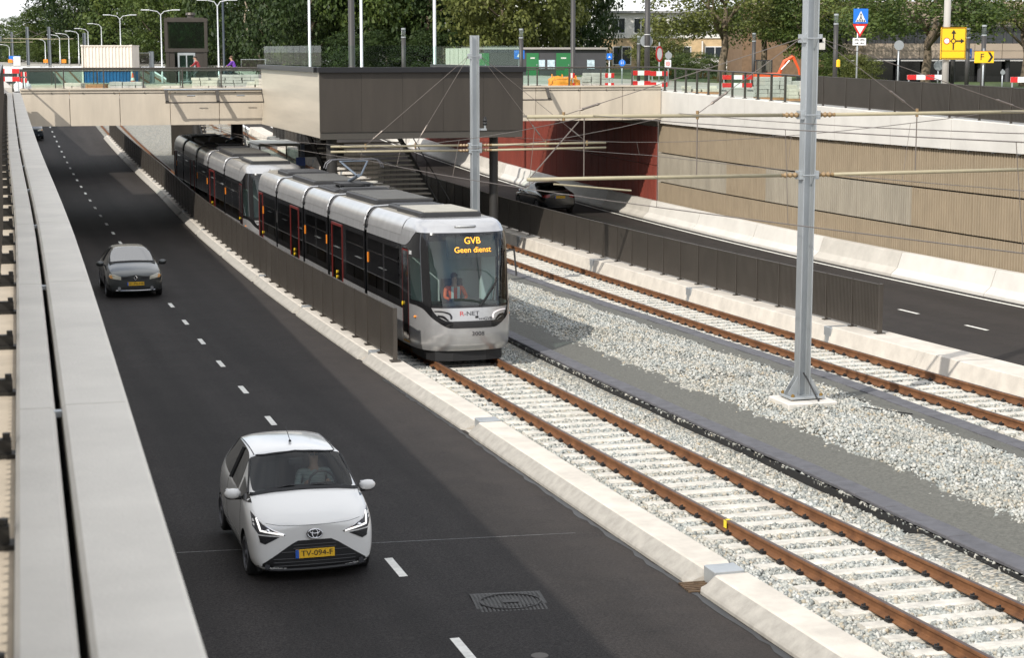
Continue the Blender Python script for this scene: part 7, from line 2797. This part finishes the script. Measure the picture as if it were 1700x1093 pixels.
bag('rear orange builders bag right of the bronze box', 944, 86.5, .9, .80, M_bag, seed=3)
bag('left orange builders bag right of the bronze box', 924, 86.8, .7, .85, M_bag, seed=4)
bag('white plastic wrapped bag at the left end of the bridge', 44, 90, .75, .5, M_wbag, seed=5)
bag('crumpled white sheet below the second cyclist', 330, 84, .7, .22, M_wbag, seed=6)
bag('crumpled white sheet beside the wooden crate', 138, 82.5, .6, .15, M_wbag, seed=7)
# traffic cone, site fence
x, y = at(226, 109.5)
t = thing('traffic_cone', 'orange traffic cone right of the container', 'traffic cone', (x, y, 5.45))
MB().bevbox((0, 0, .03), (.4, .4, .06), .02).build('base', M_trim, t)
MB().tube([(0, 0, .05), (0, 0, .75)], .15, 12, r2=.03).build('body', mat('cone_orange', (.75, .10, .03), .5), t, True)
MB().tube([(0, 0, .30), (0, 0, .46)], .118, 12, r2=.085).build('white_band', M_swhite, t)
for px, D, w, h, lab in ((243, 117, 25, 22, 'grey mesh site fence right of the container'), (425, 115, 40, 18, 'grey mesh site fence left of the glass balustrade')):
    x, y = at(px, D)
    k = D / FPX
    t = thing('site_fence', lab, 'fence', (x, y, 5.45), -R(YAW))
    W_, H_ = w * k, 1.9 if w < 30 else 1.5
    b = MB()
    b.tube([(-W_ / 2, 0, 0), (-W_ / 2, 0, H_), (W_ / 2, 0, H_), (W_ / 2, 0, 0)], .025, 6)
    b.build('frame', M_galv, t)
    n = 24
    b = MB()
    for i in range(n):
        b.box((-W_ / 2 + W_ * (i + .5) / n, 0, H_ / 2), (.018, .01, H_))
    o = b.build('mesh_wires', M_dark_metal, t)
    o['kind'] = 'stuff'
# container
x, y = at(143.5, 114)
k = 114 / FPX
t = thing('site_container', 'white and blue corrugated site container on the bridge', 'container', (x, y, 5.42), -R(YAW))
W_, H_ = 82 * k, zpx(75, 114) - 5.42
def corr(z0, z1, m, name):
    b = MB()
    n = 15
    prof = []
    for i in range(n):
        w0 = W_ * i / n
        w1 = W_ / n
        prof += [(w0 + .02, 0), (w0 + w1 * .25, .05), (w0 + w1 * .6, .05), (w0 + w1 * .85, 0)]
    prof += [(W_, 0), (W_, 2.3), (0, 2.3)]
    kk = len(prof)
    b.add([(p[0], p[1], z0) for p in prof] + [(p[0], p[1], z1) for p in prof], [(i, (i + 1) % kk, kk + (i + 1) % kk, kk + i) for i in range(kk)] + [tuple(range(kk, 2 * kk)), tuple(range(kk))])
    return b.build(name, m, t)
corr(.12, H_ * .35, mat('container_blue', (.015, .11, .30), .5, var=.2, scale=1.5), 'lower_wall')
corr(H_ * .35 + .045, H_ - .06, mat('container_white', (.72, .66, .58), .5, var=.08, scale=1.5), 'upper_wall')
MB().box((W_ / 2, -.01, H_ * .35 + .022), (W_, .06, .045)).build('orange_stripe', mat('container_orange', (.65, .16, .03), .5), t)
b = MB()
b.box((W_ / 2, 1.15, H_ - .03), (W_ + .04, 2.36, .07))
b.build('roof', mat('container_white', (.72, .66, .58), .5), t)
for xx in (.03, W_ - .03):
    MB().box((xx, -.01, H_ / 2), (.09, .08, H_ - .08)).build('corner_post', mat('container_white', (.72, .66, .58), .5), t)
    MB().box((xx, -.03, H_ - .02), (.14, .14, .1)).build('corner_casting', mat('container_white', (.72, .66, .58), .5), t)
# pale corrugated gable behind the glass
x, y = at(762, 92)
t = thing('corrugated_gable', 'pale corrugated sheet with slanting edge behind the glass balustrade', 'sheet screen', (x, y, 5.6), -R(YAW))
k = 92 / FPX
zt_ = zpx(80, 92) - 5.6
for i in range(9):
    x0 = -.95 + i * .21
    z1 = zt_ if x0 > -.55 else zt_ * (.25 + .75 * (x0 + .95) / .5)
    MB().bevbox((x0, (i % 2) * .02, max(.3, z1) / 2), (.2, .03, max(.3, z1)), .005).build('sheet', mat('pale_sheet', (.50, .50, .44), .6), t)
# excavator
x, y = at(1282, 104)
t = thing('excavator', 'small orange excavator with black cab behind the brick stacks', 'excavator', (x, y, 5.45), -R(YAW))
M_exo = mat('excavator_orange', (.70, .09, .015), .4)
M_track = M_trim
for s in (-.55, .55):
    MB().bevbox((-.4, s, .22), (1.7, .3, .44), .1).build('track', M_track, t)
MB().bevbox((-.4, 0, .62), (1.5, 1.2, .4), .08).build('house', M_exo, t)
b = MB()
b.box((-.65, 0, 1.5), (.9, .9, .06)).box((-1.07, -.42, 1.15), (.06, .06, .75)).box((-.23, -.42, 1.15), (.06, .06, .75)).box((-1.07, .42, 1.15), (.06, .06, .75)).box((-.23, .42, 1.15), (.06, .06, .75))
cb_ = b.build('cab', M_trim, t)
MB().box((-.65, -.43, 1.15), (.8, .02, .68)).build('cab_window', glass('cab_glass', (.45, .5, .48), .1), cb_)
bm_ = MB().tube([(.2, 0, .7), (.55, 0, 1.45), (1.0, 0, 1.72)], [.10, .13, .10], 6).build('boom', M_exo, t)
MB().tube([(1.0, 0, 1.72), (1.35, 0, 1.0), (1.4, 0, .6)], [.09, .07, .05], 6).build('dipper_arm', M_exo, t)
MB().tube([(.35, -.12, 1.0), (.8, -.12, 1.5)], .035, 6).build('hydraulic_ram', M_galv, t)
MB().prism([(1.25, .6), (1.5, .55), (1.42, .2), (1.15, .25)], .4, 'y', -.2).build('bucket', M_trim, t)

# ------------------------------------------------------------------ cyclists
def bicycle(label, loc, rz, col):
    t = thing('bicycle', label, 'bicycle', loc, rz)
    m = mat('bike_' + str(col[0]), col, .4)
    for y in (-.53, .53):
        b = MB()
        b.tube([(0, y + .33 * math.cos(a), .34 + .33 * math.sin(a)) for a in [i * 2 * math.pi / 24 for i in range(25)]], .018, 5, cap=False)
        w = b.build('wheel', M_tyre, t)
        s = MB()
        for i in range(8):
            a = i * math.pi / 8
            s.tube([(0, y + .32 * math.cos(a), .34 + .32 * math.sin(a)), (0, y - .32 * math.cos(a), .34 - .32 * math.sin(a))], .003, 3)
        s.build('spokes', M_galv, w)
    b = MB()
    b.tube([(0, -.53, .34), (0, -.38, .95), (0, -.36, 1.05)], .018, 6).tube([(0, -.40, .85), (0, .05, .32), (0, .22, .85)], .018, 6).tube([(0, -.40, .80), (0, .18, .70)], .018, 6).tube([(0, .05, .32), (0, .53, .34), (0, .20, .75)], .012, 6)
    b.build('frame', m, t)
    MB().tube([(-.28, -.22, 1.10), (-.2, -.34, 1.10), (.2, -.34, 1.10), (.28, -.22, 1.10)], .014, 6).build('handlebar', M_trim, t)
    MB().bevbox((0, .24, .90), (.16, .26, .07), .03).build('saddle', M_trim, t)
    return t
ride = dict(pelvis=(0, .24, .98), chest=(0, .10, 1.28), neck=(0, .02, 1.46), head=(0, -.03, 1.60), crown=(0, -.02, 1.70), shl=(-.19, .04, 1.40), ell=(-.27, -.10, 1.22), hal=(-.25, -.24, 1.13), fil=(-.24, -.30, 1.12),
            shr=(.19, .04, 1.40), elr=(.27, -.10, 1.22), har=(.25, -.24, 1.13), fir=(.24, -.30, 1.12), hil=(-.10, .20, .94), knl=(-.11, -.16, .72), anl=(-.11, .02, .36), tol=(-.11, -.12, .30), hir=(.10, .20, .94), knr=(.11, -.10, .56), anr=(.11, .08, .20), tor=(.11, -.06, .14))
for px, D, lab, blab, col, hair, legs in ((330, 113, 'cyclist in a dark red shirt riding left past the lift tower', 'bicycle ridden by the cyclist in dark red', (.28, .03, .035), (.04, .025, .018), mat('grey_trousers', (.08, .085, .09), .8)),
                                    (389, 114, 'cyclist in a purple top riding left behind the block stacks', 'bicycle ridden by the cyclist in purple', (.16, .05, .38), (.10, .05, .025), M_navy)):
    x, y = at(px, D)
    bicycle(blab, (x, y, 5.43), R(-90 - YAW + 0), (.03, .03, .035) if px < 350 else (.05, .06, .09))
    person(lab, (x, y, 5.43), R(-90 - YAW), ride, mat('top_%d' % px, col, .8), legs, hair)

# ------------------------------------------------------------------ far tram line: masts and crossing arms over the street
for px, py, D, lab in ((113.5 - 58, 45, 250, 'grey overhead mast right of the first pair at the far left'), (30, 53, 285, 'second grey overhead mast near the left edge'), (91, 45, 243, 'grey overhead mast left of the container'), (11, 60, 330, 'thin far overhead mast at the left edge'), (149, 55, 214, 'short grey mast top behind the container'), (258, 85, 150, 'short grey mast between container and lift tower')):
    x, y = at(px, D)
    bz_ = zr(y) - .2 if y < 230 else 5.35
    t = thing('far_mast', lab, 'mast', (x, y, bz_), -R(YAW))
    h = zpx(py, D) - bz_
    b = MB()
    b.box((-.16, 0, h / 2), (.04, .3, h)).box((.16, 0, h / 2), (.04, .3, h)).box((0, 0, h / 2), (.3, .02, h))
    b.build('h_beam', mat('weathered_galvanised', (.17, .19, .21), .5, metal=.3), t)
    if px < 100:
        for s in (-1, 1):
            MB().tube([(0, -.1, h - 1.6), (s * 3.2, -.1, h - 1.55)], .05, 6).build('cross_arm', M_tube, t)
            MB().tube([(s * .1, -.1, h - .4), (s * 2.6, -.1, h - 1.5)], .018, 5).build('stay', M_wire, t)
for i, (px, D, lab) in enumerate(((26, 240, 'small orange works lamp board at the far left'), (84, 240, 'orange works board below the far masts'), (114, 238, 'orange works board left of the container'))):
    x, y = at(px, D)
    t = thing('works_board', lab, 'works board', (x, y, 5.4), -R(YAW))
    MB().bevbox((0, 0, .75), (.6, .08, .45), .03).build('panel', mat('works_orange', (.8, .25, .01), .5), t)
    MB().tube([(0, .05, 0), (0, .05, 1.1)], .025, 6).build('post', M_galv, t)
x, y = at(33, 245)
t = thing('direction_sign', 'blue overhead direction sign far up the street', 'direction sign', (x, y, 5.4), -R(YAW))
MB().bevbox((0, 0, zpx(96, 245) - 5.4), (1.5, .06, .6), .03).build('panel', M_sblue, t)
MB().tube([(.4, .05, 0), (.4, .05, zpx(93, 245) - 5.4)], .05, 6).build('post', M_galv, t)
x, y = at(37, 238)
b = MB().bevbox((x, y, 6.1), (.9, .5, 1.3), .05)
tag(b.build('works_cabin', M_swhite), 'small white and red works cabinet below the blue direction sign', 'cabinet')
# street surfaces beyond the bridge
b = MB()
pA, pB = at(-200, 300), at(420, 150)
struct(sheet('x', lambda y: -30, lambda y: 2.0, yrange(80, 235, 10), lambda x, y: 5.63, M_asph, 2).build('street', mat('pale_asphalt', (.20, .19, .18), .9, var=.15, scale=.5), smooth=True))
struct(sheet('x', lambda y: 45, lambda y: 75, yrange(60, 235, 10), lambda x, y: 5.51, M_asph, 2).build('lawn', M_grass, smooth=True))
